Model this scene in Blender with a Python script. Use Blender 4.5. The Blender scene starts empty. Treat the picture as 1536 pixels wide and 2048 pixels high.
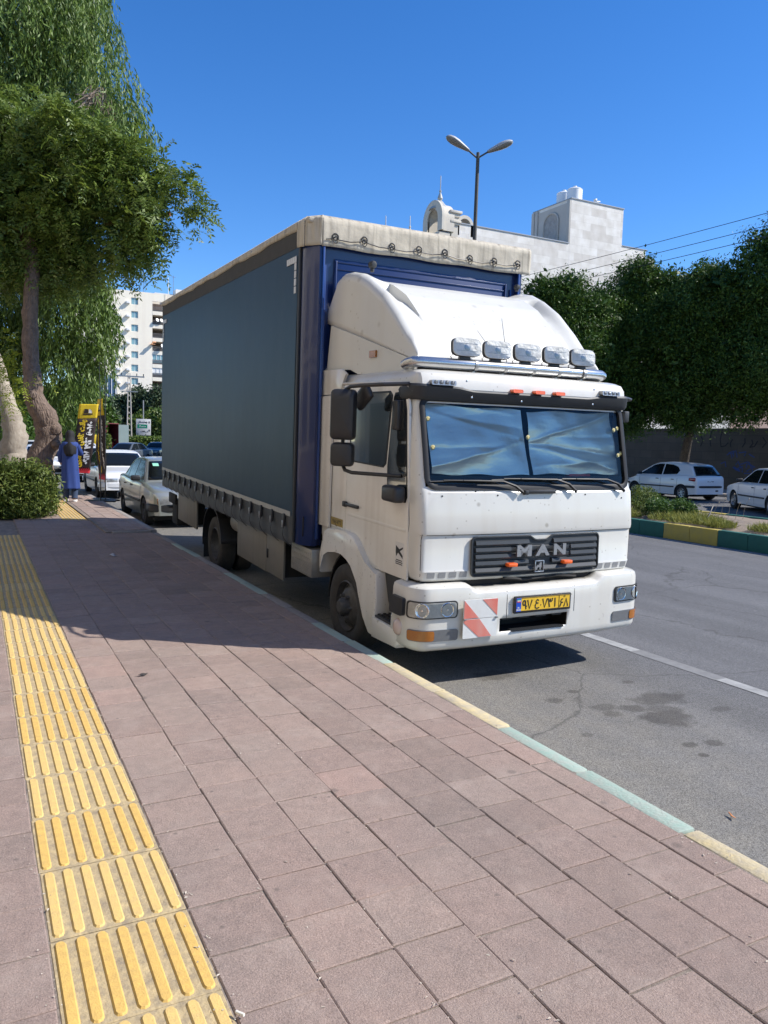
import bpy, bmesh, math, random
import numpy as np
from mathutils import Vector, Matrix
random.seed(7); rng = np.random.default_rng(11)
R = math.radians
S = bpy.context.scene
COL = S.collection
# ------------------------------------------------------------------ camera
cam_d = bpy.data.cameras.new("camera"); cam = bpy.data.objects.new("camera", cam_d); COL.objects.link(cam)
S.camera = cam
RT = Vector((0.88682205, -0.461325, 0.02694244)); UP = Vector((0.01689081, 0.09062344, 0.99574198)); FW = Vector((0.46180228, 0.88259087, -0.08815902))
m = Matrix((RT, UP, -FW)).transposed().to_4x4(); m.translation = Vector((0, 0, 1.617)); cam.matrix_world = m
cam_d.sensor_fit = 'VERTICAL'; cam_d.sensor_height = 36; cam_d.lens = 1568.234 * 36 / 2048
cam_d.clip_start = 0.05; cam_d.clip_end = 3000
# ------------------------------------------------------------------ sky and sun
SUN = Vector((1.0, -0.53, 1.0)).normalized()
w = bpy.data.worlds.new("World"); S.world = w; w.use_nodes = True
nt = w.node_tree; bg = nt.nodes["Background"]
sky = nt.nodes.new("ShaderNodeTexSky"); sky.sky_type = 'NISHITA'; sky.sun_disc = False
sky.sun_elevation = math.asin(SUN.z); sky.sun_rotation = math.atan2(SUN.x, SUN.y)
sky.altitude = 1500; sky.air_density = 1.0; sky.dust_density = 0.15; sky.ozone_density = 3.0
hs = nt.nodes.new('ShaderNodeHueSaturation'); hs.inputs['Saturation'].default_value = 1.30; hs.inputs['Hue'].default_value = .508; nt.links.new(sky.outputs[0], hs.inputs['Color']); nt.links.new(hs.outputs[0], bg.inputs[0]); bg.inputs[1].default_value = 0.148
sd = bpy.data.lights.new("sun", 'SUN'); sd.energy = 4.9; sd.angle = R(0.53); sd.color = (1.0, 0.955, 0.89)
so = bpy.data.objects.new("sun", sd); COL.objects.link(so); so.rotation_euler = SUN.to_track_quat('Z', 'Y').to_euler(); so.location = (20, -10, 30)
S.view_settings.view_transform = 'Standard'; S.view_settings.look = 'None'; S.view_settings.exposure = 0.5; S.view_settings.gamma = 1
S.render.engine = 'CYCLES'
try:
    S.cycles.max_bounces = 7; S.cycles.diffuse_bounces = 3; S.cycles.glossy_bounces = 4; S.cycles.transparent_max_bounces = 8; S.cycles.transmission_bounces = 6
    S.cycles.use_adaptive_sampling = True; S.cycles.adaptive_threshold = 0.015; S.cycles.use_denoising = True
except Exception: pass

# ------------------------------------------------------------------ materials
def M(name, col, rough=0.6, metal=0.0, spec=0.5, coat=0.0, n=None, c2=None, bump=None, streak=None, emit=None, speck=None):
    """n=(scale, contrast) mottles col towards c2; bump=(scale, distance); streak=(scale, amount, colour) vertical streaks"""
    mt = bpy.data.materials.new(name); mt.use_nodes = True
    t = mt.node_tree; b = t.nodes["Principled BSDF"]; N = t.nodes.new; Lk = t.links.new
    b.inputs["Roughness"].default_value = rough; b.inputs["Metallic"].default_value = metal
    b.inputs["Specular IOR Level"].default_value = spec; b.inputs["Coat Weight"].default_value = coat; b.inputs["Coat Roughness"].default_value = 0.08
    b.inputs["Base Color"].default_value = (*col, 1)
    out = None
    tc = N("ShaderNodeTexCoord")
    if n:
        nz = N("ShaderNodeTexNoise"); nz.inputs["Scale"].default_value = n[0]; nz.inputs["Detail"].default_value = 8; nz.inputs["Roughness"].default_value = 0.65
        Lk(tc.outputs["Object"], nz.inputs["Vector"])
        r = N("ShaderNodeValToRGB"); h = 0.5 - 0.5 * n[1]; r.color_ramp.elements[0].position = max(0.02, 0.5 - 0.25 / max(n[1], .3)); r.color_ramp.elements[1].position = min(0.98, 0.5 + 0.25 / max(n[1], .3))
        a = c2 if c2 else tuple(c * (1 - 0.45 * n[1]) for c in col)
        r.color_ramp.elements[0].color = (*a, 1); r.color_ramp.elements[1].color = (*col, 1)
        Lk(nz.outputs["Fac"], r.inputs["Fac"]); out = r.outputs["Color"]
    if streak:
        mp = N("ShaderNodeMapping"); mp.inputs["Scale"].default_value = (streak[0], streak[0], streak[0] * 0.07)
        Lk(tc.outputs["Object"], mp.inputs["Vector"])
        nz2 = N("ShaderNodeTexNoise"); nz2.inputs["Scale"].default_value = 1; nz2.inputs["Detail"].default_value = 6
        Lk(mp.outputs[0], nz2.inputs["Vector"])
        r2 = N("ShaderNodeMapRange"); r2.inputs["From Min"].default_value = 0.48; r2.inputs["From Max"].default_value = 0.8; r2.inputs["To Max"].default_value = streak[1]
        Lk(nz2.outputs["Fac"], r2.inputs["Value"])
        mx = N("ShaderNodeMix"); mx.data_type = 'RGBA'; mx.inputs["B"].default_value = (*streak[2], 1)
        if out: Lk(out, mx.inputs["A"])
        else: mx.inputs["A"].default_value = (*col, 1)
        Lk(r2.outputs[0], mx.inputs["Factor"]); out = mx.outputs["Result"]
    if speck:
        for sc, th in ((speck[0], .80), (speck[0] * .38, .84)):
            vz = N("ShaderNodeTexVoronoi"); vz.inputs["Scale"].default_value = sc; Lk(tc.outputs["Object"], vz.inputs["Vector"])
            sp = N("ShaderNodeSeparateColor"); Lk(vz.outputs["Color"], sp.inputs[0])
            a1 = N("ShaderNodeMath"); a1.operation = 'GREATER_THAN'; a1.inputs[1].default_value = th; Lk(sp.outputs[0], a1.inputs[0])
            a2 = N("ShaderNodeMapRange"); a2.inputs["From Min"].default_value = .10; a2.inputs["From Max"].default_value = .22; a2.inputs["To Min"].default_value = speck[1]; a2.inputs["To Max"].default_value = 0; Lk(vz.outputs["Distance"], a2.inputs["Value"])
            a3 = N("ShaderNodeMath"); a3.operation = 'MULTIPLY'; Lk(a1.outputs[0], a3.inputs[0]); Lk(a2.outputs[0], a3.inputs[1])
            mx = N("ShaderNodeMix"); mx.data_type = 'RGBA'; mx.inputs["B"].default_value = (*speck[2], 1); Lk(a3.outputs[0], mx.inputs["Factor"])
            if out: Lk(out, mx.inputs["A"])
            else: mx.inputs["A"].default_value = (*col, 1)
            out = mx.outputs["Result"]
    if out: Lk(out, b.inputs["Base Color"])
    if bump:
        nb = N("ShaderNodeTexNoise"); nb.inputs["Scale"].default_value = bump[0]; nb.inputs["Detail"].default_value = 5
        Lk(tc.outputs["Object"], nb.inputs["Vector"])
        bp = N("ShaderNodeBump"); bp.inputs["Distance"].default_value = bump[1]; bp.inputs["Strength"].default_value = 1
        Lk(nb.outputs["Fac"], bp.inputs["Height"]); Lk(bp.outputs[0], b.inputs["Normal"])
    if emit:
        b.inputs["Emission Color"].default_value = (*emit[0], 1); b.inputs["Emission Strength"].default_value = emit[1]
    return mt

def glass_mat(name, tint=(0.9, 0.95, 0.95), rough=0.0, ior=1.5, clear=0.93):
    mt = bpy.data.materials.new(name); mt.use_nodes = True; t = mt.node_tree; t.nodes.clear(); N = t.nodes.new; Lk = t.links.new
    o = N("ShaderNodeOutputMaterial"); mx = N("ShaderNodeMixShader"); tr = N("ShaderNodeBsdfTransparent"); gl = N("ShaderNodeBsdfGlossy"); fr = N("ShaderNodeFresnel")
    tr.inputs[0].default_value = (*tint, 1); gl.inputs["Roughness"].default_value = rough; fr.inputs[0].default_value = ior
    Lk(fr.outputs[0], mx.inputs[0]); Lk(tr.outputs[0], mx.inputs[1]); Lk(gl.outputs[0], mx.inputs[2]); Lk(mx.outputs[0], o.inputs[0])
    return mt

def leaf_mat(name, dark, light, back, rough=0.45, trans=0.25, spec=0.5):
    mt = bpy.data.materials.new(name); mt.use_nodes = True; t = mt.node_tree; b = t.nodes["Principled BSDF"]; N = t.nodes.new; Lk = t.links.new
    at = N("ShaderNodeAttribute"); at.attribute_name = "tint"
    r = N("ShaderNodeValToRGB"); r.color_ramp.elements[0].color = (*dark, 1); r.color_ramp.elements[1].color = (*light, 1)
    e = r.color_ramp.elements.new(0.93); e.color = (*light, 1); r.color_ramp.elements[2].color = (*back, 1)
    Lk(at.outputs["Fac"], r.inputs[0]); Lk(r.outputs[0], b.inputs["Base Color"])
    b.inputs["Roughness"].default_value = rough; b.inputs["Specular IOR Level"].default_value = spec
    o = [q for q in t.nodes if q.type == 'OUTPUT_MATERIAL'][0]
    tl = N("ShaderNodeBsdfTranslucent"); Lk(r.outputs[0], tl.inputs[0]); mx = N("ShaderNodeMixShader"); mx.inputs[0].default_value = trans
    Lk(b.outputs[0], mx.inputs[1]); Lk(tl.outputs[0], mx.inputs[2]); Lk(mx.outputs[0], o.inputs[0])
    return mt

# ------------------------------------------------------------------ objects
def tag(o, label=None, cat=None, group=None, kind=None):
    if label: o["label"] = label
    if cat: o["category"] = cat
    if group: o["group"] = group
    if kind: o["kind"] = kind
    return o
def empty(name, loc=(0, 0, 0), rot=(0, 0, 0), label=None, cat=None, group=None):
    o = bpy.data.objects.new(name, None); COL.objects.link(o); o.location = loc; o.rotation_euler = rot
    return tag(o, label, cat, group)
def copy_tree(o, parent=None):
    c = o.copy(); COL.objects.link(c); c.parent = parent
    for ch in list(o.children): copy_tree(ch, c)
    return c

class MB:
    def __init__(s, xf=None): s.bm = bmesh.new(); s.xf = xf; s.mi = 0
    def _new(s, vs): return [s.bm.verts.new(v) for v in vs]
    def face(s, vs):
        try:
            f = s.bm.faces.new(vs); f.material_index = s.mi; return f
        except ValueError: return None
    def poly(s, pts): return s.face(s._new(pts))
    def box(s, x0, x1, y0, y1, z0, z1, bev=0, mat=None, seg=2):
        vs = s._new([(x, y, z) for x in (x0, x1) for y in (y0, y1) for z in (z0, z1)])
        fs = [s.face([vs[i] for i in q]) for q in ((0, 1, 3, 2), (4, 6, 7, 5), (0, 4, 5, 1), (2, 3, 7, 6), (0, 2, 6, 4), (1, 5, 7, 3))]
        if bev:
            es = list({e for f in fs for e in f.edges}); r = bmesh.ops.bevel(s.bm, geom=es, offset=bev, segments=seg, affect='EDGES', profile=.5)
            for f in r['faces']: f.material_index = s.mi
            vs = list({v for f in r['faces'] for v in f.verts} | {v for v in vs if v.is_valid})
        if mat is not None: bmesh.ops.transform(s.bm, matrix=mat, verts=vs)
        return vs
    def prism(s, pts, d0, d1, axis='x', bev=0, mat=None):
        """pts: 2-D polygon; axis x: (y,z), y: (x,z), z: (x,y)"""
        f3 = {'x': lambda p, d: (d, p[0], p[1]), 'y': lambda p, d: (p[0], d, p[1]), 'z': lambda p, d: (p[0], p[1], d)}[axis]
        a = s._new([f3(p, d0) for p in pts]); b = s._new([f3(p, d1) for p in pts]); n = len(pts)
        fs = [s.face(a), s.face(b[::-1])] + [s.face([a[i], b[i], b[(i + 1) % n], a[(i + 1) % n]]) for i in range(n)]
        vs = a + b
        if bev:
            es = [e for f in fs[:2] if f for e in f.edges]; r = bmesh.ops.bevel(s.bm, geom=list(set(es)), offset=bev, segments=2, affect='EDGES', profile=.5)
            for f in r['faces']: f.material_index = s.mi
            vs = list({v for f in r['faces'] for v in f.verts} | {v for v in vs if v.is_valid})
        if mat is not None: bmesh.ops.transform(s.bm, matrix=mat, verts=vs)
        return vs
    def tube(s, pts, r, n=10, cap=True, closed=False):
        pts = [Vector(p) for p in pts]; rs = r if isinstance(r, (list, tuple)) else [r] * len(pts)
        rings = []; up = None
        for i, p in enumerate(pts):
            a = pts[i - 1] if (i or closed) else pts[0]; b = pts[(i + 1) % len(pts)] if (i < len(pts) - 1 or closed) else pts[-1]
            t = (b - a).normalized()
            if up is None: up = Vector((0, 0, 1)) if abs(t.z) < .9 else Vector((0, 1, 0))
            e = t.cross(up).normalized(); up = e.cross(t).normalized()
            rings.append(s._new([p + (e * math.cos(q) + up * math.sin(q)) * rs[i] for q in [2 * math.pi * k / n for k in range(n)]]))
        m = len(rings)
        for i in range(m if closed else m - 1):
            A, B = rings[i], rings[(i + 1) % m]
            for k in range(n): s.face([A[k], A[(k + 1) % n], B[(k + 1) % n], B[k]])
        if cap and not closed: s.face(rings[0][::-1]); s.face(rings[-1])
        return rings
    def lathe(s, prof, axis='z', c=(0, 0, 0), n=24, mat=None, arc=1.0):
        """prof: (radius, height) list"""
        c = Vector(c); rings = []
        k_ = n if arc >= 1 else n + 1
        for k in range(k_):
            q = 2 * math.pi * arc * k / n; ca, sa = math.cos(q), math.sin(q)
            pts = []
            for r, h in prof:
                v = {'z': Vector((r * ca, r * sa, h)), 'x': Vector((h, r * ca, r * sa)), 'y': Vector((r * ca, h, r * sa))}[axis]
                v = c + v
                pts.append(mat @ v if mat is not None else v)
            rings.append(s._new(pts))
        for k in range(n):
            A, B = rings[k], rings[(k + 1) % k_]
            for i in range(len(prof) - 1): s.face([A[i], B[i], B[i + 1], A[i + 1]])
        return rings
    def grid(s, pts):
        """pts[i][j] 3-D"""
        V = [s._new(row) for row in pts]
        for i in range(len(V) - 1):
            for j in range(len(V[0]) - 1): s.face([V[i][j], V[i + 1][j], V[i + 1][j + 1], V[i][j + 1]])
        return V
    def mirror(s, cx):
        """duplicate mirrored about x=cx"""
        g = s.bm.verts[:] + s.bm.edges[:] + s.bm.faces[:]
        r = bmesh.ops.duplicate(s.bm, geom=g); vs = [e for e in r['geom'] if isinstance(e, bmesh.types.BMVert)]
        for v in vs: v.co.x = 2 * cx - v.co.x
    def build(s, name, mats, parent=None, smooth=True, ang=35, weld=True, fixn=True, solid=0, split=False):
        bm = s.bm
        if split:
            bm.verts.index_update(); bm.verts.ensure_lookup_table(); seen = set(); out = []
            for v in bm.verts:
                if v.index in seen: continue
                st = [v]; isl = []; seen.add(v.index)
                while st:
                    q = st.pop(); isl.append(q)
                    for e in q.link_edges:
                        w = e.other_vert(q)
                        if w.index not in seen: seen.add(w.index); st.append(w)
                g = MB(s.xf); mp = {q.index: g.bm.verts.new(q.co) for q in isl}
                for f in {f for q in isl for f in q.link_faces}:
                    try: nf = g.bm.faces.new([mp[q.index] for q in f.verts]); nf.material_index = f.material_index
                    except ValueError: pass
                out.append(g.build(name, mats, parent, smooth, ang, weld, fixn, solid))
            bm.free(); return out[0]
        if weld: bmesh.ops.remove_doubles(bm, verts=bm.verts[:], dist=1e-5)
        if s.xf is not None: bmesh.ops.transform(bm, matrix=s.xf, verts=bm.verts[:])
        if fixn: bmesh.ops.recalc_face_normals(bm, faces=bm.faces[:])
        me = bpy.data.meshes.new(name); bm.to_mesh(me); bm.free()
        for q in (mats if isinstance(mats, (list, tuple)) else [mats]): me.materials.append(q)
        if smooth:
            me.polygons.foreach_set("use_smooth", [True] * len(me.polygons)); me.set_sharp_from_angle(angle=R(ang))
        o = bpy.data.objects.new(name, me); COL.objects.link(o)
        if parent: o.parent = parent
        if solid:
            md = o.modifiers.new("thick", 'SOLIDIFY'); md.thickness = solid; md.offset = -1
        return o

def quads_obj(name, V, mat, parent=None, tint=None, smooth=False):
    """V: (N,4,3) array of quads"""
    n = len(V); me = bpy.data.meshes.new(name)
    me.vertices.add(n * 4); me.vertices.foreach_set("co", V.reshape(-1).astype(np.float32))
    me.loops.add(n * 4); me.loops.foreach_set("vertex_index", np.arange(n * 4, dtype=np.int32))
    me.polygons.add(n); me.polygons.foreach_set("loop_start", np.arange(0, n * 4, 4, dtype=np.int32)); me.polygons.foreach_set("loop_total", np.full(n, 4, dtype=np.int32))
    if tint is not None:
        a = me.attributes.new("tint", 'FLOAT', 'POINT'); a.data.foreach_set("value", np.repeat(tint, 4).astype(np.float32))
    me.update(); me.materials.append(mat)
    o = bpy.data.objects.new(name, me); COL.objects.link(o)
    if parent: o.parent = parent
    return o

def text_obj(name, body, size, mat, parent=None, loc=(0, 0, 0), rot=(0, 0, 0), ext=0.002, wx=None, bold=0, align='CENTER', mtx=None):
    c = bpy.data.curves.new(name, 'FONT'); c.body = body; c.size = size; c.extrude = ext; c.align_x = align; c.align_y = 'CENTER'; c.offset = bold
    c.resolution_u = 3
    o = bpy.data.objects.new(name, c); COL.objects.link(o)
    dg = bpy.context.evaluated_depsgraph_get(); me = bpy.data.meshes.new_from_object(o.evaluated_get(dg)); bpy.data.objects.remove(o); bpy.data.curves.remove(c)
    if wx and len(me.vertices):
        xs = [v.co.x for v in me.vertices]; cur = max(xs) - min(xs)
        if cur > 0:
            k = wx / cur
            for v in me.vertices: v.co.x *= k
    me.materials.clear(); me.materials.append(mat); me.name = name
    o = bpy.data.objects.new(name, me); COL.objects.link(o)
    if parent: o.parent = parent
    if mtx is not None: o.matrix_local = mtx
    else: o.location = loc; o.rotation_euler = rot
    return o

def lerp(a, b, t): return a + (b - a) * t
def interp(tab, x): 
    xs = [q[0] for q in tab]
    return [float(np.interp(x, xs, [q[k] for q in tab])) for k in range(1, len(tab[0]))]
def rrect(x0, x1, z0, z1, r, n=4):
    p = []
    for cx, cz, a in ((x1 - r, z1 - r, 0), (x0 + r, z1 - r, 90), (x0 + r, z0 + r, 180), (x1 - r, z0 + r, 270)):
        for k in range(n + 1):
            q = R(a + 90 * k / n); p.append((cx + r * math.cos(q), cz + r * math.sin(q)))
    return p
# ================================================================== GROUND
def asphalt(name, base, warm):
    mt = bpy.data.materials.new(name); mt.use_nodes = True; t = mt.node_tree; b = t.nodes["Principled BSDF"]; N = t.nodes.new; Lk = t.links.new
    tc = N("ShaderNodeTexCoord")
    def noise(sc, det=6, rough=.6):
        q = N("ShaderNodeTexNoise"); q.inputs["Scale"].default_value = sc; q.inputs["Detail"].default_value = det; q.inputs["Roughness"].default_value = rough; Lk(tc.outputs["Object"], q.inputs["Vector"]); return q
    def ramp(src, p0, p1, c0, c1):
        r = N("ShaderNodeValToRGB"); r.color_ramp.elements[0].position = p0; r.color_ramp.elements[1].position = p1; r.color_ramp.elements[0].color = (*c0, 1); r.color_ramp.elements[1].color = (*c1, 1); Lk(src, r.inputs[0]); return r
    def mix(f, a, bb, mode='MIX'):
        q = N("ShaderNodeMix"); q.data_type = 'RGBA'; q.blend_type = mode
        (Lk(f, q.inputs["Factor"]) if not isinstance(f, float) else setattr(q.inputs["Factor"], "default_value", f)); Lk(a, q.inputs["A"])
        if isinstance(bb, tuple): q.inputs["B"].default_value = (*bb, 1)
        else: Lk(bb, q.inputs["B"])
        return q.outputs["Result"]
    big = noise(0.5, 4); mid = noise(6, 6); fine = noise(120, 3, .8)
    c = ramp(big.outputs["Fac"], .35, .65, base, tuple(q * 1.12 for q in base)).outputs[0]
    # dusty gutter near the kerb
    sx = N("ShaderNodeSeparateXYZ"); Lk(tc.outputs["Object"], sx.inputs[0])
    dm = N("ShaderNodeMapRange"); dm.inputs["From Min"].default_value = 2.7; dm.inputs["From Max"].default_value = 5.6; dm.inputs["To Min"].default_value = 0.95; dm.inputs["To Max"].default_value = 0.0; Lk(sx.outputs["X"], dm.inputs["Value"])
    d2 = N("ShaderNodeMath"); d2.operation = 'MULTIPLY'; Lk(dm.outputs[0], d2.inputs[0])
    d3 = ramp(mid.outputs["Fac"], .3, .65, (.55,) * 3, (1,) * 3); Lk(d3.outputs[0], d2.inputs[1])
    c = mix(d2.outputs[0], c, warm)
    fr = ramp(fine.outputs["Fac"], .38, .62, (.55,) * 3, (1.45,) * 3)
    c = mix(1.0, c, fr.outputs[0], 'MULTIPLY')
    vz = N("ShaderNodeTexVoronoi"); vz.inputs["Scale"].default_value = 55; Lk(tc.outputs["Object"], vz.inputs["Vector"])
    vr = ramp(vz.outputs["Color"], .86, .95, (0, 0, 0), (.4,) * 3)
    c = mix(vr.outputs[0], c, (.26, .25, .23))
    # oil stains: each a soft disc with a ragged rim
    st = None
    wob = noise(7, 4)
    for X, Y, rx, ry, dk in STAINS:
        mp = N("ShaderNodeMapping"); mp.vector_type = 'POINT'; mp.inputs["Location"].default_value = (-X / rx, -Y / ry, 0); mp.inputs["Scale"].default_value = (1 / rx, 1 / ry, 0)
        Lk(tc.outputs["Object"], mp.inputs["Vector"])
        ln = N("ShaderNodeVectorMath"); ln.operation = 'LENGTH'; Lk(mp.outputs[0], ln.inputs[0])
        ad = N("ShaderNodeMath"); ad.operation = 'MULTIPLY_ADD'; ad.inputs[1].default_value = 1.7; Lk(wob.outputs["Fac"], ad.inputs[0]); Lk(ln.outputs["Value"], ad.inputs[2])
        mr = N("ShaderNodeMapRange"); mr.inputs["From Min"].default_value = 1.55; mr.inputs["From Max"].default_value = 2.0; mr.inputs["To Min"].default_value = dk; mr.inputs["To Max"].default_value = 0; Lk(ad.outputs[0], mr.inputs["Value"])
        if st is None: st = mr.outputs[0]
        else:
            mm = N("ShaderNodeMath"); mm.operation = 'MAXIMUM'; Lk(st, mm.inputs[0]); Lk(mr.outputs[0], mm.inputs[1]); st = mm.outputs[0]
    if st is not None: c = mix(st, c, (.035, .03, .025))
    # hairline cracks
    wn = noise(1.1, 5); wm = N("ShaderNodeMix"); wm.data_type = 'RGBA'; wm.inputs["Factor"].default_value = .35; Lk(tc.outputs["Object"], wm.inputs["A"]); Lk(wn.outputs["Color"], wm.inputs["B"])
    vc = N("ShaderNodeTexVoronoi"); vc.feature = 'DISTANCE_TO_EDGE'; vc.inputs["Scale"].default_value = .55; Lk(wm.outputs["Result"], vc.inputs["Vector"])
    cr = N("ShaderNodeMapRange"); cr.inputs["From Min"].default_value = .0; cr.inputs["From Max"].default_value = .006; cr.inputs["To Min"].default_value = .6; cr.inputs["To Max"].default_value = 0; Lk(vc.outputs["Distance"], cr.inputs["Value"])
    c = mix(cr.outputs[0], c, (.05, .048, .045))
    # patches polished by tyres
    mpt = N("ShaderNodeMapping"); mpt.inputs["Scale"].default_value = (1.3, .09, 1); Lk(tc.outputs["Object"], mpt.inputs[0]); tn = N("ShaderNodeTexNoise"); tn.inputs["Scale"].default_value = 1.4; tn.inputs["Detail"].default_value = 5; Lk(mpt.outputs[0], tn.inputs[0])
    tr_ = ramp(tn.outputs["Fac"], .35, .65, (.86,) * 3, (1.12,) * 3); c = mix(1.0, c, tr_.outputs[0], 'MULTIPLY')
    Lk(c, b.inputs["Base Color"]); b.inputs["Roughness"].default_value = .85; b.inputs["Specular IOR Level"].default_value = .35
    bp = N("ShaderNodeBump"); bp.inputs["Distance"].default_value = .006; bp.inputs["Strength"].default_value = .8; Lk(fine.outputs["Fac"], bp.inputs["Height"])
    Lk(bp.outputs[0], b.inputs["Normal"])
    return mt
STAINS = [(4.34, 3.86, .20, .17, .6), (4.60, 4.20, .24, .15, .55), (4.44, 4.0, .16, .14, .45), (4.26, 4.11, .12, .09, .5), (4.07, 4.22, .11, .07, .4), (4.03, 4.08, .08, .06, .4), (3.84, 4.49, .10, .06, .5), (3.57, 3.84, .05, .04, .4), (4.08, 3.43, .06, .04, .55), (4.26, 3.39, .08, .05, .5), (4.02, 3.28, .04, .03, .6), (4.12, 4.6, .05, .04, .5), (4.86, 3.84, .1, .05, .4), (4.45, 3.0, .06, .04, .5), (3.8, 5.2, .2, .12, .5), (4.5, 2.6, .05, .04, .5), (4.72, 4.62, .06, .04, .5)]
m_road = asphalt("asphalt", (.118, .118, .120), (.205, .188, .155))
RZ = -0.28
g = MB(); g.poly([(2.70, -400, RZ), (1500, -400, RZ), (1500, 1500, RZ), (2.70, 1500, RZ)]); g.poly([(-900, 21.9, RZ), (2.70, 21.9, RZ), (2.70, 1500, RZ), (-900, 1500, RZ)])
road = tag(g.build("road", m_road, smooth=False, weld=False), kind='structure')
m_earth = M("dry_earth", (.30, .235, .175), .95, n=(3, .8), c2=(.19, .15, .11), bump=(30, .02))
g = MB(); g.poly([(-60, -60, -.03), (2.68, -60, -.03), (2.68, 21.95, -.03), (-60, 21.95, -.03)]); g.poly([(-60, 21.95, -.03), (1.95, 21.95, -.03), (1.75, 33, -.03), (-60, 33, -.03)])
tag(g.build("ground", m_earth, smooth=False), kind='structure')

# pavers, each a bevelled slab with its own tint
def paver_mat():
    mt = bpy.data.materials.new("paver_concrete"); mt.use_nodes = True; t = mt.node_tree; b = t.nodes["Principled BSDF"]; N = t.nodes.new; Lk = t.links.new
    at = N("ShaderNodeAttribute"); at.attribute_name = "tint"; tc = N("ShaderNodeTexCoord")
    r = N("ShaderNodeValToRGB"); r.color_ramp.elements[0].color = (.245, .188, .156, 1); r.color_ramp.elements[1].color = (.345, .244, .200, 1)
    for p, c in ((.45, (.290, .216, .180)), (.8, (.315, .240, .198))): e = r.color_ramp.elements.new(p); e.color = (*c, 1)
    Lk(at.outputs["Fac"], r.inputs[0]); c = r.outputs[0]
    def nz(sc, lo, hi, c0, c1, det=8, ro=.7):
        q = N("ShaderNodeTexNoise"); q.inputs["Scale"].default_value = sc; q.inputs["Detail"].default_value = det; q.inputs["Roughness"].default_value = ro; Lk(tc.outputs["Object"], q.inputs[0])
        k = N("ShaderNodeValToRGB"); k.color_ramp.elements[0].position = lo; k.color_ramp.elements[1].position = hi; k.color_ramp.elements[0].color = (*c0, 1); k.color_ramp.elements[1].color = (*c1, 1); Lk(q.outputs["Fac"], k.inputs[0]); return q, k
    for sc, lo, hi, c0, c1 in ((1.3, .3, .7, (.9, .93, .95), (1.1, 1.06, 1.05)), (14, .3, .7, (.86, .87, .88), (1.12, 1.12, 1.12)), (150, .33, .67, (.7, .7, .7), (1.28, 1.28, 1.28))):
        q, k = nz(sc, lo, hi, c0, c1); mx = N("ShaderNodeMix"); mx.data_type = 'RGBA'; mx.blend_type = 'MULTIPLY'; mx.inputs["Factor"].default_value = 1; Lk(c, mx.inputs["A"]); Lk(k.outputs[0], mx.inputs["B"]); c = mx.outputs["Result"]
    # pale dust patches
    q, k = nz(3.2, .52, .75, (0, 0, 0), (.5, .5, .5)); mx = N("ShaderNodeMix"); mx.data_type = 'RGBA'; Lk(k.outputs[0], mx.inputs["Factor"]); Lk(c, mx.inputs["A"]); mx.inputs["B"].default_value = (.40, .325, .275, 1); c = mx.outputs["Result"]
    for sc, th, rad, dk in ((5.5, .86, .16, .55), (17, .90, .2, .6)):
        vo = N("ShaderNodeTexVoronoi"); vo.inputs["Scale"].default_value = sc; Lk(tc.outputs["Object"], vo.inputs["Vector"]); sc_ = N("ShaderNodeSeparateColor"); Lk(vo.outputs["Color"], sc_.inputs[0])
        g1 = N("ShaderNodeMath"); g1.operation = 'GREATER_THAN'; g1.inputs[1].default_value = th; Lk(sc_.outputs[0], g1.inputs[0])
        g2 = N("ShaderNodeMapRange"); g2.inputs["From Min"].default_value = rad * .5; g2.inputs["From Max"].default_value = rad; g2.inputs["To Min"].default_value = dk; g2.inputs["To Max"].default_value = 0; Lk(vo.outputs["Distance"], g2.inputs["Value"])
        g3 = N("ShaderNodeMath"); g3.operation = 'MULTIPLY'; Lk(g1.outputs[0], g3.inputs[0]); Lk(g2.outputs[0], g3.inputs[1])
        mx = N("ShaderNodeMix"); mx.data_type = 'RGBA'; Lk(g3.outputs[0], mx.inputs["Factor"]); Lk(c, mx.inputs["A"]); mx.inputs["B"].default_value = (.13, .105, .09, 1); c = mx.outputs["Result"]
    Lk(c, b.inputs["Base Color"]); b.inputs["Roughness"].default_value = .9; b.inputs["Specular IOR Level"].default_value = .3
    q1, _ = nz(180, .3, .7, (0,) * 3, (1,) * 3, 4); q2, _ = nz(25, .3, .7, (0,) * 3, (1,) * 3, 5)
    ad = N("ShaderNodeMath"); ad.operation = 'MULTIPLY_ADD'; ad.inputs[1].default_value = 1.3; Lk(q2.outputs["Fac"], ad.inputs[0]); Lk(q1.outputs["Fac"], ad.inputs[2])
    bp = N("ShaderNodeBump"); bp.inputs["Distance"].default_value = .0045; bp.inputs["Strength"].default_value = .9; Lk(ad.outputs[0], bp.inputs["Height"]); Lk(bp.outputs[0], b.inputs["Normal"])
    return mt
m_pav = paver_mat()
m_joint = M("sand_joint", (.33, .27, .22), .95, n=(9, 1.0), c2=(.10, .085, .07), bump=(90, .006))
V = []; T = []
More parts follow.
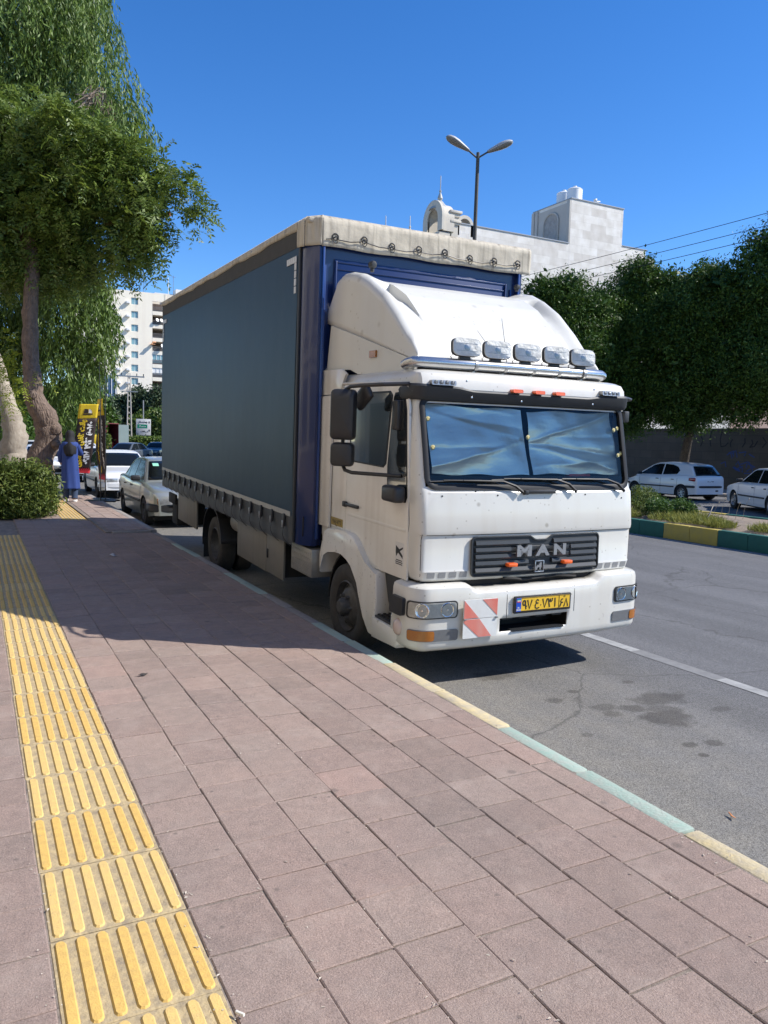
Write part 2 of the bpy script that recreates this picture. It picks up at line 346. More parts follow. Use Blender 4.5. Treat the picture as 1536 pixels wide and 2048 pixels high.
def slab(x0, x1, y0, y1, z, tint):
    j = lambda a=.003: random.uniform(-a, a)
    gx, e, d = .0018, .0045, .0035
    tx, ty = random.gauss(0, .0016), random.gauss(0, .0016)
    def zz(x, y): return z + tx * (x - x0) / .27 + ty * (y - y0) / .28
    gy = .0036; o = [(x0 + gx + j(), y0 + gy + j()), (x1 - gx + j(), y0 + gy + j()), (x1 - gx + j(), y1 - gy + j()), (x0 + gx + j(), y1 - gy + j())]
    cx, cy = (x0 + x1) / 2, (y0 + y1) / 2
    i = [(x + (e if x < cx else -e) + j(.001), y + (e if y < cy else -e) + j(.001)) for x, y in o]
    O = [(x, y, z - .016) for x, y in o]; Mm = [(x, y, zz(x, y) - d) for x, y in o]; I = [(x, y, zz(x, y)) for x, y in i]
    V.append(I); T.append(tint)
    for k in range(4):
        l = (k + 1) % 4; V.append([Mm[k], Mm[l], I[l], I[k]]); T.append(tint); V.append([O[k], O[l], Mm[l], Mm[k]]); T.append(tint)
colX = [.624, .897, 1.17, 1.443, 1.705, 1.97, 2.23, 2.49, 2.628]
left = [.182 - .27 * k for k in range(0, 15)][::-1]
cols = [(colX[i], colX[i + 1]) for i in range(len(colX) - 1)] + [(left[i], left[i + 1]) for i in range(len(left) - 1)]
for ci, (a, b_) in enumerate(cols):
    off = random.choice((0, .14, .07, .2)) if a > .6 else random.uniform(0, .28)
    if abs(a - .624) < .01: off = .2
    y = -1.0 + off; ctint = random.random()
    while y < 21.6:
        L_ = .281 * random.choice((1, 1, 1, .99, 1.01))
        z = 0.0
        if y > 13.55 and a > 1.9: z = .03
        if not (y > 15.6 and 1.43 <= a < 1.9):
            slab(a, b_, y, y + L_, z, min(1, max(0, .35 * ctint + random.gauss(.32, .17))))
        y += L_
pv = quads_obj("pavement", np.array(V), m_pav, tint=np.array(T)); tag(pv, kind='structure')
g = MB(); g.box(-3.62, .19, -1.2, 21.8, -.2, -.0065); g.box(.19, .62, -1.2, 21.8, -.2, -.02); g.box(.62, 2.65, -1.2, 13.55, -.2, -.0066); g.box(.62, 1.9, 13.55, 21.8, -.2, -.0066); g.box(1.9, 2.65, 13.55, 21.8, -.2, .022)
tag(g.build("pavement_bed", m_joint, smooth=False), kind='structure')

# tactile paving: seven rounded bars on each tile
m_ty = M("tactile_yellow", (.70, .45, .115), .85, n=(30, 1.0), c2=(.50, .32, .10), bump=(150, .002))
m_tb = M("tactile_yellow_pale", (.70, .48, .15), .85, n=(28, 1.0), c2=(.53, .37, .15), bump=(150, .002))
m_tw = M("tactile_worn_base", (.56, .43, .22), .9, n=(20, 1.0), c2=(.22, .18, .13), bump=(90, .004))
gt = MB()
def bar(x, y0, y1, z, wd=.0185, h=.006):
    n = 4; lo = []; hi = []
    for cy, a0 in ((y1 - wd, 0), (y0 + wd, 180)):
        for k in range(n + 1):
            q = R(a0 + 180 * k / n); lo.append((x + wd * math.cos(q), cy + wd * math.sin(q), z)); hi.append((x + (wd - .005) * math.cos(q), cy + (wd - .005) * math.sin(q), z + h))
    a = gt._new(lo); b = gt._new(hi); m_ = len(a)
    gt.face(b)
    for k in range(m_): gt.face([a[k], a[(k + 1) % m_], b[(k + 1) % m_], b[k]])
def tile(x0, y0, sz, z):
    jx, jy = random.uniform(-.003, .003), random.uniform(-.002, .002); x0 += jx; y0 += jy
    gt.mi = 2; gt.box(x0 + .003, x0 + sz - .003, y0 + .003, y0 + sz - .003, z - .02, z, bev=.003, seg=1)
    gt.mi = tile.m
    for k in range(7): bar(x0 + .033 + k * (sz - .066) / 6, y0 + .012, y0 + sz - .012, z)
    # thin raised rim along the joint
tile.m = 0
pat = [1, 1, 0, 1, 1, 1, 0, 0, 1, 1, 0, 0, 1, 1, 0, 0, 1, 0]
y = 1.4; y = 2.583 - .443 * 7; k = 0
while y < 13.3:
    tile.m = 0 if (k in (6, 8, 11, 12, 14) or (k > 18 and random.random() < .5)) else 1
    tile(.182, y, .443, -.004); y += .443; k += 1
y = 15.75
while y < 20.6: tile.m = random.choice((0, 1)); tile(1.455, y, .44, -.004); y += .443
tag(gt.build("tactile_paving", [m_ty, m_tb, m_tw], ang=30), kind='structure')

# kerb stones
m_kc = M("kerb_concrete", (.33, .30, .27), .9, n=(25, .8), bump=(80, .004))
m_ky = M("kerb_yellow", (.62, .50, .25), .85, n=(13, 1.0), c2=(.37, .33, .27), bump=(60, .004))
m_kg = M("kerb_green", (.27, .40, .33), .85, n=(16, 1.0), c2=(.36, .37, .32), bump=(60, .004))
gk = MB(); y = -1.98; k = 0
segs = [(-.5, .85, 2), (.85, 2.24, 1), (2.24, 3.58, 2), (3.58, 5.0, 1), (5.0, 6.4, 2), (6.4, 7.8, 0), (7.8, 9.2, 2), (9.2, 10.6, 0), (10.6, 12.0, 2), (12.0, 13.5, 0)]
for y0, y1, c in segs:
    h = (y1 - y0) / 2
    for i in range(2):
        gk.mi = c; dx = random.uniform(-.006, .006)
        vs = gk.box(2.63 + dx, 2.742 + dx, y0 + i * h + .004, y0 + (i + 1) * h - .004, -.4, -.003 + random.uniform(-.004, .002), bev=.014)
        for v in vs:
            v.co.x += random.uniform(-.004, .004); v.co.z += random.uniform(-.003, .003)
gk.mi = 0
y = 13.55
while y < 21.5: gk.box(2.62, 2.735, y + .004, y + .7, -.4, .034, bev=.014); y += .704
x = 2.0
gk.box(2.0, 2.62, 13.46, 13.55, -.2, .034, bev=.012)
tag(gk.build("kerb", [m_kc, m_ky, m_kg]), kind='structure')

# lane markings
m_line = M("worn_white_paint", (.40, .40, .385), .8, n=(10, 1.0), c2=(.19, .19, .185), bump=(100, .003))
gl = MB()
for y0 in (5.32, 3.0, -.2, 8.6, 11.6, 14.6, 17.6, 20.6, 26, 32):
    L_ = {5.32: .85, 3.0: 1.36}.get(y0, 1.4)
    gl.poly([(5.44, y0, RZ + .004), (5.57, y0, RZ + .004), (5.57, y0 + L_, RZ + .004), (5.44, y0 + L_, RZ + .004)])
gl.poly([(12.98, -5, RZ + .004), (13.1, -5, RZ + .004), (13.1, 60, RZ + .004), (12.98, 60, RZ + .004)])
tag(gl.build("lane_markings", m_line, smooth=False), kind='structure')
m_line2 = M("faded_lane_paint", (.225, .225, .22), .85, n=(12, 1.0), c2=(.15, .15, .15))
gl = MB(); gl.poly([(5.43, 4.36, RZ + .003), (5.58, 4.36, RZ + .003), (5.58, 5.32, RZ + .003), (5.43, 5.32, RZ + .003)])
tag(gl.build("faded_lane_marking", m_line2, smooth=False), kind='structure')

# median: painted kerb both sides, soil between
m_mg = M("median_green_paint", (.022, .135, .105), .75, n=(5, .7), bump=(60, .003)); m_my = M("median_yellow_paint", (.50, .38, .055), .75, n=(6, .8), c2=(.36, .30, .10), bump=(60, .003))
gm = MB(); y = 3.0; k = 0
bnd = [-13.0 + 1.4 * i for i in range(40)]
for i in range(len(bnd) - 1):
    gm.mi = i % 2
    for h in (0, 1):
        y0, y1 = bnd[i] + .7 * h, bnd[i] + .7 * (h + 1)
        gm.box(13.24, 13.40, y0 + .003, y1 - .003, RZ - .1, .045, bev=.015); gm.box(16.9, 17.06, y0 + .003, y1 - .003, RZ - .1, .045, bev=.015)
tag(gm.build("median_kerb", [m_mg, m_my]), kind='structure')
g = MB(); n1 = 14; n2 = 120
rows = [[(13.38 + 3.54 * i / n1, -13 + 56 * j / n2, .0 + (.10 * math.sin(math.pi * i / n1) if 0 < i < n1 else 0) + random.uniform(-.02, .02)) for j in range(n2 + 1)] for i in range(n1 + 1)]
g.grid(rows); tag(g.build("median_soil", m_earth), kind='structure')
# ================================================================== VEGETATION
def unit(v): return v / np.maximum(np.linalg.norm(v, axis=-1, keepdims=True), 1e-9)
def kite(c, d, n, L, W):
    """leaf quads: centre c, direction d, normal hint n"""
    d = unit(d); s = unit(np.cross(d, n)); L = np.asarray(L).reshape(-1, 1); W = np.asarray(W).reshape(-1, 1)
    nn = np.cross(s, d)
    return np.stack([c - d * L * .5, c - d * L * .05 + s * W * .5 + nn * L * .05, c + d * L * .5, c - d * L * .05 - s * W * .5 + nn * L * .05], axis=1)
def blob_points(blobs, n, shell=.55):
    B = np.array(blobs, dtype=float); vol = B[:, 3] ** 2.4; k = rng.choice(len(B), n, p=vol / vol.sum())
    u = unit(rng.normal(size=(n, 3))); r = rng.random(n) ** (1 / 3.0); r = np.where(rng.random(n) < shell, .72 + .33 * rng.random(n), r)
    return B[k, :3] + u * (r * B[k, 3])[:, None], u
def ragged(blobs, k=6, f=.30, up=.35):
    out = list(blobs)
    for b in blobs:
        for _ in range(k):
            u = rng.normal(size=3); u[2] += up; u /= np.linalg.norm(u); q = b[3] * f * (.6 + .8 * rng.random())
            out.append((b[0] + u[0] * b[3] * 1.0, b[1] + u[1] * b[3] * 1.0, b[2] + u[2] * b[3] * 1.0, q))
    return out
def clump_leaves(blobs, nclump, per, L, W, spread, droop=0.0, flat=0.3, shell=.6, up=0.2):
    P, U = blob_points(blobs, nclump, shell)
    c = np.repeat(P, per, 0); u = np.repeat(U, per, 0); n = len(c)
    off = rng.normal(size=(n, 3)) * spread
    d = unit(rng.normal(size=(n, 3)) + u * .6 + np.array([0, 0, -droop])); nr = unit(rng.normal(size=(n, 3)) * (1 - flat) + np.array([0, 0, 1]) * flat + u * .2)
    Ls = L * (.7 + .6 * rng.random(n)); t = np.repeat(rng.random(nclump) ** 1.6, per) * .62 + .30 * rng.random(n); t = np.where(rng.random(n) < .05, .95 + .05 * rng.random(n), t)
    return kite(c + off, d, nr, Ls, Ls * W / L), t
def strands(blobs, ns, per, L, W, length, sway=.25, shell=.75):
    P, U = blob_points(blobs, ns, shell)
    ln = length * (.5 + .8 * rng.random(ns)); out = unit(U * np.array([1, 1, 0]) + rng.normal(size=(ns, 3)) * np.array([.6, .6, 0]))
    t = np.tile((np.arange(per) + .5) / per, ns); i = np.repeat(np.arange(ns), per)
    c = P[i] + out[i] * (ln[i] * sway * np.sqrt(t))[:, None] + np.array([0, 0, -1]) * (ln[i] * t ** 1.2)[:, None]
    n = len(c); c = c + rng.normal(size=(n, 3)) * .035
    d = unit(np.array([0, 0, -1.0]) + rng.normal(size=(n, 3)) * .38 + out[i] * .15); nr = unit(rng.normal(size=(n, 3)) * np.array([1, 1, .3]))
    Ls = L * (.6 + .7 * rng.random(n)); tt = rng.random(ns)[i] * .45 + .45 * rng.random(n); tt = np.where(rng.random(n) < .07, .97, tt)
    return kite(c + d * (Ls * .5)[:, None], d, nr, Ls, Ls * W / L), tt
def pinnate(blobs, ns, pairs, L, W, rl, droop=.5, shell=.7, clump=6, cs=.12):
    P, U = blob_points(blobs, max(1, ns // clump), shell); P = np.repeat(P, clump, 0) + rng.normal(size=(len(P) * clump, 3)) * cs; U = np.repeat(U, clump, 0); ns = len(P)
    ax = unit(U * .5 + rng.normal(size=(ns, 3)) + np.array([0, 0, -droop * .3])); side = unit(np.cross(ax, rng.normal(size=(ns, 3)) * .5 + np.array([0, 0, 1])))
    i = np.repeat(np.arange(ns), pairs * 2); k = np.tile(np.repeat(np.arange(pairs), 2), ns); sg = np.tile([1, -1], ns * pairs)
    t = (k + .6) / pairs; rls = rl * (.7 + .6 * rng.random(ns))
    c = P[i] + ax[i] * (rls[i] * t)[:, None] + np.array([0, 0, -1]) * (droop * rls[i] * t * t)[:, None]
    d = unit(side[i] * sg[:, None] + ax[i] * .6 + np.array([0, 0, -.35]) + rng.normal(size=(len(i), 3)) * .12); nr = unit(np.cross(ax[i], side[i]) + rng.normal(size=(len(i), 3)) * .15)
    Ls = L * (.75 + .5 * rng.random(len(i))); tt = np.repeat(rng.random(max(1, ns // clump)), clump)[i] * .5 + .2 * rng.random(ns)[i] + .22 * rng.random(len(i)); tt = np.where(rng.random(len(i)) < .03, .96, tt)
    return kite(c + d * (Ls * .5)[:, None], d, nr, Ls, Ls * W / L), tt
def branches(parent, name, paths, mat, n=8):
    g = MB()
    for pts in paths:
        P = [Vector(p[:3]) for p in pts]; rs = [p[3] for p in pts]; Q = []; q_ = []
        for i in range(len(P) - 1):
            for k in range(5):
                t = k / 5; Q.append(P[i].lerp(P[i + 1], t) + Vector((random.uniform(-1, 1), random.uniform(-1, 1), 0)) * rs[i] * .10); q_.append(lerp(rs[i], rs[i + 1], t) * random.uniform(.94, 1.07))
        Q.append(P[-1]); q_.append(rs[-1]); g.tube(Q, q_, n=n)
    return g.build(name, mat, parent, ang=80, split=len(paths) > 1)
def bark(name, c1, c2, scale=9, dist=.05, stretch=.25):
    mt = M(name, c1, .92, n=(scale, .9), c2=c2); t = mt.node_tree; N = t.nodes.new; Lk = t.links.new; b = t.nodes["Principled BSDF"]
    tc = N("ShaderNodeTexCoord"); mp = N("ShaderNodeMapping"); mp.inputs["Scale"].default_value = (1, 1, stretch); Lk(tc.outputs["Object"], mp.inputs[0])
    v = N("ShaderNodeTexVoronoi"); v.inputs["Scale"].default_value = scale * 2.2; v.feature = 'DISTANCE_TO_EDGE'; nz = N("ShaderNodeTexNoise"); nz.inputs["Scale"].default_value = 6; Lk(mp.outputs[0], nz.inputs[0])
    ad = N("ShaderNodeMix"); ad.data_type = 'RGBA'; ad.inputs["Factor"].default_value = .12; Lk(mp.outputs[0], ad.inputs["A"]); Lk(nz.outputs["Color"], ad.inputs["B"]); Lk(ad.outputs["Result"], v.inputs["Vector"])
    bp = N("ShaderNodeBump"); bp.inputs["Distance"].default_value = dist; Lk(v.outputs["Distance"], bp.inputs["Height"]); Lk(bp.outputs[0], b.inputs["Normal"]); return mt
b_neem = bark("neem_bark", (.23, .165, .125), (.085, .06, .045)); b_red = bark("reddish_bark", (.26, .12, .065), (.10, .05, .03), 12, .02); b_euc = bark("pale_bark", (.40, .35, .28), (.20, .16, .12), 5, .01, .5); b_dark = bark("dark_bark", (.10, .08, .06), (.05, .04, .03))
l_euc = leaf_mat("eucalyptus_leaf", (.045, .090, .018), (.20, .30, .050), (.22, .30, .14), .55, .30)
l_neem = leaf_mat("neem_leaf", (.040, .085, .016), (.215, .290, .045), (.38, .40, .16), .5, .35)
l_yel = leaf_mat("young_leaf", (.16, .22, .02), (.34, .40, .03), (.45, .48, .10), .45, .4)
l_bush = leaf_mat("bush_leaf", (.045, .080, .018), (.20, .25, .05), (.30, .32, .09), .55, .25, .3)
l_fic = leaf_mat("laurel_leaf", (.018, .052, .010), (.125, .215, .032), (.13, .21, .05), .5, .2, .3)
l_con = leaf_mat("cypress_leaf", (.022, .045, .016), (.055, .09, .028), (.09, .12, .04), .6, .1)
l_grass = leaf_mat("dry_grass_blade", (.14, .17, .03), (.34, .33, .08), (.5, .45, .2), .6, .3)

EUC = [(4.95, 26.6, 11.3, .45), (5.0, 26.7, 10.6, .35), (4.75, 26.9, 12.4, .4), (4.35, 26.9, 10.6, .62), (4.75, 26.8, 11.4, .5), (2.6, 27.4, 10.3, 1.1), (1.52, 28.84, 14.72, 2.07), (3.0, 28.56, 14.71, 1.5), (3.95, 27.32, 12.95, 0.9), (4.3, 26.92, 11.5, 0.85), (2.71, 29.16, 12.8, 1.75), (3.6, 27.32, 11.5, 1.15), (-0.2, 30.85, 14.53, 2.4), (0.04, 31.57, 11.61, 2.5), (1.9, 29.99, 16.9, 2.4), (3.1, 29.27, 16.61, 1.2), (3.2, 29.24, 11.4, 1.4)]
EUC2 = [(2.7, 29.3, 7.4, 1.2), (3.55, 29.0, 7.2, .8), (1.6, 30.0, 8.4, 1.5), (3.7, 28.9, 4.3, .6), (.4, 31, 3.6, 1.3), (3.15, 29.37, 5.88, 1.38), (3.75, 29.0, 5.38, 0.86), (2.82, 29.37, 4.15, 1.15), (1.84, 31.16, 5.63, 1.43), (3.8, 29.02, 6.2, 0.6), (3.1, 29.1, 2.96, 0.7), (2.49, 29.41, 2.77, 0.6), (0.88, 31.63, 5.25, 1.43), (1.23, 31.62, 7.04, 1.43)]
et = empty("eucalyptus_tree", (.97, 26.54, 0), label="tall drooping-leaved tree with a pale trunk rising behind the rough-barked tree", cat="tree")
V1, t1 = strands(EUC, 8200, 13, .20, .046, 1.1, shell=.6); V2, t2 = strands(EUC2, 3600, 13, .20, .050, .95, shell=.6)
loc = np.array([.97, 26.54, 0.0])
quads_obj("crown", np.concatenate([V1, V2]) - loc, l_euc, et, np.concatenate([t1, t2]))
def rel(paths, l): return [[(p[0] - l[0], p[1] - l[1], p[2] - l[2], p[3]) for p in q] for q in paths]
branches(et, "trunk", rel([[(1.0, 26.54, -.1, .44), (1.02, 26.58, .8, .40), (1.1, 26.58, 1.5, .36), (1.0, 26.63, 2.16, .28), (.8, 27.2, 3.0, .24), (.5, 28.4, 4.36, .20), (.6, 29.8, 7.67, .16), (1.6, 29.9, 12.6, .12), (2.3, 29.6, 15, .08)]], loc), b_euc, 14)
branches(et, "limb", rel([[(.55, 29.2, 6.0, .12), (2.0, 29.6, 7.2, .08), (3.5, 29, 6.6, .03)], [(2.1, 28.7, 9, .12), (3.2, 28.0, 11.2, .07), (4.0, 27.2, 12.4, .03)], [(2.1, 28.8, 10, .12), (.8, 29.6, 12, .07), (0, 30.5, 13.6, .03)]], loc), b_euc)
# bare dead twigs hanging in the crown
g = MB()
for k in range(46):
    a = random.uniform(-.5, 1.35); L_ = random.uniform(.5, 1.5); p0 = Vector((3.0, 26.6, 11.75)); p1 = p0 + Vector((L_ * .55 * math.cos(a) * .9 + .2, -.2 * random.random(), L_ * .3 * math.sin(a + .4) + .1)); p2 = p1 + Vector((random.uniform(-.2, .45), random.uniform(-.2, .2), -L_ * random.uniform(.3, .85)))
    p0 = p0 + Vector((random.uniform(-.15, .35), random.uniform(-.2, .2), random.uniform(-.3, .25))); g.tube([p0 - Vector(loc), p0.lerp(p1, .5) - Vector(loc) + Vector((0, 0, .05)), p1 - Vector(loc), p2 - Vector(loc)], [.014, .010, .007, .004], n=4)
g.build("dead_twigs", M("dead_twig", (.33, .26, .20), .9), et)

NEEM = [(2.9, 20.8, 8.75, .45), (3.5, 20.6, 8.55, .35), (4.75, 19.7, 6.6, .22), (4.55, 20.0, 6.1, .25), (2.0, 21.3, 9.1, .5), (1.38, 22.64, 8.68, 1.08), (2.33, 21.53, 8.16, 0.99), (3.26, 20.99, 7.69, 0.9), (3.99, 20.66, 8.15, 0.5), (4.36, 19.86, 7.75, 0.40), (4.78, 19.57, 7.04, 0.27), (3.87, 20.04, 6.96, 0.58), (2.94, 21.66, 6.95, 1.08), (1.81, 22.27, 7.17, 1.08), (1.02, 22.71, 7.52, 1.15), (1.0, 22.6, 6.25, 0.96), (2.07, 22.6, 6.14, 0.8), (3.4, 20.77, 6.21, 0.55), (4.12, 20.42, 6.48, 0.28), (3.83, 20.49, 5.67, 0.18), (1.15, 23.46, 9.95, 0.6), (0.25, 23.24, 8.77, 1.4), (0.22, 23.07, 6.87, 1.4)]
nloc = np.array([1.44, 21.33, 0.0])
nt_ = empty("neem_tree", tuple(nloc), label="rough-barked tree with feathery leaves leaning over the bush beside the pavement", cat="tree")
V1, t1 = pinnate(ragged(NEEM, 6, .30, .1), 13500, 5, .125, .046, .34, clump=9, cs=.15)
quads_obj("crown", V1 - nloc, l_neem, nt_, t1)
NY = [(0.96, 22.3, 3.71, 0.28), (1.44, 21.3, 2.96, 0.2), (1.08, 21.2, 2.62, 0.15), (0.72, 22.44, 3.2, 0.36), (1.75, 21.5, 3.1, 0.2), (0.79, 22.47, 3.84, 0.26), (0.9, 22.84, 2.46, 0.26), (1.22, 20.85, 2.62, .10)]
V1, t1 = pinnate(NY, 120, 6, .09, .028, .3, clump=5); quads_obj("young_shoots", V1 - nloc, l_yel, nt_, t1)
tr = branches(nt_, "trunk", rel([[(1.52, 21.33, -.15, .40), (1.47, 21.4, .45, .33), (1.46, 21.42, 1.0, .30), (1.66, 21.42, 1.55, .30), (1.60, 21.42, 1.95, .30), (1.33, 21.5, 2.45, .25), (1.30, 21.68, 3.19, .20), (1.28, 21.8, 4.1, .19), (1.30, 21.86, 4.93, .185), (1.38, 22.0, 5.97, .17), (1.30, 22.1, 6.9, .14)]], nloc), b_neem, 18)
g = MB()
for c, r in (((1.78, 21.25, 1.72), .17), ((1.80, 21.2, 1.35), .13), ((1.28, 21.3, 2.55), .12), ((1.62, 21.2, .9), .12)):
    bmesh.ops.create_icosphere(g.bm, subdivisions=3, radius=r, matrix=Matrix.Translation(Vector(c) - Vector(nloc)))
for v in g.bm.verts: v.co += v.co.normalized() * .0 + Vector((random.uniform(-1, 1), random.uniform(-1, 1), random.uniform(-1, 1))) * .012
g.build("burl", b_neem, nt_, ang=80, split=True)
branches(nt_, "limb", rel([[(1.36, 22.0, 5.8, .18), (1.10, 22.33, 6.72, .15), (0.91, 22.77, 7.52, .14), (0.59, 23.03, 8.4, .1)], [(1.55, 22.3, 9.32, .09), (1.45, 22.5, 9.26, .12), (0.94, 22.6, 9.22, .13), (0.3, 22.9, 9.2, .14)], [(3.0, 21.2, 6.85, .06), (3.5, 20.9, 6.98, .07), (3.95, 20.6, 7.05, .055), (4.4, 20.25, 7.1, .05)]], nloc), b_red)

def bush(name, blobs, loc, label, cat, nclump, per, L, W, mt, group=None, spread=.06, twigs=True):
    loc = np.array(loc, float); o = empty(name, tuple(loc), label=label, cat=cat, group=group)
    V, t = clump_leaves(blobs, nclump, per, L, W, spread, shell=.75, flat=.45); V[..., 2] = np.maximum(V[..., 2], loc[2] + .01)
    quads_obj("foliage", V - loc, mt, o, t)
    if twigs:
        g = MB()
        for k in range(26):
            b = random.choice(blobs); a = Vector((random.uniform(-.15, .15), random.uniform(-.15, .15), 0)); e = Vector(b[:3]) - Vector(loc) + Vector((random.uniform(-1, 1), random.uniform(-1, 1), random.uniform(-.2, 1))) * b[3] * .8
            g.tube([a, a.lerp(e, .5) + Vector((0, 0, .05)), e], [.012, .008, .003], n=5)
        g.build("stems", b_dark, o)
    return o
BUSH = [(0.9, 16.64, 0.52, 0.53), (0.6, 16.79, 0.41, 0.58), (1.12, 16.71, 0.31, 0.34), (0.17, 17.02, 0.49, 0.66), (0.92, 16.37, 0.22, 0.36), (0.49, 16.48, 0.2, 0.38), (1.0, 16.5, .75, .18), (.55, 16.6, .85, .2), (.2, 16.6, .9, .2)]
bush("leafy_bush", BUSH, (.7, 16.6, 0), "round leafy bush with yellow-green tips at the foot of the leaning tree", "bush", 2300, 10, .10, .030, l_bush)

# trees across the road
FIC = [("broad dark evergreen tree just right of the truck's canvas roof corner", [(21.02, 25.86, 7.5, 1.0), (20.67, 26.08, 7.8, 0.65), (21.82, 25.34, 6.61, 1.53), (21.42, 25.32, 4.6, 1.63), (21.29, 24.2, 5.3, 0.86), (22.9, 25.5, 3.6, 1.1), (20.4, 26.4, 5.6, 1.4), (21.5, 25.3, 8.2, .5), (22.9, 25.8, 6.6, .9), (20.9, 24.6, 6.2, .55), (21.9, 24.2, 5.1, .7)], (21.6, 26.0), (21.6, 25.6, 4.5)),
       ("dark evergreen tree whose trunk stands behind the parked hatchback", [(24.95, 25.0, 8.2, 1.15), (23.72, 25.52, 6.9, 1.2), (25.68, 24.54, 7.49, 1.4), (24.34, 25.03, 5.35, 1.89), (24.12, 24.95, 3.6, 1.47), (25.2, 25.8, 3.7, 1.5), (23.3, 26.3, 4.4, 1.4), (24.6, 24.6, 9.0, .45), (23.2, 25.2, 7.9, .55), (22.9, 25.0, 5.6, 1.0), (25.6, 23.9, 8.3, .6), (24.2, 23.6, 6.2, .7)], (26.6, 28.2), (24.9, 25.6, 4.4)),
       ("dark evergreen tree with a pointed crown between its two neighbours across the road", [(25.89, 22.21, 7.9, 1.15), (25.58, 22.83, 6.85, 1.5), (26.39, 21.76, 6.02, 1.68), (25.72, 22.52, 4.6, 1.81), (25.6, 23.23, 3.66, 1.22), (26.6, 23.4, 3.8, 1.4), (26.3, 22.6, 8.6, .5), (25.7, 21.6, 8.1, .6), (26.2, 20.9, 7.4, .8), (25.3, 22.2, 5.9, .8), (25.6, 21.2, 4.4, .9)], (27.5, 24.6), (26.2, 22.6, 4.4)),
       ("tallest dark evergreen tree across the road, at the right edge of the photo", [(26.5, 20.32, 9.22, 0.8), (25.98, 20.44, 7.7, 1.25), (26.96, 19.85, 6.99, 1.69), (26.43, 19.94, 5.1, 1.79), (26.6, 20.94, 3.9, 1.36), (27.4, 19.38, 9.12, 1.5), (28.2, 18.4, 6.5, 2.2), (27.8, 19.2, 4.0, 1.5)], (28.2, 20.4), (27.2, 19.9, 4.5))]
for lab, bl, (tx, ty), (hx, hy, hz) in FIC:
    l_ = np.array([tx, ty, RZ]); o = empty("evergreen_tree", tuple(l_), label=lab, cat="tree", group="evergreen trees across the road")
    V, t = clump_leaves(ragged(bl, 7, .26), 3300, 24, .125, .045, .17, shell=.82, flat=.5)
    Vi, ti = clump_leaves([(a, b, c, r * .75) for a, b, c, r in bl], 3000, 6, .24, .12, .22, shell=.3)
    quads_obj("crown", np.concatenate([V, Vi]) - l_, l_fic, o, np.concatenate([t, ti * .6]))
    branches(o, "trunk", rel([[(tx, ty, RZ - .1, .24), (lerp(tx, hx, .3), lerp(ty, hy, .3), 1.6, .19), (lerp(tx, hx, .7), lerp(ty, hy, .7), 3.0, .15), (hx, hy, hz, .10)], [(lerp(tx, hx, .5), lerp(ty, hy, .5), 2.4, .12), (hx + .8, hy - .3, 4.6, .06)]], l_), b_dark, 10)

# planting on the median
MS = [[(14.0, 14.4, .22, .30), (14.3, 15.0, .3, .34), (14.1, 13.9, .2, .25)], [(14.35, 13.4, .22, .28), (14.1, 13.1, .2, .24), (14.6, 13.7, .2, .25)], [(15.0, 13.3, .2, .27), (15.3, 13.6, .18, .25), (14.9, 12.95, .15, .2)], [(15.2, 14.6, .3, .35), (15.6, 15.2, .3, .35), (14.9, 14.3, .25, .3)], [(14.2, 16.2, .35, .4), (14.6, 17.2, .3, .4)]]
ML = ["low clipped shrub on the median nearest the truck's door mirror side", "low green shrub on the median touching the painted kerb", "small round shrub at the near end of the median planting", "larger shrub at the back of the median in front of the hatchback's wheel", "shrub on the median mostly hidden behind the truck cab"]
for bl, lb in zip(MS, ML): bush("median_shrub", bl, (bl[0][0], bl[0][1], .02), lb, "shrub", 420, 9, .06, .028, l_bush if random.random() < .6 else l_fic, "shrubs planted on the median", .045, False)
def grass(name, pts, n, h, mt, lean=.5):
    P = np.array(pts)[rng.integers(0, len(pts), n)]; r = P[:, 3] * np.sqrt(rng.random(n)); a = rng.random(n) * 6.283
    base = np.stack([P[:, 0] + r * np.cos(a), P[:, 1] + r * np.sin(a), P[:, 2] + 0 * r], 1); hh = h * (.4 + .8 * rng.random(n)) * (1.15 - .6 * r / P[:, 3])
    d = unit(rng.normal(size=(n, 3)) * np.array([lean, lean, 0]) + np.array([0, 0, 1])); s = unit(np.cross(d, rng.normal(size=(n, 3)))) * .004
    tip = base + d * hh[:, None]; mid = base + d * hh[:, None] * .5 + np.array([0, 0, .02]); V = np.stack([base - s, base + s, mid + s * .8, tip], 1)
    return quads_obj(name, V, mt, tint=rng.random(n) * .9)
tag(grass("grass", [(13.9, 12.6, .06, .5), (13.8, 12.0, .06, .45), (13.9, 11.5, .06, .4), (14.4, 12.3, .08, .5), (13.7, 11.1, .06, .3), (14.2, 13.0, .06, .4), (14, 10.2, .06, .4), (13.6, 13.6, .05, .3)], 5200, .24, l_grass), "tufts of yellow-green grass along the median kerb", "grass", kind='stuff')
g = MB()
for k in range(5):
    x, y = 14.9 + .12 * k, 12.3 - .1 * k; h = .42 + .1 * (k % 3); g.tube([(0 + x, y, .05), (x + .05, y, .05 + h * .6), (x + .11 - .05 * (k % 2), y - .05, .05 + h)], [.006, .005, .004], n=4); g.lathe([(0, -.02), (.018, 0), (0, .02)], 'z', (x + .11 - .05 * (k % 2), y - .05, .05 + h), n=6)
tag(g.build("dry_weed", M("dry_stalk", (.42, .35, .25), .9)), "thin dry seed stalks standing on the bare end of the median", "weed")
g = MB(); g.tube([(14.05, 11.85, .05), (14.22, 11.85, .22), (14.45, 11.95, .42)], [.016, .014, .012], n=6)
tag(g.build("black_pipe", m_blk if 'm_blk' in globals() else M("pipe_black", (.02, .02, .02), .5)), "short black pipe sticking up slanted out of the median grass", "pipe")
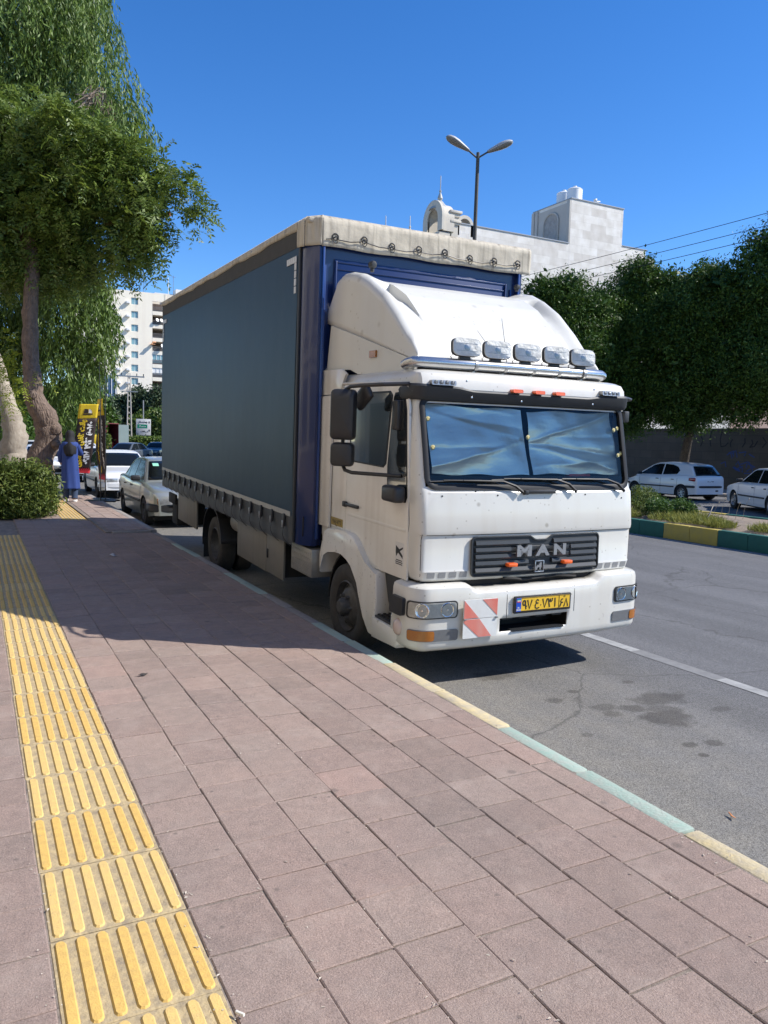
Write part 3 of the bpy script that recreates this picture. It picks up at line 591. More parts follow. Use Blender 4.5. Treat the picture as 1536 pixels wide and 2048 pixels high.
# far trees behind the junction, one by one
FAR = [("dark conifer left of the lattice pole below the apartment block", [(18.52, 117.5, 4.3, 2.5), (18.0, 117, 2.0, 2.2), (18.8, 117.5, 6.2, 1.2)]), ("dark conifer behind the lattice pole below the apartment block", [(20.74, 116.41, 5.0, 2.6), (20.9, 116.5, 7.3, 1.3), (20.4, 116, 2, 2.4)]), ("tall dark conifer beside the rear edge of the truck box", [(23.0, 113.23, 5.2, 2.6), (22.9, 113.1, 7.4, 1.2), (24, 113, 2.4, 2.4)]), ("pale green olive-like tree behind the white road sign", [(20.6, 108.4, 2.6, 2.2), (22.4, 107.4, 3.1, 2.0)]),
       ("dark tree in the shade left of the yellow and black banner", [(6.02, 76.28, 2.82, 1.9), (7.22, 75.74, 3.75, 2.23)]), ("dark tree seen between the blue robe and the banner", [(8.99, 80.36, 2.51, 2.1), (11.17, 84.9, 2.62, 1.9), (10.4, 83, 4.4, 1.6)]), ("dark tree at the left edge behind the pale trunk", [(3.79, 66.02, 1.84, 1.9), (2.2, 66, 3.6, 2.2), (1.4, 60, 1.6, 2.2), (.2, 60, 3.4, 2.2)]), ("dark tree behind the drooping branches above the banner", [(12.6, 96, 3.4, 2.4), (10.5, 95, 5.2, 2.4)])]
for i, (lb, bl) in enumerate(FAR):
    l_ = np.array([bl[0][0], bl[0][1], RZ]); o = empty("distant_tree", tuple(l_), label=lb, cat="tree", group="trees around the far junction")
    V, t = clump_leaves(bl, 1900, 6, .42, .2, .3, shell=.6, flat=.4); V[..., 2] = np.maximum(V[..., 2], RZ)
    quads_obj("crown", V - l_, l_con if i in (0, 1, 2, 7) else (l_neem if i == 3 else l_fic), o, t)
    branches(o, "trunk", [[(0, 0, 0, .25), (0, 0, 2.2, .2), (0, 0, 4, .12)]], b_dark, 8)
def hedge(x0, x1, y0, y1, h, label):
    l_ = np.array([(x0 + x1) / 2, (y0 + y1) / 2, RZ]); n = int(2600); P = np.stack([rng.uniform(x0, x1, n), rng.uniform(y0, y1, n), RZ + h * (rng.random(n) ** .5)], 1)
    per = 5; c = np.repeat(P, per, 0) + rng.normal(size=(n * per, 3)) * .1; V = kite(c, rng.normal(size=(n * per, 3)), rng.normal(size=(n * per, 3)), .22 * (.7 + .6 * rng.random(n * per)), .13 * np.ones(n * per))
    o = quads_obj("hedge", V - l_, l_neem, tint=rng.random(n * per) * .8); o.location = tuple(l_); tag(o, label, "hedge", "clipped hedges by the far junction")
hedge(14.8, 20.5, 86, 90, 1.75, "clipped hedge right of the white road sign, ending at the truck box"); hedge(5.0, 11.5, 78, 80.5, 1.9, "clipped hedge seen behind the banner and the grey car")
# ================================================================== TRUCK
CX = .02
m_white = M("truck_white_paint", (.61, .60, .555), .32, spec=.5, coat=.5, n=(2.2, .6), c2=(.61, .59, .53), streak=(7, .32, (.45, .39, .30)), speck=(24, .55, (.22, .18, .13)))
m_white2 = M("truck_side_paint", (.78, .76, .70), .36, coat=.4, n=(3, .8), c2=(.68, .64, .56), streak=(6, .5, (.46, .40, .31)), speck=(30, .5, (.25, .20, .15)))
m_gel = M("fairing_gelcoat", (.56, .555, .515), .42, coat=.2, n=(1.5, .4), c2=(.62, .61, .56), streak=(6, .22, (.50, .45, .37)), speck=(16, .4, (.30, .26, .2)))
m_blk = M("black_plastic", (.018, .018, .02), .45, n=(8, .5), c2=(.035, .034, .033))
m_blkg = M("black_rubber", (.010, .010, .011), .5, spec=.3)
m_dark = M("dark_chassis", (.014, .013, .012), .8)
m_grey = M("grey_plastic", (.030, .033, .036), .55, n=(6, .5))
m_grille = M("grille_plastic", (.032, .037, .042), .5, n=(12, .5))
m_tyre = M("tyre_rubber", (.026, .024, .022), .85, n=(14, .9), c2=(.06, .053, .045), bump=(60, .002))
m_rim = M("rim_dirty_grey", (.10, .095, .088), .6, metal=.2, n=(22, .9), c2=(.04, .036, .032))
m_chrome = M("chrome", (.60, .60, .59), .24, metal=.9, n=(20, .5))
m_steel = M("galvanised_steel", (.42, .42, .42), .38, metal=.8, n=(20, .8), c2=(.25, .25, .24))
m_navy = M("navy_body_paint", (.003, .018, .095), .33, coat=.4, n=(5, .5), streak=(12, .2, (.015, .03, .08)))
m_navy2 = M("navy_post_paint", (.010, .045, .19), .3, coat=.4)
m_curt = M("pvc_curtain", (.004, .030, .070), .45, spec=.3, n=(.5, .7), c2=(.006, .030, .050), streak=(3, .12, (.035, .05, .058)), bump=(1.3, .01))
m_hem = M("curtain_hem", (.026, .036, .047), .5, n=(5, .7), c2=(.065, .066, .066), streak=(9, .3, (.10, .10, .095)))
m_canv = M("roof_canvas", (.56, .51, .41), .75, n=(3.5, 1.0), c2=(.40, .355, .275), streak=(22, .85, (.15, .13, .10)), bump=(7, .012))
m_canv2 = M("roof_canvas_dark", (.060, .058, .052), .85, n=(8, .9), c2=(.04, .04, .038))  # much darker, mottled tone for the strip between cream valance and curtain
m_lock = M("locker_panel_grime", (.19, .175, .15), .55, metal=.15, n=(5, .8), c2=(.17, .155, .13), streak=(10, .5, (.10, .09, .075)))
m_lens = glass_mat("clear_lens", (.97, .97, .96), ior=1.12)
m_glass = glass_mat("window_glass", (.86, .93, .92), ior=1.4)
m_reflc = M("lamp_reflector", (.80, .80, .80), .12, metal=1, bump=(60, .004))
m_hlref = M("headlamp_housing", (.60, .60, .58), .35, metal=.3, n=(20, .8), c2=(.3, .3, .29))
m_amb = M("amber_lens", (.38, .13, .015), .25, coat=.6, n=(60, .5))
m_org = M("orange_marker_lens", (.85, .13, .015), .22, coat=.8)
m_greyl = M("smoked_lens", (.16, .165, .17), .2, coat=.8, n=(50, .6))
m_dglass = M("dark_window_glass", (.012, .015, .016), .02, spec=1, coat=1); m_dglass.node_tree.nodes["Principled BSDF"].inputs["IOR"].default_value = 1.9
m_redw = M("board_red", (.62, .10, .07), .45, n=(9, .9), c2=(.55, .22, .17), streak=(7, .3, (.6, .5, .45)))
m_wht = M("board_white", (.66, .68, .67), .5, n=(9, .9), c2=(.56, .55, .52))
m_plY = M("plate_yellow", (.80, .49, .03), .45, n=(20, .4)); m_plB = M("plate_blue", (.01, .07, .45), .4); m_ink = M("plate_ink", (.012, .012, .012), .5)
m_letter = M("badge_silver", (.55, .55, .56), .28, metal=.9)
m_foil = bpy.data.materials.new("foil_sunshade"); m_foil.use_nodes = True
def foil():
    t = m_foil.node_tree; b = t.nodes["Principled BSDF"]; N = t.nodes.new; Lk = t.links.new
    b.inputs["Base Color"].default_value = (.66, .64, .59, 1); b.inputs["Metallic"].default_value = .42; b.inputs["Roughness"].default_value = .26
    tc = N("ShaderNodeTexCoord"); mp = N("ShaderNodeMapping"); mp.inputs["Rotation"].default_value = (0, R(20), 0); mp.inputs["Scale"].default_value = (.9, 1, 3.2); Lk(tc.outputs["Object"], mp.inputs[0])
    n1 = N("ShaderNodeTexNoise"); n1.inputs["Scale"].default_value = 2.2; n1.inputs["Detail"].default_value = 4; Lk(mp.outputs[0], n1.inputs[0])
    n2 = N("ShaderNodeTexVoronoi"); n2.inputs["Scale"].default_value = 2.6; n2.feature = 'DISTANCE_TO_EDGE'; mw = N("ShaderNodeMix"); mw.data_type = 'RGBA'; mw.inputs["Factor"].default_value = .25; nw = N("ShaderNodeTexNoise"); nw.inputs["Scale"].default_value = 3; Lk(tc.outputs["Object"], nw.inputs[0]); Lk(mp.outputs[0], mw.inputs["A"]); Lk(nw.outputs["Color"], mw.inputs["B"]); Lk(mw.outputs["Result"], n2.inputs["Vector"])
    n3 = N("ShaderNodeTexNoise"); n3.inputs["Scale"].default_value = 26; n3.inputs["Detail"].default_value = 6; Lk(tc.outputs["Object"], n3.inputs[0])
    a = N("ShaderNodeMath"); a.operation = 'MULTIPLY_ADD'; a.inputs[1].default_value = .42; Lk(n2.outputs["Distance"], a.inputs[0]); Lk(n1.outputs["Fac"], a.inputs[2])
    c = N("ShaderNodeMath"); c.operation = 'MULTIPLY_ADD'; c.inputs[1].default_value = .07; Lk(n3.outputs["Fac"], c.inputs[0]); Lk(a.outputs[0], c.inputs[2])
    bp = N("ShaderNodeBump"); bp.inputs["Distance"].default_value = .009; bp.inputs["Strength"].default_value = .8; Lk(c.outputs[0], bp.inputs["Height"]); Lk(bp.outputs[0], b.inputs["Normal"])
foil()

TR = empty("delivery_truck", label="white-cabbed box truck with dark blue curtain sides parked against the kerb", cat="truck")
_a = R(1.694); _b = R(-.8)
rotm = Matrix.Rotation(_b, 4, 'Z') @ Matrix.Rotation(_a, 4, 'X') @ Matrix.Rotation(-R(.11), 4, 'Y')
TR.matrix_world = Matrix.Translation(Vector((4.096, 6.23, -.15))) @ rotm @ Matrix.Translation((0, 0, -.13))
T = TR
class Path:
    """horizontal plan curve of the cab or bumper front: s = 0 centre, s<0 kerb side"""
    def __init__(s, w, yf, bow, rx, ry, yend, cx=CX, e=2.3):
        P = []; xs = w - rx
        for k in range(41):
            x = xs * k / 40; P.append((x, yf + bow * (x / xs) ** 2))
        y0 = yf + bow
        for k in range(1, 13):
            q = math.pi / 2 * k / 12; P.append((xs + rx * math.sin(q) ** (2 / e), y0 + ry * (1 - math.cos(q) ** (2 / e))))
        n = 12
        for k in range(1, n + 1): P.append((w, lerp(y0 + ry, yend, k / n)))
        L_ = [0]
        for i in range(1, len(P)): L_.append(L_[-1] + math.hypot(P[i][0] - P[i - 1][0], P[i][1] - P[i - 1][1]))
        s.P = np.array(P); s.L = np.array(L_); s.len = L_[-1]; s.cx = cx
    def at(s, q, off=0.0):
        a = min(abs(q), s.len - 1e-4); sg = 1 if q >= 0 else -1
        x, y = np.interp(a, s.L, s.P[:, 0]), np.interp(a, s.L, s.P[:, 1])
        x2, y2 = np.interp(min(a + .01, s.len), s.L, s.P[:, 0]), np.interp(min(a + .01, s.len), s.L, s.P[:, 1])
        x1, y1 = np.interp(max(a - .01, 0), s.L, s.P[:, 0]), np.interp(max(a - .01, 0), s.L, s.P[:, 1])
        tx, ty = x2 - x1, y2 - y1; l = math.hypot(tx, ty) or 1
        nx, ny = ty / l, -tx / l
        return s.cx + sg * (float(x) + nx * off), float(y) + ny * off
    def s_at_x(s, x): 
        a = abs(x - s.cx); i = int(np.argmax(s.P[:, 0] >= a)); return float(np.interp(a, s.P[:i + 1, 0], s.L[:i + 1])) * (1 if x > s.cx else -1)

def band(g, surf, ss, zb, zt, o0, o1, nz=1):
    """closed strip on surface surf(s,z,off)->(x,y,z), columns ss, between zb(s) and zt(s), thickness o0..o1"""
    F = [[surf(s_, lerp(zb(s_), zt(s_), j / nz), o1) for j in range(nz + 1)] for s_ in ss]
    B = [[surf(s_, lerp(zb(s_), zt(s_), j / nz), o0) for j in range(nz + 1)] for s_ in ss]
    A = g.grid(F); C = g.grid(B); n = len(ss)
    for i in range(n - 1):
        g.face([A[i][0], A[i + 1][0], C[i + 1][0], C[i][0]]); g.face([A[i][-1], A[i + 1][-1], C[i + 1][-1], C[i][-1]])
    for j in range(nz):
        for i in (0, -1): g.face([A[i][j], A[i][j + 1], C[i][j + 1], C[i][j]])
def rr(s0, s1, z0, z1, r, n=14):
    """column list and z-functions of a rounded rectangle"""
    ss = [s0 + r * (1 - math.cos(math.pi / 2 * k / 4)) for k in range(5)] + [lerp(s0 + r, s1 - r, k / n) for k in range(1, n)] + [s1 - r * (1 - math.sin(math.pi / 2 * k / 4)) for k in range(5)]
    def inset(s_):
        d = min(s_ - s0, s1 - s_)
        return 0 if d >= r else r - math.sqrt(max(0, r * r - (r - d) ** 2))
    return ss, (lambda s_: z0 + inset(s_)), (lambda s_: z1 - inset(s_))

# ---- cab shell: horizontal rings at these heights (z, yf, half width, bow, y back)
RINGS = [(.86, -1.085, 1.055), (.875, -1.10, 1.07), (.94, -1.112, 1.085), (.955, -1.105, 1.087), (1.222, -1.098, 1.09), (1.232, -1.112, 1.09), (1.262, -1.118, 1.09), (1.42, -1.10, 1.09), (1.555, -1.082, 1.088), (1.585, -1.06, 1.087), (1.60, -1.055, 1.087),
         (1.9, -.987, 1.083), (2.245, -.905, 1.075), (2.27, -.90, 1.075), (2.31, -.925, 1.072), (2.36, -.945, 1.07), (2.43, -.935, 1.065), (2.475, -.91, 1.05), (2.495, -.87, 1.03), (2.508, -.80, .99), (2.512, -.70, .90)]
def ringpath(z):
    zs = [q[0] for q in RINGS]; yf = float(np.interp(z, zs, [q[1] for q in RINGS])); w = float(np.interp(z, zs, [q[2] for q in RINGS]))
    return Path(w, yf, .045, .065, .115, 1.02)
_rc = {}
def cabS(s_, z, off=0):
    k = round(z, 4)
    if k not in _rc: _rc[k] = ringpath(z)
    x, y = _rc[k].at(s_, off); return (x, y, z)
g = MB(); sN = 62
sfr = [-1.03 + 2.06 * i / 30 for i in range(31)]
tail = [1.05, 1.07, 1.09, 1.11, 1.13, 1.15, 1.18, 1.22, 1.3, 1.5, 1.8, 2.2, 2.6, 3.02]
ss = [-q for q in tail[::-1]] + sfr + tail
cols_ = []
for z, yf, wd in RINGS: cols_.append([cabS(s_, z) for s_ in ss])
VV = g.grid(cols_)
# windscreen opening
dele = []
for f in g.bm.faces:
    c = f.calc_center_median()
    if 1.60 < c.z < 2.245 and abs(c.x - CX) < 1.0 and c.y < -.8: dele.append(f)
bmesh.ops.delete(g.bm, geom=dele, context='FACES')
top = VV[-1]; g.face([v for v in top])
for i in range(len(VV) - 1): g.face([VV[i][0], VV[i + 1][0], VV[i + 1][-1], VV[i][-1]])
cab = g.build("cab_shell", m_white, T, ang=28)
# dark interior box behind the windscreen
g = MB(); g.box(-.98, 1.02, -.80, .9, 1.15, 2.44); bmesh.ops.delete(g.bm, geom=[f for f in g.bm.faces if f.calc_center_median().y < -.79], context='FACES')
g.box(-.99, 1.03, -1.0, -.62, 1.45, 1.63, bev=.03)
m_int = M("cab_interior", (.02, .02, .022), .8)
g.build("cab_interior", m_int, T)
# red case and papers on the dashboard
g = MB(); g.box(.42, .66, -.97, -.90, 1.635, 1.70, bev=.01); g.build("dashboard_case", M("red_case", (.45, .02, .02), .4), T)
g = MB(); g.box(.10, .38, -.97, -.9, 1.632, 1.655, bev=.004); g.build("dashboard_papers", M("paper", (.6, .58, .5), .7), T)
# windscreen
g = MB(); nS = 24
rows = [[cabS(-1.0 + 2.0 * i / nS, 1.605 + .635 * j / 12, -.004) for j in range(13)] for i in range(nS + 1)]
g.grid(rows); g.build("windscreen", m_glass, T, fixn=False)
g = MB()
def frame(g, s0, s1, z0, z1, r, wd, o0, o1, surf, n=16):
    """rounded picture frame on a surface"""
    outer = []; 
    pts = []
    for (cs, cz, a) in ((s1 - r, z1 - r, 0), (s0 + r, z1 - r, 90), (s0 + r, z0 + r, 180), (s1 - r, z0 + r, 270)):
        for k in range(6):
            q = R(a + 18 * k); pts.append((cs, cz, math.cos(q), math.sin(q)))
    def side(a, b):
        k0 = [(lerp(a[0], b[0], t), lerp(a[1], b[1], t), a[2], a[3]) for t in [i / n for i in range(1, n)]]; return k0
    full = []
    for i in range(4):
        seg = pts[i * 6:(i + 1) * 6]; full += seg
        nx = pts[((i + 1) * 6) % 24]; full += side(seg[-1], nx)
    m_ = len(full); rings = []
    for cs, cz, c, s_ in full:
        rings.append(g._new([surf(cs + c * (r + a), cz + s_ * (r + a), o) for a, o in ((0, o0), (0, o1 * .8), (-wd * .3, o1), (-wd * .7, o1), (-wd, o1 * .8), (-wd, o0))]))
    for i in range(m_):
        A, B = rings[i], rings[(i + 1) % m_]
        for k in range(5): g.face([A[k], A[k + 1], B[k + 1], B[k]])
frame(g, -1.035, 1.035, 1.577, 2.30, .09, .042, -.02, .018, cabS)
g.build("windscreen_gasket", m_blkg, T)
# black ceramic band at the foot and sides of the glass
g = MB(); band(g, cabS, [-1.0 + 2 * i / 24 for i in range(25)], lambda s_: 1.60, lambda s_: 1.685, -.012, -.008)
g.build("windscreen_black_band", m_blkg, T)
# sunshades of crumpled foil behind the glass
def shade(s0t, s0b, s1t, s1b, zb, zt0, zt1, seed, cups, creases):
    rg = np.random.default_rng(seed); g = MB(); n, k = 80, 48; rows = []
    ph = rg.uniform(0, 6, 8)
    for i in range(n + 1):
        u = i / n; row = []
        for j in range(k + 1):
            v = j / k; s_ = lerp(lerp(s0b, s1b, u), lerp(s0t, s1t, u), v); zt = lerp(zt0, zt1, u) + .008 * math.sin(9 * u + ph[0]); z = lerp(zb + .006 * math.sin(14 * u + ph[1]), zt, v)
            fold = .010 * math.sin(4 * (u * .6 + v * 1.3) + ph[2]) + .005 * math.sin(8 * (u * .5 - v) + ph[3]) + .0014 * math.sin(21 * (u + .4 * v) + ph[4]) + .0003 * rg.normal()
            for (ua, va, ub, vb, hh, ww) in creases:
                dx_, dz_ = ub - ua, vb - va; tt_ = max(0, min(1, ((u - ua) * dx_ + (v - va) * dz_) / (dx_ * dx_ + dz_ * dz_))); dd_ = ((u - ua) * dz_ - (v - va) * dx_) / math.hypot(dx_, dz_)
                fold += .6 * hh * tt_ ** .5 * math.exp(-abs(dd_) / (ww * (.35 + tt_)))
            row.append(cabS(s_, z, -.055 + fold))
        rows.append(row)
    g.grid(rows); o = g.build("sunshade", m_foil, T, ang=60, fixn=False)
    gc = MB()
    for s_, z in cups:
        c = Vector(cabS(s_, z, -.006)); nrm = (Vector(cabS(s_, z, .05)) - c).normalized()
        gc.lathe([(0, .006), (.010, .008), (.012, .002), (.020, .0), (.021, -.004)], mat=Matrix.Translation(c) @ nrm.to_track_quat('Z', 'Y').to_matrix().to_4x4(), n=14)
    gc.build("suction_cup", M("cup_plastic", (.62, .52, .22), .25, coat=.8), o, split=True)
shade(-.965, -.94, -.060, -.035, 1.69, 2.235, 2.222, 3, [(-.965, 2.12), (-.94, 1.90), (-.045, 2.0)], [(1, .52, .05, .12, .030, .06), (1, .55, .3, .80, .012, .05), (.9, .45, .2, .38, -.014, .04), (0, .9, .9, .72, -.012, .05), (.95, .9, .5, 1, .01, .03)])
shade(-.012, .012, .94, .985, 1.70, 2.215, 2.235, 5, [(.975, 2.10), (.93, 2.085), (.99, 1.88), (.955, 1.865)], [(0, .52, 1, .98, .034, .05), (0, .5, .95, .30, -.028, .06), (0, .46, .9, .10, .03, .07), (0, .12, .9, .22, .022, .06), (.2, .6, .95, .6, -.012, .04)])
# sun visor and header lamps
VP = {}
def visS(s_, z, off=0): return cabS(s_, z, off)
def vt(s_):
    a = abs(s_); return float(np.interp(a, [0, .58, .74, 1.4], [2.352, 2.352, 2.378, 2.40]))
vs_ = [-1.28 + 2.56 * i / 60 for i in range(61)]
g = MB()
F = []
for s_ in vs_:
    zt, zb = vt(s_), 2.275; ed = max(0, (abs(s_) - 1.18) / .1)
    zb = lerp(zb, lerp(zb, zt, .5), ed ** 2); zt = lerp(zt, lerp(zb, zt, .5), ed ** 2 * .8)
    F.append([cabS(s_, zt, -.01), cabS(s_, zt, .018), cabS(s_, lerp(zt, zb, .15), .030), cabS(s_, lerp(zt, zb, .8), .040), cabS(s_, zb, .036), cabS(s_, zb - .010, .026), cabS(s_, zb - .006, -.01)])
A = g.grid(F); g.face(A[0][::-1]); g.face(A[-1])
g.build("sun_visor", m_grey, T)
for s0 in (-.865, .82):
    g = MB(); ss2, a, b = rr(s0 - .105, s0 + .105, 2.382, 2.420, .01, 6); band(g, cabS, ss2, a, b, 0, .045)
    o = g.build("led_strip_lamp", m_steel, T)
    g = MB()
    for k in range(4):
        c = Vector(cabS(s0 - .072 + .048 * k, 2.401, .046)); nrm = (Vector(cabS(s0, 2.392, .1)) - Vector(cabS(s0, 2.392, 0))).normalized()
        g.lathe([(0, .004), (.010, .003), (.014, 0), (.017, .002), (.018, -.003)], mat=Matrix.Translation(c) @ nrm.to_track_quat('Z', 'Y').to_matrix().to_4x4(), n=14)
    g.build("led_lens", m_lens if False else m_greyl, o, split=True)
for s0 in (-.242 + .05, .028, .238):
    g = MB(); ss2, a, b = rr(s0 - .048, s0 + .048, 2.356, 2.384, .010, 6); band(g, cabS, ss2, a, b, 0, .05); g.build("orange_marker_lamp", m_org, T)
g = MB()
for s_, z in ((-.62, 2.30), (.60, 2.30), (-.64, 2.43), (.66, 2.43), (-.15, 2.29)):
    c = Vector(cabS(s_, z, .07 if z < 2.4 else 0.0)); nrm = Vector((0, -1, .2)).normalized(); g.lathe([(0, .005), (.007, .003), (.009, 0)], mat=Matrix.Translation(c) @ nrm.to_track_quat('Z', 'Y').to_matrix().to_4x4(), n=8)
g.build("visor_screw", m_chrome, T, split=True)
# front panel details: shut lines
m_gap = M("panel_gap", (.03, .028, .026), .9)
g = MB(); 
band(g, cabS, [-1.08 + 2.16 * i / 40 for i in range(41)], lambda s_: 1.2235, lambda s_: 1.2275, -.004, .001)
for sg in (-1, 1):
    band(g, cabS, [sg * 1.066, sg * 1.07], lambda s_: .87, lambda s_: 1.235, -.004, .0015, 8)
    band(g, cabS, [sg * 1.235, sg * 1.241], lambda s_: .87, lambda s_: 2.36, -.004, .001, 14)
g.build("panel_gap", m_gap, T, split=True)
# air vents stickers low on the panel
m_vent = M("vent_mesh_grey", (.30, .30, .295), .6, n=(90, .8), c2=(.2, .2, .2))
g = MB()
for s0 in (-1.0, -.905, -.81, -.715):
    for sg in (-1, 1):
        if sg < 0: a0 = s0 + .02
        else: a0 = -s0 - .01
        ss2, a, b = rr(a0 - .032, a0 + .032, .888, .935, .006, 4); band(g, cabS, ss2, a, b, 0, .0025)
g.build("vent_inset", m_vent, T, split=True)
# grille
g = MB()
gx0, gx1, gz0, gz1 = -.615 - CX, .675 - CX, .895, 1.205
def gtop(s_):
    return gz1 - .036 * max(0, min(1, (.115 - abs(s_ - .03)) / .055))
def rrg(r):
    def a(s_):
        d = min(s_ - gx0, gx1 - s_); return 0 if d >= r else r - math.sqrt(max(0, r * r - (r - d) ** 2))
    return a
ig = rrg(.035)
ssg = [gx0 + .035 * (1 - math.cos(math.pi / 2 * k / 4)) for k in range(5)] + [lerp(gx0 + .035, gx1 - .035, k / 50) for k in range(1, 50)] + [gx1 - .035 * (1 - math.sin(math.pi / 2 * k / 4)) for k in range(5)]
tilt = lambda s_: 0.0
def trap(s_): return .02 * 0
band(g, cabS, ssg, lambda s_: gz0 + ig(s_), lambda s_: gtop(s_) - ig(s_), 0, .012)
grille = g.build("grille", m_grille, T)
g = MB()
# raised rim
for i in range(len(ssg) - 1):
    pass
rim = [(s_, gtop(s_) - ig(s_)) for s_ in ssg] + [(s_, gz0 + ig(s_)) for s_ in ssg[::-1]]
g.tube([cabS(s_, z, .016) for s_, z in rim], .009, n=6, closed=True)
g.build("grille_rim", m_grille, grille)
for k in range(5):
    zc = 1.155 - k * .054
    g = MB()
    def prof(z0): return [(z0 + .024, .014), (z0 + .018, .030), (z0 - .008, .036), (z0 - .018, .030), (z0 - .020, .014)]
    segs_ = [(gx0 + .03, gx1 - .03)] if k not in (0,) else [(gx0 + .03, -.10), (.15, gx1 - .03)]
    if k in (1, 2): segs_ = [(gx0 + .03, -.275), (.335, gx1 - .03)]
    if k == 3: segs_ = [(gx0 + .03, -.1), (.14, gx1 - .03)]
    for a, b in segs_:
        rows = [[cabS(lerp(a, b, i / 20), z, o) for z, o in prof(zc)] for i in range(21)]
        A = g.grid(rows); g.face(A[0]); g.face(A[-1][::-1])
    if k in (1, 2):
        rows = [[cabS(lerp(-.275, .335, i / 12), z, o * .6 + .002) for z, o in prof(zc)] for i in range(13)]; A = g.grid(rows)
    g.build("grille_slat", m_grille, grille)
# letters
for ch, xc, wx_ in (("M", -.165, .145), ("A", .018, .145), ("N", .195, .125)):
    c = Vector(cabS(xc, 1.086, .052)); 
    mtx = Matrix.Translation(c) @ Matrix.Rotation(R(90), 4, 'X')
    text_obj("badge_letter", ch, .118, m_letter, grille, ext=.008, wx=wx_, bold=.006, mtx=mtx)
# square emblem with a striding lion
g = MB(); ex, ez = .012, .958
for a, b, c_, d in ((-.046, .046, .040, .048), (-.046, .046, -.048, -.040), (-.046, -.038, -.04, .04), (.038, .046, -.04, .04)):
    g.box(ex + a, ex + b, -1.165, -1.145, ez + c_, ez + d, bev=.002)
emb = g.build("emblem", m_letter, grille)
g = MB(); lion = [(-.034, -.032), (-.022, -.032), (-.016, -.012), (.006, -.010), (.010, -.032), (.020, -.032), (.020, -.006), (.024, .010), (.030, .022), (.026, .032), (.016, .034), (.006, .024), (-.002, .012), (-.020, .008), (-.028, .002), (-.031, -.010), (-.037, -.002), (-.039, .012), (-.042, .010), (-.041, -.008), (-.034, -.016)]
g.prism([(ex + a * .9, ez + b * .95) for a, b in lion], -1.158, -1.150, 'y'); g.build("lion_relief", m_letter, emb)
for sx in (-.265, .295):
    g = MB(); g.box(sx - .045, sx + .045, -1.185, -1.13, .967, .998, bev=.008); g.build("orange_marker_lamp", m_org, grille)
# dark slot under the panel
g = MB(); band(g, cabS, [-1.10 + 2.2 * i / 30 for i in range(31)], lambda s_: .79, lambda s_: .885, -.12, -.02); g.build("lower_cab_skirt", m_dark, T)
g = MB()
for s0 in (-.93, -.90, -.87, -.84, -.81, -.78, .80, .83, .86, .89, .92):
    band(g, cabS, [s0 - .007, s0 + .007], lambda s_: .80, lambda s_: .86, -.02, -.008)
g.build("skirt_rib", m_grey, T, split=True)
g = MB(); g.tube([(-.30, -1.1, .865), (-.2, -1.13, .86), (-.1, -1.1, .84), (.25, -1.1, .86), (.45, -1.1, .84)], .012, n=6); g.build("hose", m_dark, T)

# ---- bumper
BP = Path(1.165, -1.215, .05, .17, .24, -.80)
def bumS(s_, z, off=0):
    zz = [(.335, -.05), (.36, -.012), (.385, 0), (.50, .004), (.70, 0), (.78, -.006), (.81, -.02)]
    o = float(np.interp(z, [q[0] for q in zz], [q[1] for q in zz])); x, y = BP.at(s_, off + o)
    return (x, y, z + .010 * (s_ / 1.1))
g = MB()
def btop(s_): return .80 + .045 * max(0, min(1, (-s_ - .62) / .07)) + .045 * max(0, min(1, (s_ - .60) / .07))
sb = [-1.6, -1.5, -1.42] + [-1.36 + 2.72 * i / 80 for i in range(81)] + [1.42, 1.5, 1.6]
zrel = [.335, .345, .36, .385, .42, .455, .565, .60, .66, .70]
rows = []
for s_ in sb:
    t_ = btop(s_); row = [bumS(s_, .335, -.06)] + [bumS(s_, z) for z in zrel]
    row += [(*BP.at(s_, -.004)[:2], lerp(.70, t_, .7)), (*BP.at(s_, -.012)[:2], t_ - .012), (*BP.at(s_, -.03)[:2], t_), (*BP.at(s_, -.10 if abs(s_) > .66 else -.07)[:2], t_ + .012), (*BP.at(s_, -.15)[:2], t_ + .012)]
    row = [tuple(p[:2]) + ((p[2]) if j < 11 else p[2] + .010 * (s_ / 1.1),) for j, p in enumerate(row)]
    rows.append(row)
g.grid(rows)
dele = [f for f in g.bm.faces if .455 < f.calc_center_median().z < .565 and -.375 < f.calc_center_median().x < .30 and f.calc_center_median().y < -1.1]
bmesh.ops.delete(g.bm, geom=dele, context='FACES')
bumper = g.build("bumper", m_white, T, solid=.012, ang=40)
g = MB(); g.box(-.40, .31, -1.19, -.98, .44, .60); bmesh.ops.delete(g.bm, geom=[f for f in g.bm.faces if f.calc_center_median().y < -1.18], context='FACES')
g.box(-.36, .27, -1.05, -1.02, .52, .56); g.build("bumper_recess", m_dark, bumper)
g = MB()
for x in (-.30, -.13, .04, .2): g.box(x - .05, x + .05, -1.19, -1.16, .542, .572, bev=.004)
g.build("recess_bracket", m_grey, bumper, split=True)
g = MB()
for i in range(34):
    x = -.27 + i * .0155; g.box(x, x + .009, -1.225, -1.17, .446, .459)
g.build("bumper_tread", m_grey, bumper)
g = MB()
for s0 in (-.345, .34): band(g, bumS, [s0 - .002, s0 + .002], lambda s_: .566, lambda s_: .79, -.004, .0015, 6)
g.build("bumper_gap", m_gap, bumper, split=True)
g = MB()
for s0, z in ((.70, .66), (.66, .49)):
    x, y, z_ = bumS(s0, z, .002); g.lathe([(.0, .0), (.022, .001), (.024, .004), (.027, .004), (.028, 0)], 'y', (x, y + .004, z_), n=20, mat=None)
ob = g.build("towing_eye_cover", m_white, bumper, split=True)
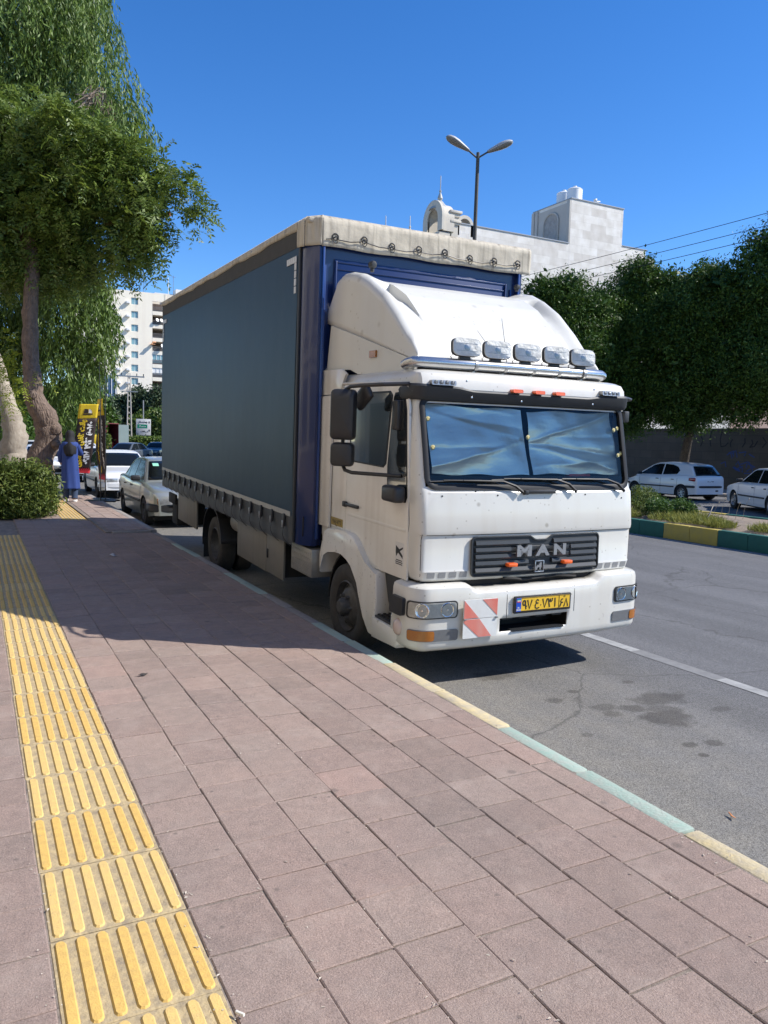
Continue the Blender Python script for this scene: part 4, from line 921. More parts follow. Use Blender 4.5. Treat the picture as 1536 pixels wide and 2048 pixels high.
# headlights
def headlamp(s0, s1, z0, z1, bowls, flip):
    g = MB(); a = rr(s0, s1, z0, z1, .028, 16); band(g, bumS, a[0], a[1], a[2], -.01, .010); o = g.build("headlamp", m_blk, bumper)
    g = MB(); a = rr(s0 + .02, s1 - .012, z0 + .010, z1 - .010, .022, 16); band(g, bumS, a[0], a[1], a[2], .009, .0115); g.build("headlamp_reflector", m_hlref, o)
    g = MB()
    for sc, r in bowls:
        c = Vector(bumS(sc, (z0 + z1) / 2, .012)); nrm = (Vector(bumS(sc, .66, .1)) - Vector(bumS(sc, .66, 0))).normalized()
        g.lathe([(0, .002), (.008, .001), (.012, -.007), (r * .55, -.008), (r * .85, -.002), (r, .002), (r * 1.06, .000), (r * 1.06, -.010)], mat=Matrix.Translation(c) @ nrm.to_track_quat('Z', 'Y').to_matrix().to_4x4(), n=20)
    g.build("lamp_bowl", m_reflc, o, split=True)
    g = MB(); a = rr(s0 + .015, s1 - .008, z0 + .006, z1 - .006, .024, 16); band(g, bumS, a[0], a[1], a[2], .0150, .0165); g.build("headlamp_lens", m_lens, o)
headlamp(-1.225, -.795, .603, .738, [(-1.09, .054), (-.885, .054)], 0)
headlamp(.80, 1.21, .598, .733, [(.885, .054), (1.06, .054)], 1)
for s0, s1, sp in ((-1.21, -.785, -.99), (.79, 1.19, 1.0)):
    g = MB(); a = rr(s0, s1, .425, .515, .022, 12); band(g, bumS, a[0], a[1], a[2], -.01, .008); o = g.build("fog_lamp", m_greyl, bumper)
    g = MB(); a = rr(*( (s0 + .006, sp) if s0 < 0 else (sp, s1 - .006)), .431, .509, .018, 8); band(g, bumS, a[0], a[1], a[2], .008, .012); g.build("turn_signal", m_amb, o)
# corner blocks, side markers
for sg in (-1, 1):
    g = MB(); a = rr(min(sg * 1.245, sg * 1.44), max(sg * 1.245, sg * 1.44), .605, .745, .02, 8); band(g, bumS, a[0], a[1], a[2], -.01, .035 if sg < 0 else .010); g.build("corner_cover", m_blk, bumper)
    c = Vector(bumS(sg * 1.33, .50, .0)); g = MB(); g.lathe([(0, .035), (.03, .03), (.045, .018), (.052, .0)], mat=Matrix.Translation(c) @ Matrix.Diagonal((1, 1, 1.35, 1)) @ Vector((sg, -.35, 0)).to_track_quat('Z', 'Y').to_matrix().to_4x4(), n=18); g.build("side_marker_lamp", m_amb if sg > 0 else M("side_lens", (.55, .42, .36), .15, coat=1), bumper)
# red/white warning board
g = MB(); 
for z0, z1 in ((.432, .584), (.588, .738)): g.prism(rrect(-.745, -.430, z0, z1, .008), -1.232, -1.222, 'y')
wb = g.build("warning_board", m_wht, bumper)
g = MB(); 
def cl(poly, zlo, zhi):
    return poly
bw = .315; x0, z0_, x1, z1_ = -.742, .435, -.433, .735
g.prism([(x0, z1_), (x0, .66), (x0, .62), (x0, .592), (x0 + .005, .592), (-.63, .592), (-.742, .72)][0:0] or [(x0, z1_), (x0, .60), (x0, .592), (-.605, .592)], -1.2345, -1.2322, 'y')
g.prism([(x0, .582), (x0, .51), (-.672, .435), (-.53, .435), (-.597, .582 - .0)][0:0] or [(x0 + .0, .582), (x0, .56), (-.60, .437), (-.48, .437), (-.598, .582)], -1.2345, -1.2322, 'y')
g.prism([(-.575, z1_), (x1, z1_), (x1, .60)], -1.2345, -1.2322, 'y')
g.build("red_stripe", m_redw, wb)
g = MB(); 
for x in (-.735, -.44): g.box(x - .012, x + .012, -1.245, -1.23, .580, .592, bev=.002)
g.build("board_hinge", m_steel, wb, split=True)
# licence plate
g = MB(); g.prism(rrect(-.27, .305, .595, .735, .01), -1.232, -1.215, 'y', bev=.003); lp = g.build("licence_plate", m_blk, bumper)
g = MB(); g.prism(rrect(-.252, .288, .612, .722, .004), -1.2345, -1.2315, 'y'); g.build("plate_field", m_plY, lp)
g = MB(); g.prism([(-.252, .612), (-.205, .612), (-.205, .722), (-.252, .722)], -1.2365, -1.2345, 'y'); g.build("plate_band", m_plB, lp)
for zz, mm in ((.708, M("flag_green", (.02, .3, .08), .5)), (.700, m_wht), (.692, M("flag_red", (.6, .03, .03), .5))):
    g = MB(); g.box(-.245, -.212, -1.238, -1.2366, zz - .004, zz + .004); g.build("plate_flag", mm, lp)
TX = Matrix.Rotation(R(90), 4, 'X')
DG = {"9": [[(.45 + .28 * math.cos(q), .70 + .27 * math.sin(q)) for q in [2 * math.pi * k / 10 for k in range(11)]], [(.72, .98), (.78, .5), (.95, 0)]], "7": [[(0, 1), (.48, 0), (1, 1)]], "1": [[(.4, 1), (.5, .5), (.55, 0)]], "8": [[(0, 0), (.5, 1), (1, 0)]],
      "3": [[(0, 1), (.10, .72), (.22, .60), (.38, .66), (.45, .95)], [(.45, .95), (.5, .68), (.66, .60), (.86, .70), (.92, 1)], [(.10, .74), (.24, .35), (.36, 0)]], "6": [[(.92, .96), (.5, .92), (.18, .70), (.42, .52), (.95, .52)], [(.42, .52), (.2, .25), (0, 0)]],
      "ain": [[(.82, .86), (.5, 1), (.2, .82), (.34, .62), (.78, .58)], [(.34, .62), (.06, .38), (.10, .10), (.45, 0), (.98, .10)]]}
def strokes(key, x0, x1, z0, z1, y, r, mat, par, name="plate_digit", flip=False):
    g = MB()
    for st_ in DG[key]: g.tube([(lerp(x0, x1, p[0]), y, lerp(z0, z1, p[1])) for p in st_], r, n=6)
    for v in g.bm.verts: v.co.y = y + (v.co.y - y) * .15
    return g.build(name, mat, par, ang=80)
for k_, a_, b_, z0, z1 in (("9", -.195, -.152, .628, .702), ("7", -.142, -.097, .628, .702), ("ain", -.066, -.022, .626, .700), ("7", .010, .056, .628, .702), ("3", .066, .112, .628, .702), ("1", .128, .146, .628, .702), ("6", .190, .222, .624, .690), ("8", .232, .272, .624, .690)):
    strokes(k_, a_, b_, z0, z1, -1.2362, .0056, m_ink, lp)
for x_, in ((-.148,), (-.008,)):
    g = MB(); g.lathe([(0, -.002), (.005, -.001), (.0055, .0)], 'y', (x_, -1.2348, .652), n=8); g.build("plate_dot", m_ink, lp)
text_obj("plate_country", "I.R.\nIRAN", .018, m_wht, lp, ext=.0006, bold=.0006, mtx=Matrix.Translation((-.229, -1.237, .634)) @ TX)
text_obj("plate_region", "ایران"[::-1] if False else "\ufeae\ufef3\ufe8d", .022, m_ink, lp, ext=.0006, mtx=Matrix.Translation((.232, -1.236, .713)) @ TX)
g = MB(); g.box(.176, .180, -1.2365, -1.2345, .616, .718); g.box(-.248, .284, -1.2362, -1.2345, .613, .616); g.box(-.248, .284, -1.2362, -1.2345, .718, .721); g.build("plate_lines", m_ink, lp)

# ---- sides: doors, windows, fairings, fenders (both sides)
XL = CX - 1.09
def both(fn):
    for sg in (-1, 1): fn(sg)
def sx(sg, x): return x if sg < 0 else 2 * CX - x
def side_parts(sg):
    X = lambda x: sx(sg, x)
    g = MB(); dp = [(.44, 2.405), (-.74, 2.375), (-.80, 2.33), (-.825, 2.2), (-.865, 1.6), (-.885, 1.2), (-.895, .845), (-.25, .835), (-.11, .91), (.055, 1.015), (.25, 1.065), (.325, 1.07), (.315, 1.6), (.40, 1.8), (.44, 2.1)]
    g.prism(dp, X(-1.06), X(-1.078), 'x', bev=.005); d = g.build("door", m_white2, T)
    # window frame edge: gutter
    g = MB(); g.tube([(X(-1.08), .46, 2.415), (X(-1.082), -.4, 2.405), (X(-1.078), -.75, 2.39), (X(-1.06), -.85, 2.33)], .012, n=6); g.build("rain_gutter", m_white2, T)
    w1 = [(.27, 2.33), (-.50, 2.335), (-.545, 2.30), (-.47, 1.74), (-.42, 1.705), (.23, 1.715), (.27, 1.75)]
    w2 = [(-.585, 2.32), (-.69, 2.325), (-.755, 2.30), (-.795, 2.18), (-.855, 1.50), (-.83, 1.455), (-.55, 1.44), (-.505, 1.48), (-.49, 1.72), (-.56, 2.28)]
    for wp, nm in ((w1, "door_window"), (w2, "quarter_window")):
        g = MB(); g.prism(wp, X(-1.077), X(-1.081), 'x'); o = g.build(nm, m_blkg, d)
        cy = sum(p[0] for p in wp) / len(wp); cz = sum(p[1] for p in wp) / len(wp)
        g = MB(); g.prism([(cy + (p[0] - cy) * .93, cz + (p[1] - cz) * .955) for p in wp], X(-1.080), X(-1.0825), 'x'); g.build("pane", m_dglass, o, smooth=False)
    # handle with recess
    g = MB(); g.prism(rrect(.045, .165, 1.275, 1.385, .025), X(-1.078), X(-1.080), 'x'); hr_ = g.build("handle_recess", m_white2, d)
    g = MB(); g.box(min(X(-1.078), X(-1.105)), max(X(-1.078), X(-1.105)), .03, .33, 1.305, 1.335, bev=.008); g.box(min(X(-1.078), X(-1.11)), max(X(-1.078), X(-1.11)), .28, .345, 1.296, 1.346, bev=.008); g.build("handle", m_blk, d)
    # press line
    g = MB(); 
    rows = [[(X(-1.0775), y, 1.222 + .03), (X(-1.082), y, 1.228), (X(-1.0775), y, 1.218)] for y in [.27 - .04 * i for i in range(29)]]; g.grid(rows); g.build("press_line", m_white2, d)
    # quarter panel behind door + air fairing
    g = MB(); g.prism([(.335, 1.075), (.66, 1.075), (.66, 2.33), (.47, 2.40), (.45, 2.1), (.41, 1.8), (.325, 1.6)], X(-1.06), X(-1.078), 'x', bev=.004); g.build("cab_quarter_panel", m_white2, T)
    g = MB(); g.prism([(.665, 1.055), (1.035, 1.045), (1.04, 2.30), (.50, 2.32), (.50, 2.31), (.665, 2.30)], X(-1.08), X(-1.10), 'x', bev=.008); g.prism([(.50, 2.325), (1.02, 2.31), (.99, 2.545), (.93, 2.552), (.49, 2.55), (.38, 2.50), (.47, 2.42)], X(-1.065), X(-1.09), 'x', bev=.006); g.build("side_fairing", m_white2, T)
    # fender
    outer = [(.80, .70), (.78, .78), (.735, .95), (.70, 1.02), (.61, 1.058), (.4, 1.078), (.197, 1.083), (.08, 1.075), (.002, 1.046), (-.08, .99), (-.16, .93), (-.235, .86), (-.32, .835), (-.47, .83), (-.475, .60), (-.45, .45), (-.87, .45), (-.90, .40), (-.905, .33), (-.88, .30), (-.41, .275)]
    inner = [(-.345, .283), (-.275, .34), (-.235, .40), (-.18, .49), (-.13, .572), (-.08, .67), (-.023, .747), (.05, .81), (.145, .85), (.28, .862), (.415, .858), (.60, .845), (.70, .80), (.75, .70), (.765, .60)]
    g = MB(); g.prism(outer[:15] + [(-.46, .30), (-.41, .28)] + inner + [(.79, .60)], X(-.93), X(-1.135), 'x', bev=.018)
    g.prism([(-.44, .452), (-.87, .452), (-.90, .40), (-.905, .33), (-.88, .30), (-.44, .278)], X(-.86), X(-1.15), 'x', bev=.015)
    g.prism([(-.46, .445), (-.9, .445), (-.9, .86), (-.46, .86)], X(-.88), X(-.84), 'x')
    fd = g.build("wheel_arch", m_white2, T)
    g = MB(); g.box(min(X(-.9), X(-1.13)), max(X(-.9), X(-1.13)), -.86, -.43, .452, .472, bev=.004)
    for i in range(8):
        for j in range(4): g.box(min(X(-.93 - j * .05), X(-.955 - j * .05)), max(X(-.93 - j * .05), X(-.955 - j * .05)), -.83 + i * .05, -.80 + i * .05, .472, .48)
    g.build("step", m_blk, fd)
    g = MB(); g.prism([(-.46, .835), (-.93, .84), (-.93, .60), (-.64, .565), (-.56, .575), (-.54, .60)], X(-.95), X(-1.05), 'x', bev=.006); g.build("step_well_panel", m_grey, fd)
    # wheel housing
    g = MB(); g.lathe([(.52, 0), (.54, 0), (.54, .35), (.52, .35)], 'x', (X(-1.05) if sg < 0 else X(-1.05) - .35, .20, .36), n=30, arc=1); 
    bmesh.ops.delete(g.bm, geom=[v for v in g.bm.verts if v.co.z < .36], context='VERTS'); g.build("wheel_housing", m_dark, T)
    # deflector lower side panel
    g = MB(); g.prism([(.86, 2.975), (.93, 2.58), (.985, 2.56), (.45, 2.545), (.3, 2.5), (-.62, 2.49), (-.655, 2.575), (-.19, 2.70), (.33, 2.84)], X(-1.03), X(-1.055), 'x'); [setattr(v.co, "x", v.co.x - sg * .115 * max(0, min(1, (.9 - v.co.y) / 1.56))) for v in g.bm.verts]; sp = g.build("deflector_side_panel", m_gel, T)
    g = MB(); g.prism(rrect(-.03, .095, 2.635, 2.695, .006), X(-.985), X(-1.005), 'x'); g.build("amber_side_marker", m_amb, sp)
side_parts(-1); side_parts(1)
# kerb-side sticker, pale plate and number stencil
g = MB(); g.box(-1.0795, -1.078, -.835, -.69, .945, 1.13); stk = g.build("door_sticker", M("sticker_white", (.62, .60, .56), .5), T)
g = MB(); g.prism([(-.70, 1.045), (-.70, 1.10), (-.76, 1.075), (-.82, 1.10), (-.82, 1.085), (-.77, 1.06), (-.82, 1.03), (-.82, 1.005), (-.74, 1.045), (-.71, 1.01)], -1.0796, -1.0802, 'x')
for z, a in ((.985, .10), (.970, .12), (.955, .11)): g.box(-1.0802, -1.0796, -.76 - a / 2, -.76 + a / 2, z - .004, z + .004)
g.build("sticker_print", m_ink, stk)
g = MB(); g.box(-1.082, -1.0785, .375, .65, 1.09, 1.165, bev=.002); pp = g.build("side_number_plate", M("faded_yellow_plate", (.36, .26, .07), .6, n=(30, .8)), T)
text_obj("plate_digits", "۹۷ع۷۳۱", .06, m_ink, pp, ext=.0004, wx=.2, mtx=Matrix.Translation((-1.083, .51, 1.127)) @ Matrix.Rotation(R(-90), 4, 'Z') @ TX)

# ---- mirrors
def mirrors(sg):
    X = lambda x: sx(sg, x)
    pts = [(X(-1.07), -.80, 2.385), (X(-1.25), -.72, 2.372), (X(-1.33), -.50, 2.365), (X(-1.345), -.30, 2.36), (X(-1.35), -.22, 2.34), (X(-1.352), -.19, 2.28), (X(-1.352), -.185, 1.80), (X(-1.352), -.19, 1.72), (X(-1.345), -.23, 1.67), (X(-1.32), -.32, 1.655), (X(-1.2), -.6, 1.66), (X(-1.08), -.74, 1.66)]
    g = MB(); g.tube(pts, .016, n=8)
    arm = g.build("mirror_arm", m_blk, T)
    def house(name, y0, y1, z0, z1, d, xo, tilt):
        g = MB(); c = Vector(((y0 + y1) / 2, 0, (z0 + z1) / 2)); hw, hh = (y1 - y0) / 2, (z1 - z0) / 2
        rings = []
        for t, sc in ((0, 1), (.55, .98), (.85, .86), (1, .6)):
            rings.append(g._new([(0 + p[0] * sc, -d * t, p[1] * sc) for p in rrect(-hw, hw, -hh, hh, .04, 4)]))
        for i in range(3):
            for k in range(len(rings[0])): g.face([rings[i][k], rings[i][(k + 1) % len(rings[0])], rings[i + 1][(k + 1) % len(rings[0])], rings[i + 1][k]])
        g.face(rings[-1]); b = rings[0]; g.face(b[::-1])
        g.xf = Matrix.Translation((X(xo), (y0 + y1) / 2, (z0 + z1) / 2)) @ Matrix.Rotation(sg * R(tilt), 4, 'Z')
        o = g.build(name, m_blk, T)
        g = MB(); g.prism(rrect(-hw * .9, hw * .9, -hh * .94, hh * .94, .035), .001, .006, 'y'); g.xf = Matrix.Translation((X(xo), (y0 + y1) / 2, (z0 + z1) / 2)) @ Matrix.Rotation(sg * R(tilt), 4, 'Z')
        g.build("mirror_glass", m_chrome, o)
        return o
    # housings: width across, depth towards the front
    house("mirror", -.32, -.105, 1.92, 2.34, .09, -1.36, 38)
    house("wide_angle_mirror", -.315, -.115, 1.70, 1.90, .08, -1.36, 38)
    g = MB(); g.box(min(X(-1.33), X(-1.40)), max(X(-1.33), X(-1.40)), -.24, -.12, 2.10, 2.17, bev=.012); g.box(min(X(-1.335), X(-1.385)), max(X(-1.335), X(-1.385)), -.215, -.145, 1.775, 1.81, bev=.006); g.build("mirror_clamp", m_blk, arm, split=True)
    # kerb mirror above the window and lower ramp mirror
    g = MB(); g.box(-.03, .03, -.13, .13, -.07, .07, bev=.028, seg=3); g.xf = Matrix.Translation((X(-1.22), -.28, 2.28)) @ Matrix.Rotation(R(-28), 4, 'X') @ Matrix.Rotation(sg * R(15), 4, 'Y'); g.build("kerb_mirror", m_blk, T)
    g = MB(); g.box(-.07, .04, -.12, .12, -.065, .065, bev=.028, seg=3); g.xf = Matrix.Translation((X(-1.13), -.74, 1.52)) ; g.build("ramp_mirror", m_blk, T)
    g = MB(); g.box(min(X(-1.07), X(-1.12)), max(X(-1.07), X(-1.12)), -.70, -.60, 2.02, 2.26, bev=.02); g.build("mirror_mount", m_blk, T)
mirrors(-1); mirrors(1)
g = MB(); g.box(1.10, 1.16, -.86, -.76, 2.16, 2.26, bev=.012); g.build("offside_lamp", m_grey, T)

# ---- wipers
def wiper(x0, x1, xp, zb):
    g = MB()
    def Wp(x, z, o): 
        p = cabS(x - CX, z, o); return p
    g.tube([Wp(lerp(x0, x1, t), lerp(zb, zb + .006, t) + .004 * math.sin(3 * t), .018) for t in [i / 10 for i in range(11)]], .006, n=5)
    g.tube([Wp(lerp(x0, x1, t), zb + .012, .032 + .008 * math.sin(math.pi * t)) for t in [.2, .35, .5, .65, .8]], .006, n=5)
    g.tube([Wp(lerp(x0, x1, .5), zb + .012, .045), Wp(lerp(x1, xp, .3), zb + .008, .055), Wp(lerp(x1, xp, .75), zb - .03, .05), Wp(xp, 1.562, .035)], [.007, .009, .012, .014], n=6)
    g.lathe([(0, .03), (.018, .028), (.022, 0)], 'y', Wp(xp, 1.555, .0), n=12, mat=None)
    g.build("wiper", m_blkg, T)
wiper(-.98, -.42, -.16, 1.640); wiper(-.43, .10, .395, 1.655); wiper(.16, .66, .955, 1.655)
g = MB(); g.box(-.11, .18, -1.115, -1.07, 1.548, 1.582, bev=.01); g.box(-.14, -.1, -1.118, -1.07, 1.54, 1.578, bev=.008); g.build("front_handle", m_blk, T, split=True)
g = MB()
for s_, z in ((-.9, 1.53), (-.4, 1.535), (.5, 1.535), (.93, 1.50), (-.60, 1.565), (.85, 1.565)):
    x, y, z = cabS(s_, z, 0); g.lathe([(0, -.006), (.006, -.004), (.008, 0.004)], 'y', (x, y, z), n=8)
g.build("washer_nozzle", m_blkg, T, split=True)

# ---- roof lamp bar
g = MB(); yb, zb_ = -.73, 2.567
pts = [(-1.0, -.58, zb_ - .02), (-1.0, -.64, zb_ - .008), (-.985, -.70, zb_), (-.94, yb, zb_), (-.4, yb - .02, zb_ + .003), (.0, yb - .025, zb_ + .004), (.5, yb - .02, zb_ + .004), (.90, yb, zb_ + .004), (.945, -.70, zb_), (.96, -.64, zb_ - .008), (.96, -.58, zb_ - .02)]
g.tube(pts, .043, n=18); bar_o = g.build("roof_light_bar", m_chrome, T)
g = MB()
for x in (-.45, -.16, .13, .40, .68): g.lathe([(.043, -.014), (.0465, -.014), (.0465, .014), (.043, .014)], 'x', (x, yb - .02, zb_), n=18); g.box(x - .012, x + .012, yb - .01, yb + .03, 2.44, 2.56)
g.build("bar_clamp", m_steel, bar_o, split=True)
m_lampglass = M("lamp_face", (.86, .86, .83), .4, coat=.3, n=(9, 1.0), c2=(.46, .45, .42), bump=(30, .01))
for x in (-.545, -.245, .06, .365, .655):
    g = MB(); hw, hh = .138, .066
    def ov(t, a, b): 
        q = 2 * math.pi * t; c, s_ = math.cos(q), math.sin(q); e = 2 / 5.5
        return (a * math.copysign(abs(c) ** e, c), b * math.copysign(abs(s_) ** (2 / 4), s_) * (1 + .12 * (1 - abs(c) ** 2)))
    rings = []
    for d, sc in ((0, .985), (.010, 1.0), (.03, 1.0), (.055, .88), (.075, .6)):
        rings.append(g._new([(a, d, b) for a, b in [ov(k / 40, hw * sc, hh * sc) for k in range(40)]]))
    for i in range(len(rings) - 1):
        for k in range(40): g.face([rings[i][k], rings[i][(k + 1) % 40], rings[i + 1][(k + 1) % 40], rings[i + 1][k]])
    g.face(rings[-1])
    xf = Matrix.Translation((x, -.775, 2.705)) @ Matrix.Rotation(R(-6), 4, 'X'); g.xf = xf
    o = g.build("spot_lamp", m_blk, T)
    g = MB(); rr_ = []
    for d, sc in ((.002, .98), (-.004, .95)): rr_.append(g._new([(a, d, b) for a, b in [ov(k / 40, hw * sc, hh * sc) for k in range(40)]]))
    for k in range(40): g.face([rr_[0][k], rr_[0][(k + 1) % 40], rr_[1][(k + 1) % 40], rr_[1][k]])
    g.face(rr_[1]); g.xf = xf; g.build("lamp_face", m_lampglass, o, smooth=False)
    g = MB(); g.lathe([(0, -.006), (.012, -.008), (.022, -.005), (.03, -.0045)], 'y', (0, 0, 0), n=20); 
    for yy in (-.03, .03): g.box(-.10, .10, -.0062, -.0045, yy - .0012, yy + .0012)
    g.xf = xf; g.build("lamp_bulb_shield", m_steel, o)
    g = MB(); rr_ = []
    for d, sc in ((.0, .985), (-.010, .93), (-.016, .75)): rr_.append(g._new([(a, d, b) for a, b in [ov(k / 40, hw * sc, hh * sc) for k in range(40)]]))
    for i in (0, 1):
        for k in range(40): g.face([rr_[i][k], rr_[i][(k + 1) % 40], rr_[i + 1][(k + 1) % 40], rr_[i + 1][k]])
    g.face(rr_[2]); g.xf = xf; g.build("lamp_lens", m_lens, o)
    g = MB(); g.prism([(-.055, 2.60), (.055, 2.60), (.04, 2.655), (-.04, 2.655)], -.76, -.72, 'y', bev=.004); g.xf = Matrix.Translation((x, 0, 0)); g.build("lamp_bracket", m_blk, o)
    g = MB(); g.tube([(x - .09, -.74, 2.66), (x - .13, -.74, 2.63), (x - .10, -.73, 2.58)], .004, n=5); g.build("lamp_cable", m_blk, o)
g = MB(); g.tube([(.03, -.52, 2.62), (.0, -.53, 2.75), (-.055, -.53, 3.0)], [.004, .003, .002], n=5); g.tube([(-.19, -.54, 2.72), (-.225, -.55, 2.79), (-.29, -.52, 2.88)], [.003, .0025, .002], n=5); g.build("antenna", m_blk, T, split=True)

# ---- roof air deflector
def lowl(t): return lerp(-.66, 1.06, t), 2.58 + .447 * t
ridge_pts = [(0, -.66, 2.585), (.05, -.635, 2.655), (.13, -.54, 2.775), (.22, -.41, 2.89), (.3, -.29, 3.0), (.45, -.03, 3.205), (.6, .23, 3.35), (.72, .42, 3.43), (.84, .594, 3.466), (.92, .72, 3.470), (1, .82, 3.43)]
def ridge(t): return interp(ridge_pts, t)
def sm(a, b, x): x = max(0, min(1, (x - a) / (b - a))); return x * x * (3 - 2 * x)
NT = 110; half = []
def usec_(t):
    wl = .735
    edge = [.9995, .99, .975, .955, .93, .90] + list(np.linspace(.87, wl + .012, 8)) + [wl + .004, wl - .006] + list(np.linspace(wl - .02, .05, 30))
    return [-q for q in edge] + [0] + edge[::-1]
rows = []
for i in range(NT + 1):
    t = i / NT; yl, zl = lowl(t); yr, zr = ridge(t); row = []
    rad = .11
    for j in range(9):                                       # kerb side wall going up
        v = j / 8; h = zr - zl; zz = lerp(zl, zr - min(rad, h * .6), v); row.append((CX - (.955 + .115 * t) + .02 * v, lerp(yl, yr, v ** .9 * (1 - .0)), zz))
    rr0 = min(rad, (zr - zl) * .6)
    for u in usec_(t):
        hw = .935 + .115 * t; x = CX + u * hw; a = hw - abs(x - CX) ; k = max(0, 1 - a / rr0) if rr0 > 0 else 0
        z = zr - rr0 * (1 - math.sqrt(max(0, 1 - k * k)))
        dip = .075 * sm(.35, .85, t) * sm(1.0, .70, abs(u)); z -= dip
        # air scoop grooves beside the raised centre panel
        au = abs(u); gd = .10 * sm(.20, .60, t) * (1 - sm(.625, .64, t)); wall = .735
        if gd > 0: z -= gd * (sm(.95, .78, au) if au > wall else 0)
        # raised long blister
        z += .012 * sm(.80, .76, au) * sm(.12, .16, t) * (1 - sm(.24, .30, t))
        row.append((x, yr + .16 * (1 - abs(u) ** 5) * (1 - t) ** 1.6, z))
    for j in range(9):
        v = 1 - j / 8; h = zr - zl; zz = lerp(zl, zr - min(rad, h * .6), v); row.append((CX + (.955 + .115 * t) - .02 * v, lerp(yl, yr, v ** .9), zz))
    rows.append(row)
g = MB(); g.grid(rows); dfl = g.build("roof_air_deflector", m_gel, T, solid=.02, ang=50)
g = MB(); g.box(-.86, .90, -.46, -.42, 2.49, 2.64); g.build("deflector_front_sill", m_dark, T)
g = MB(); c = Vector((-.80, .52, 3.455)); g.tube([c, c + Vector((0, 0, .03))], .02, n=8); g.lathe([(0, -.045), (.026, -.04), (.036, -.02), (.036, .02), (.0, .03)], 'y', c + Vector((0, 0, .065)), n=14); g.build("marker_lamp", m_grey, dfl)
g = MB(); c = Vector((.84, .52, 3.455)); g.tube([c, c + Vector((0, 0, .02))], .02, n=8); g.lathe([(0, -.03), (.02, -.025), (.028, -.01), (.028, .02), (.0, .03)], 'y', c + Vector((0, 0, .04)), n=14); g.build("marker_lamp", m_grey, dfl)
# ================================================================== TRUCK: BOX, CHASSIS, WHEELS
BX0, BX1 = -1.255, 1.265; BF, BR, ZB, ZT = .95, 7.93, .80, 4.0
# front wall
g = MB()
g.prism([(BX0 + .015, 1.16), (BX0 + .0, 1.15), (BX0 + .0, 1.04), (BX0 + .09, BF - .03), (BX0 + .135, BF - .03), (BX0 + .135, BF + .02), (BX0 + .20, BF + .02), (BX0 + .20, 1.16)], ZB + .03, 3.93, 'z', bev=.003)
n0 = g.bm.verts[:]
g.mirror((BX0 + BX1) / 2)
g.build("corner_post", m_navy, T, split=True)
g = MB(); 
for x in (BX0 + .118, BX1 - .138): g.box(x, x + .022, BF - .045, BF - .02, ZB + .1, 3.72, bev=.004)
for x in (BX0 + .155, BX1 - .205): g.box(x, x + .016, BF - .0, BF + .03, ZB + .1, 3.55, bev=.003)
g.build("post_rib", m_navy2, T, split=True)
g = MB(); g.box(BX0 + .2, BX1 - .2, BF + .02, BF + .06, .95, 3.9); 
for x0, x1 in ((BX0 + .255, BX1 - .255),):
    g.box(x0, x1, BF + .004, BF + .025, 1.1, 3.62, bev=.008)
for x in (BX0 + .262, BX1 - .28): g.box(x, x + .018, BF - .012, BF + .01, 1.1, 3.60, bev=.004)
g.box(BX0 + .27, BX1 - .27, BF - .004, BF + .01, 3.52, 3.532, bev=.002)
g.box(BX0 + .27, BX1 - .27, BF - .002, BF + .01, 3.585, 3.60, bev=.002)
g.build("front_wall", m_navy, T)
g = MB(); g.box(BX0 + .02, BX1 - .02, BF + .05, BR - .02, .92, 1.12); g.box(BX0 + .03, BX1 - .03, BF + .08, BR - .03, 1.1, 3.95); g.build("box_body", m_dark, T)
# rear doors
g = MB(); g.box(BX0 + .02, BX1 - .02, BR - .02, BR + .03, .92, 3.9, bev=.01); g.build("rear_door", m_navy, T)
m_refw = M('reflective_white', (.62, .62, .60), .4)
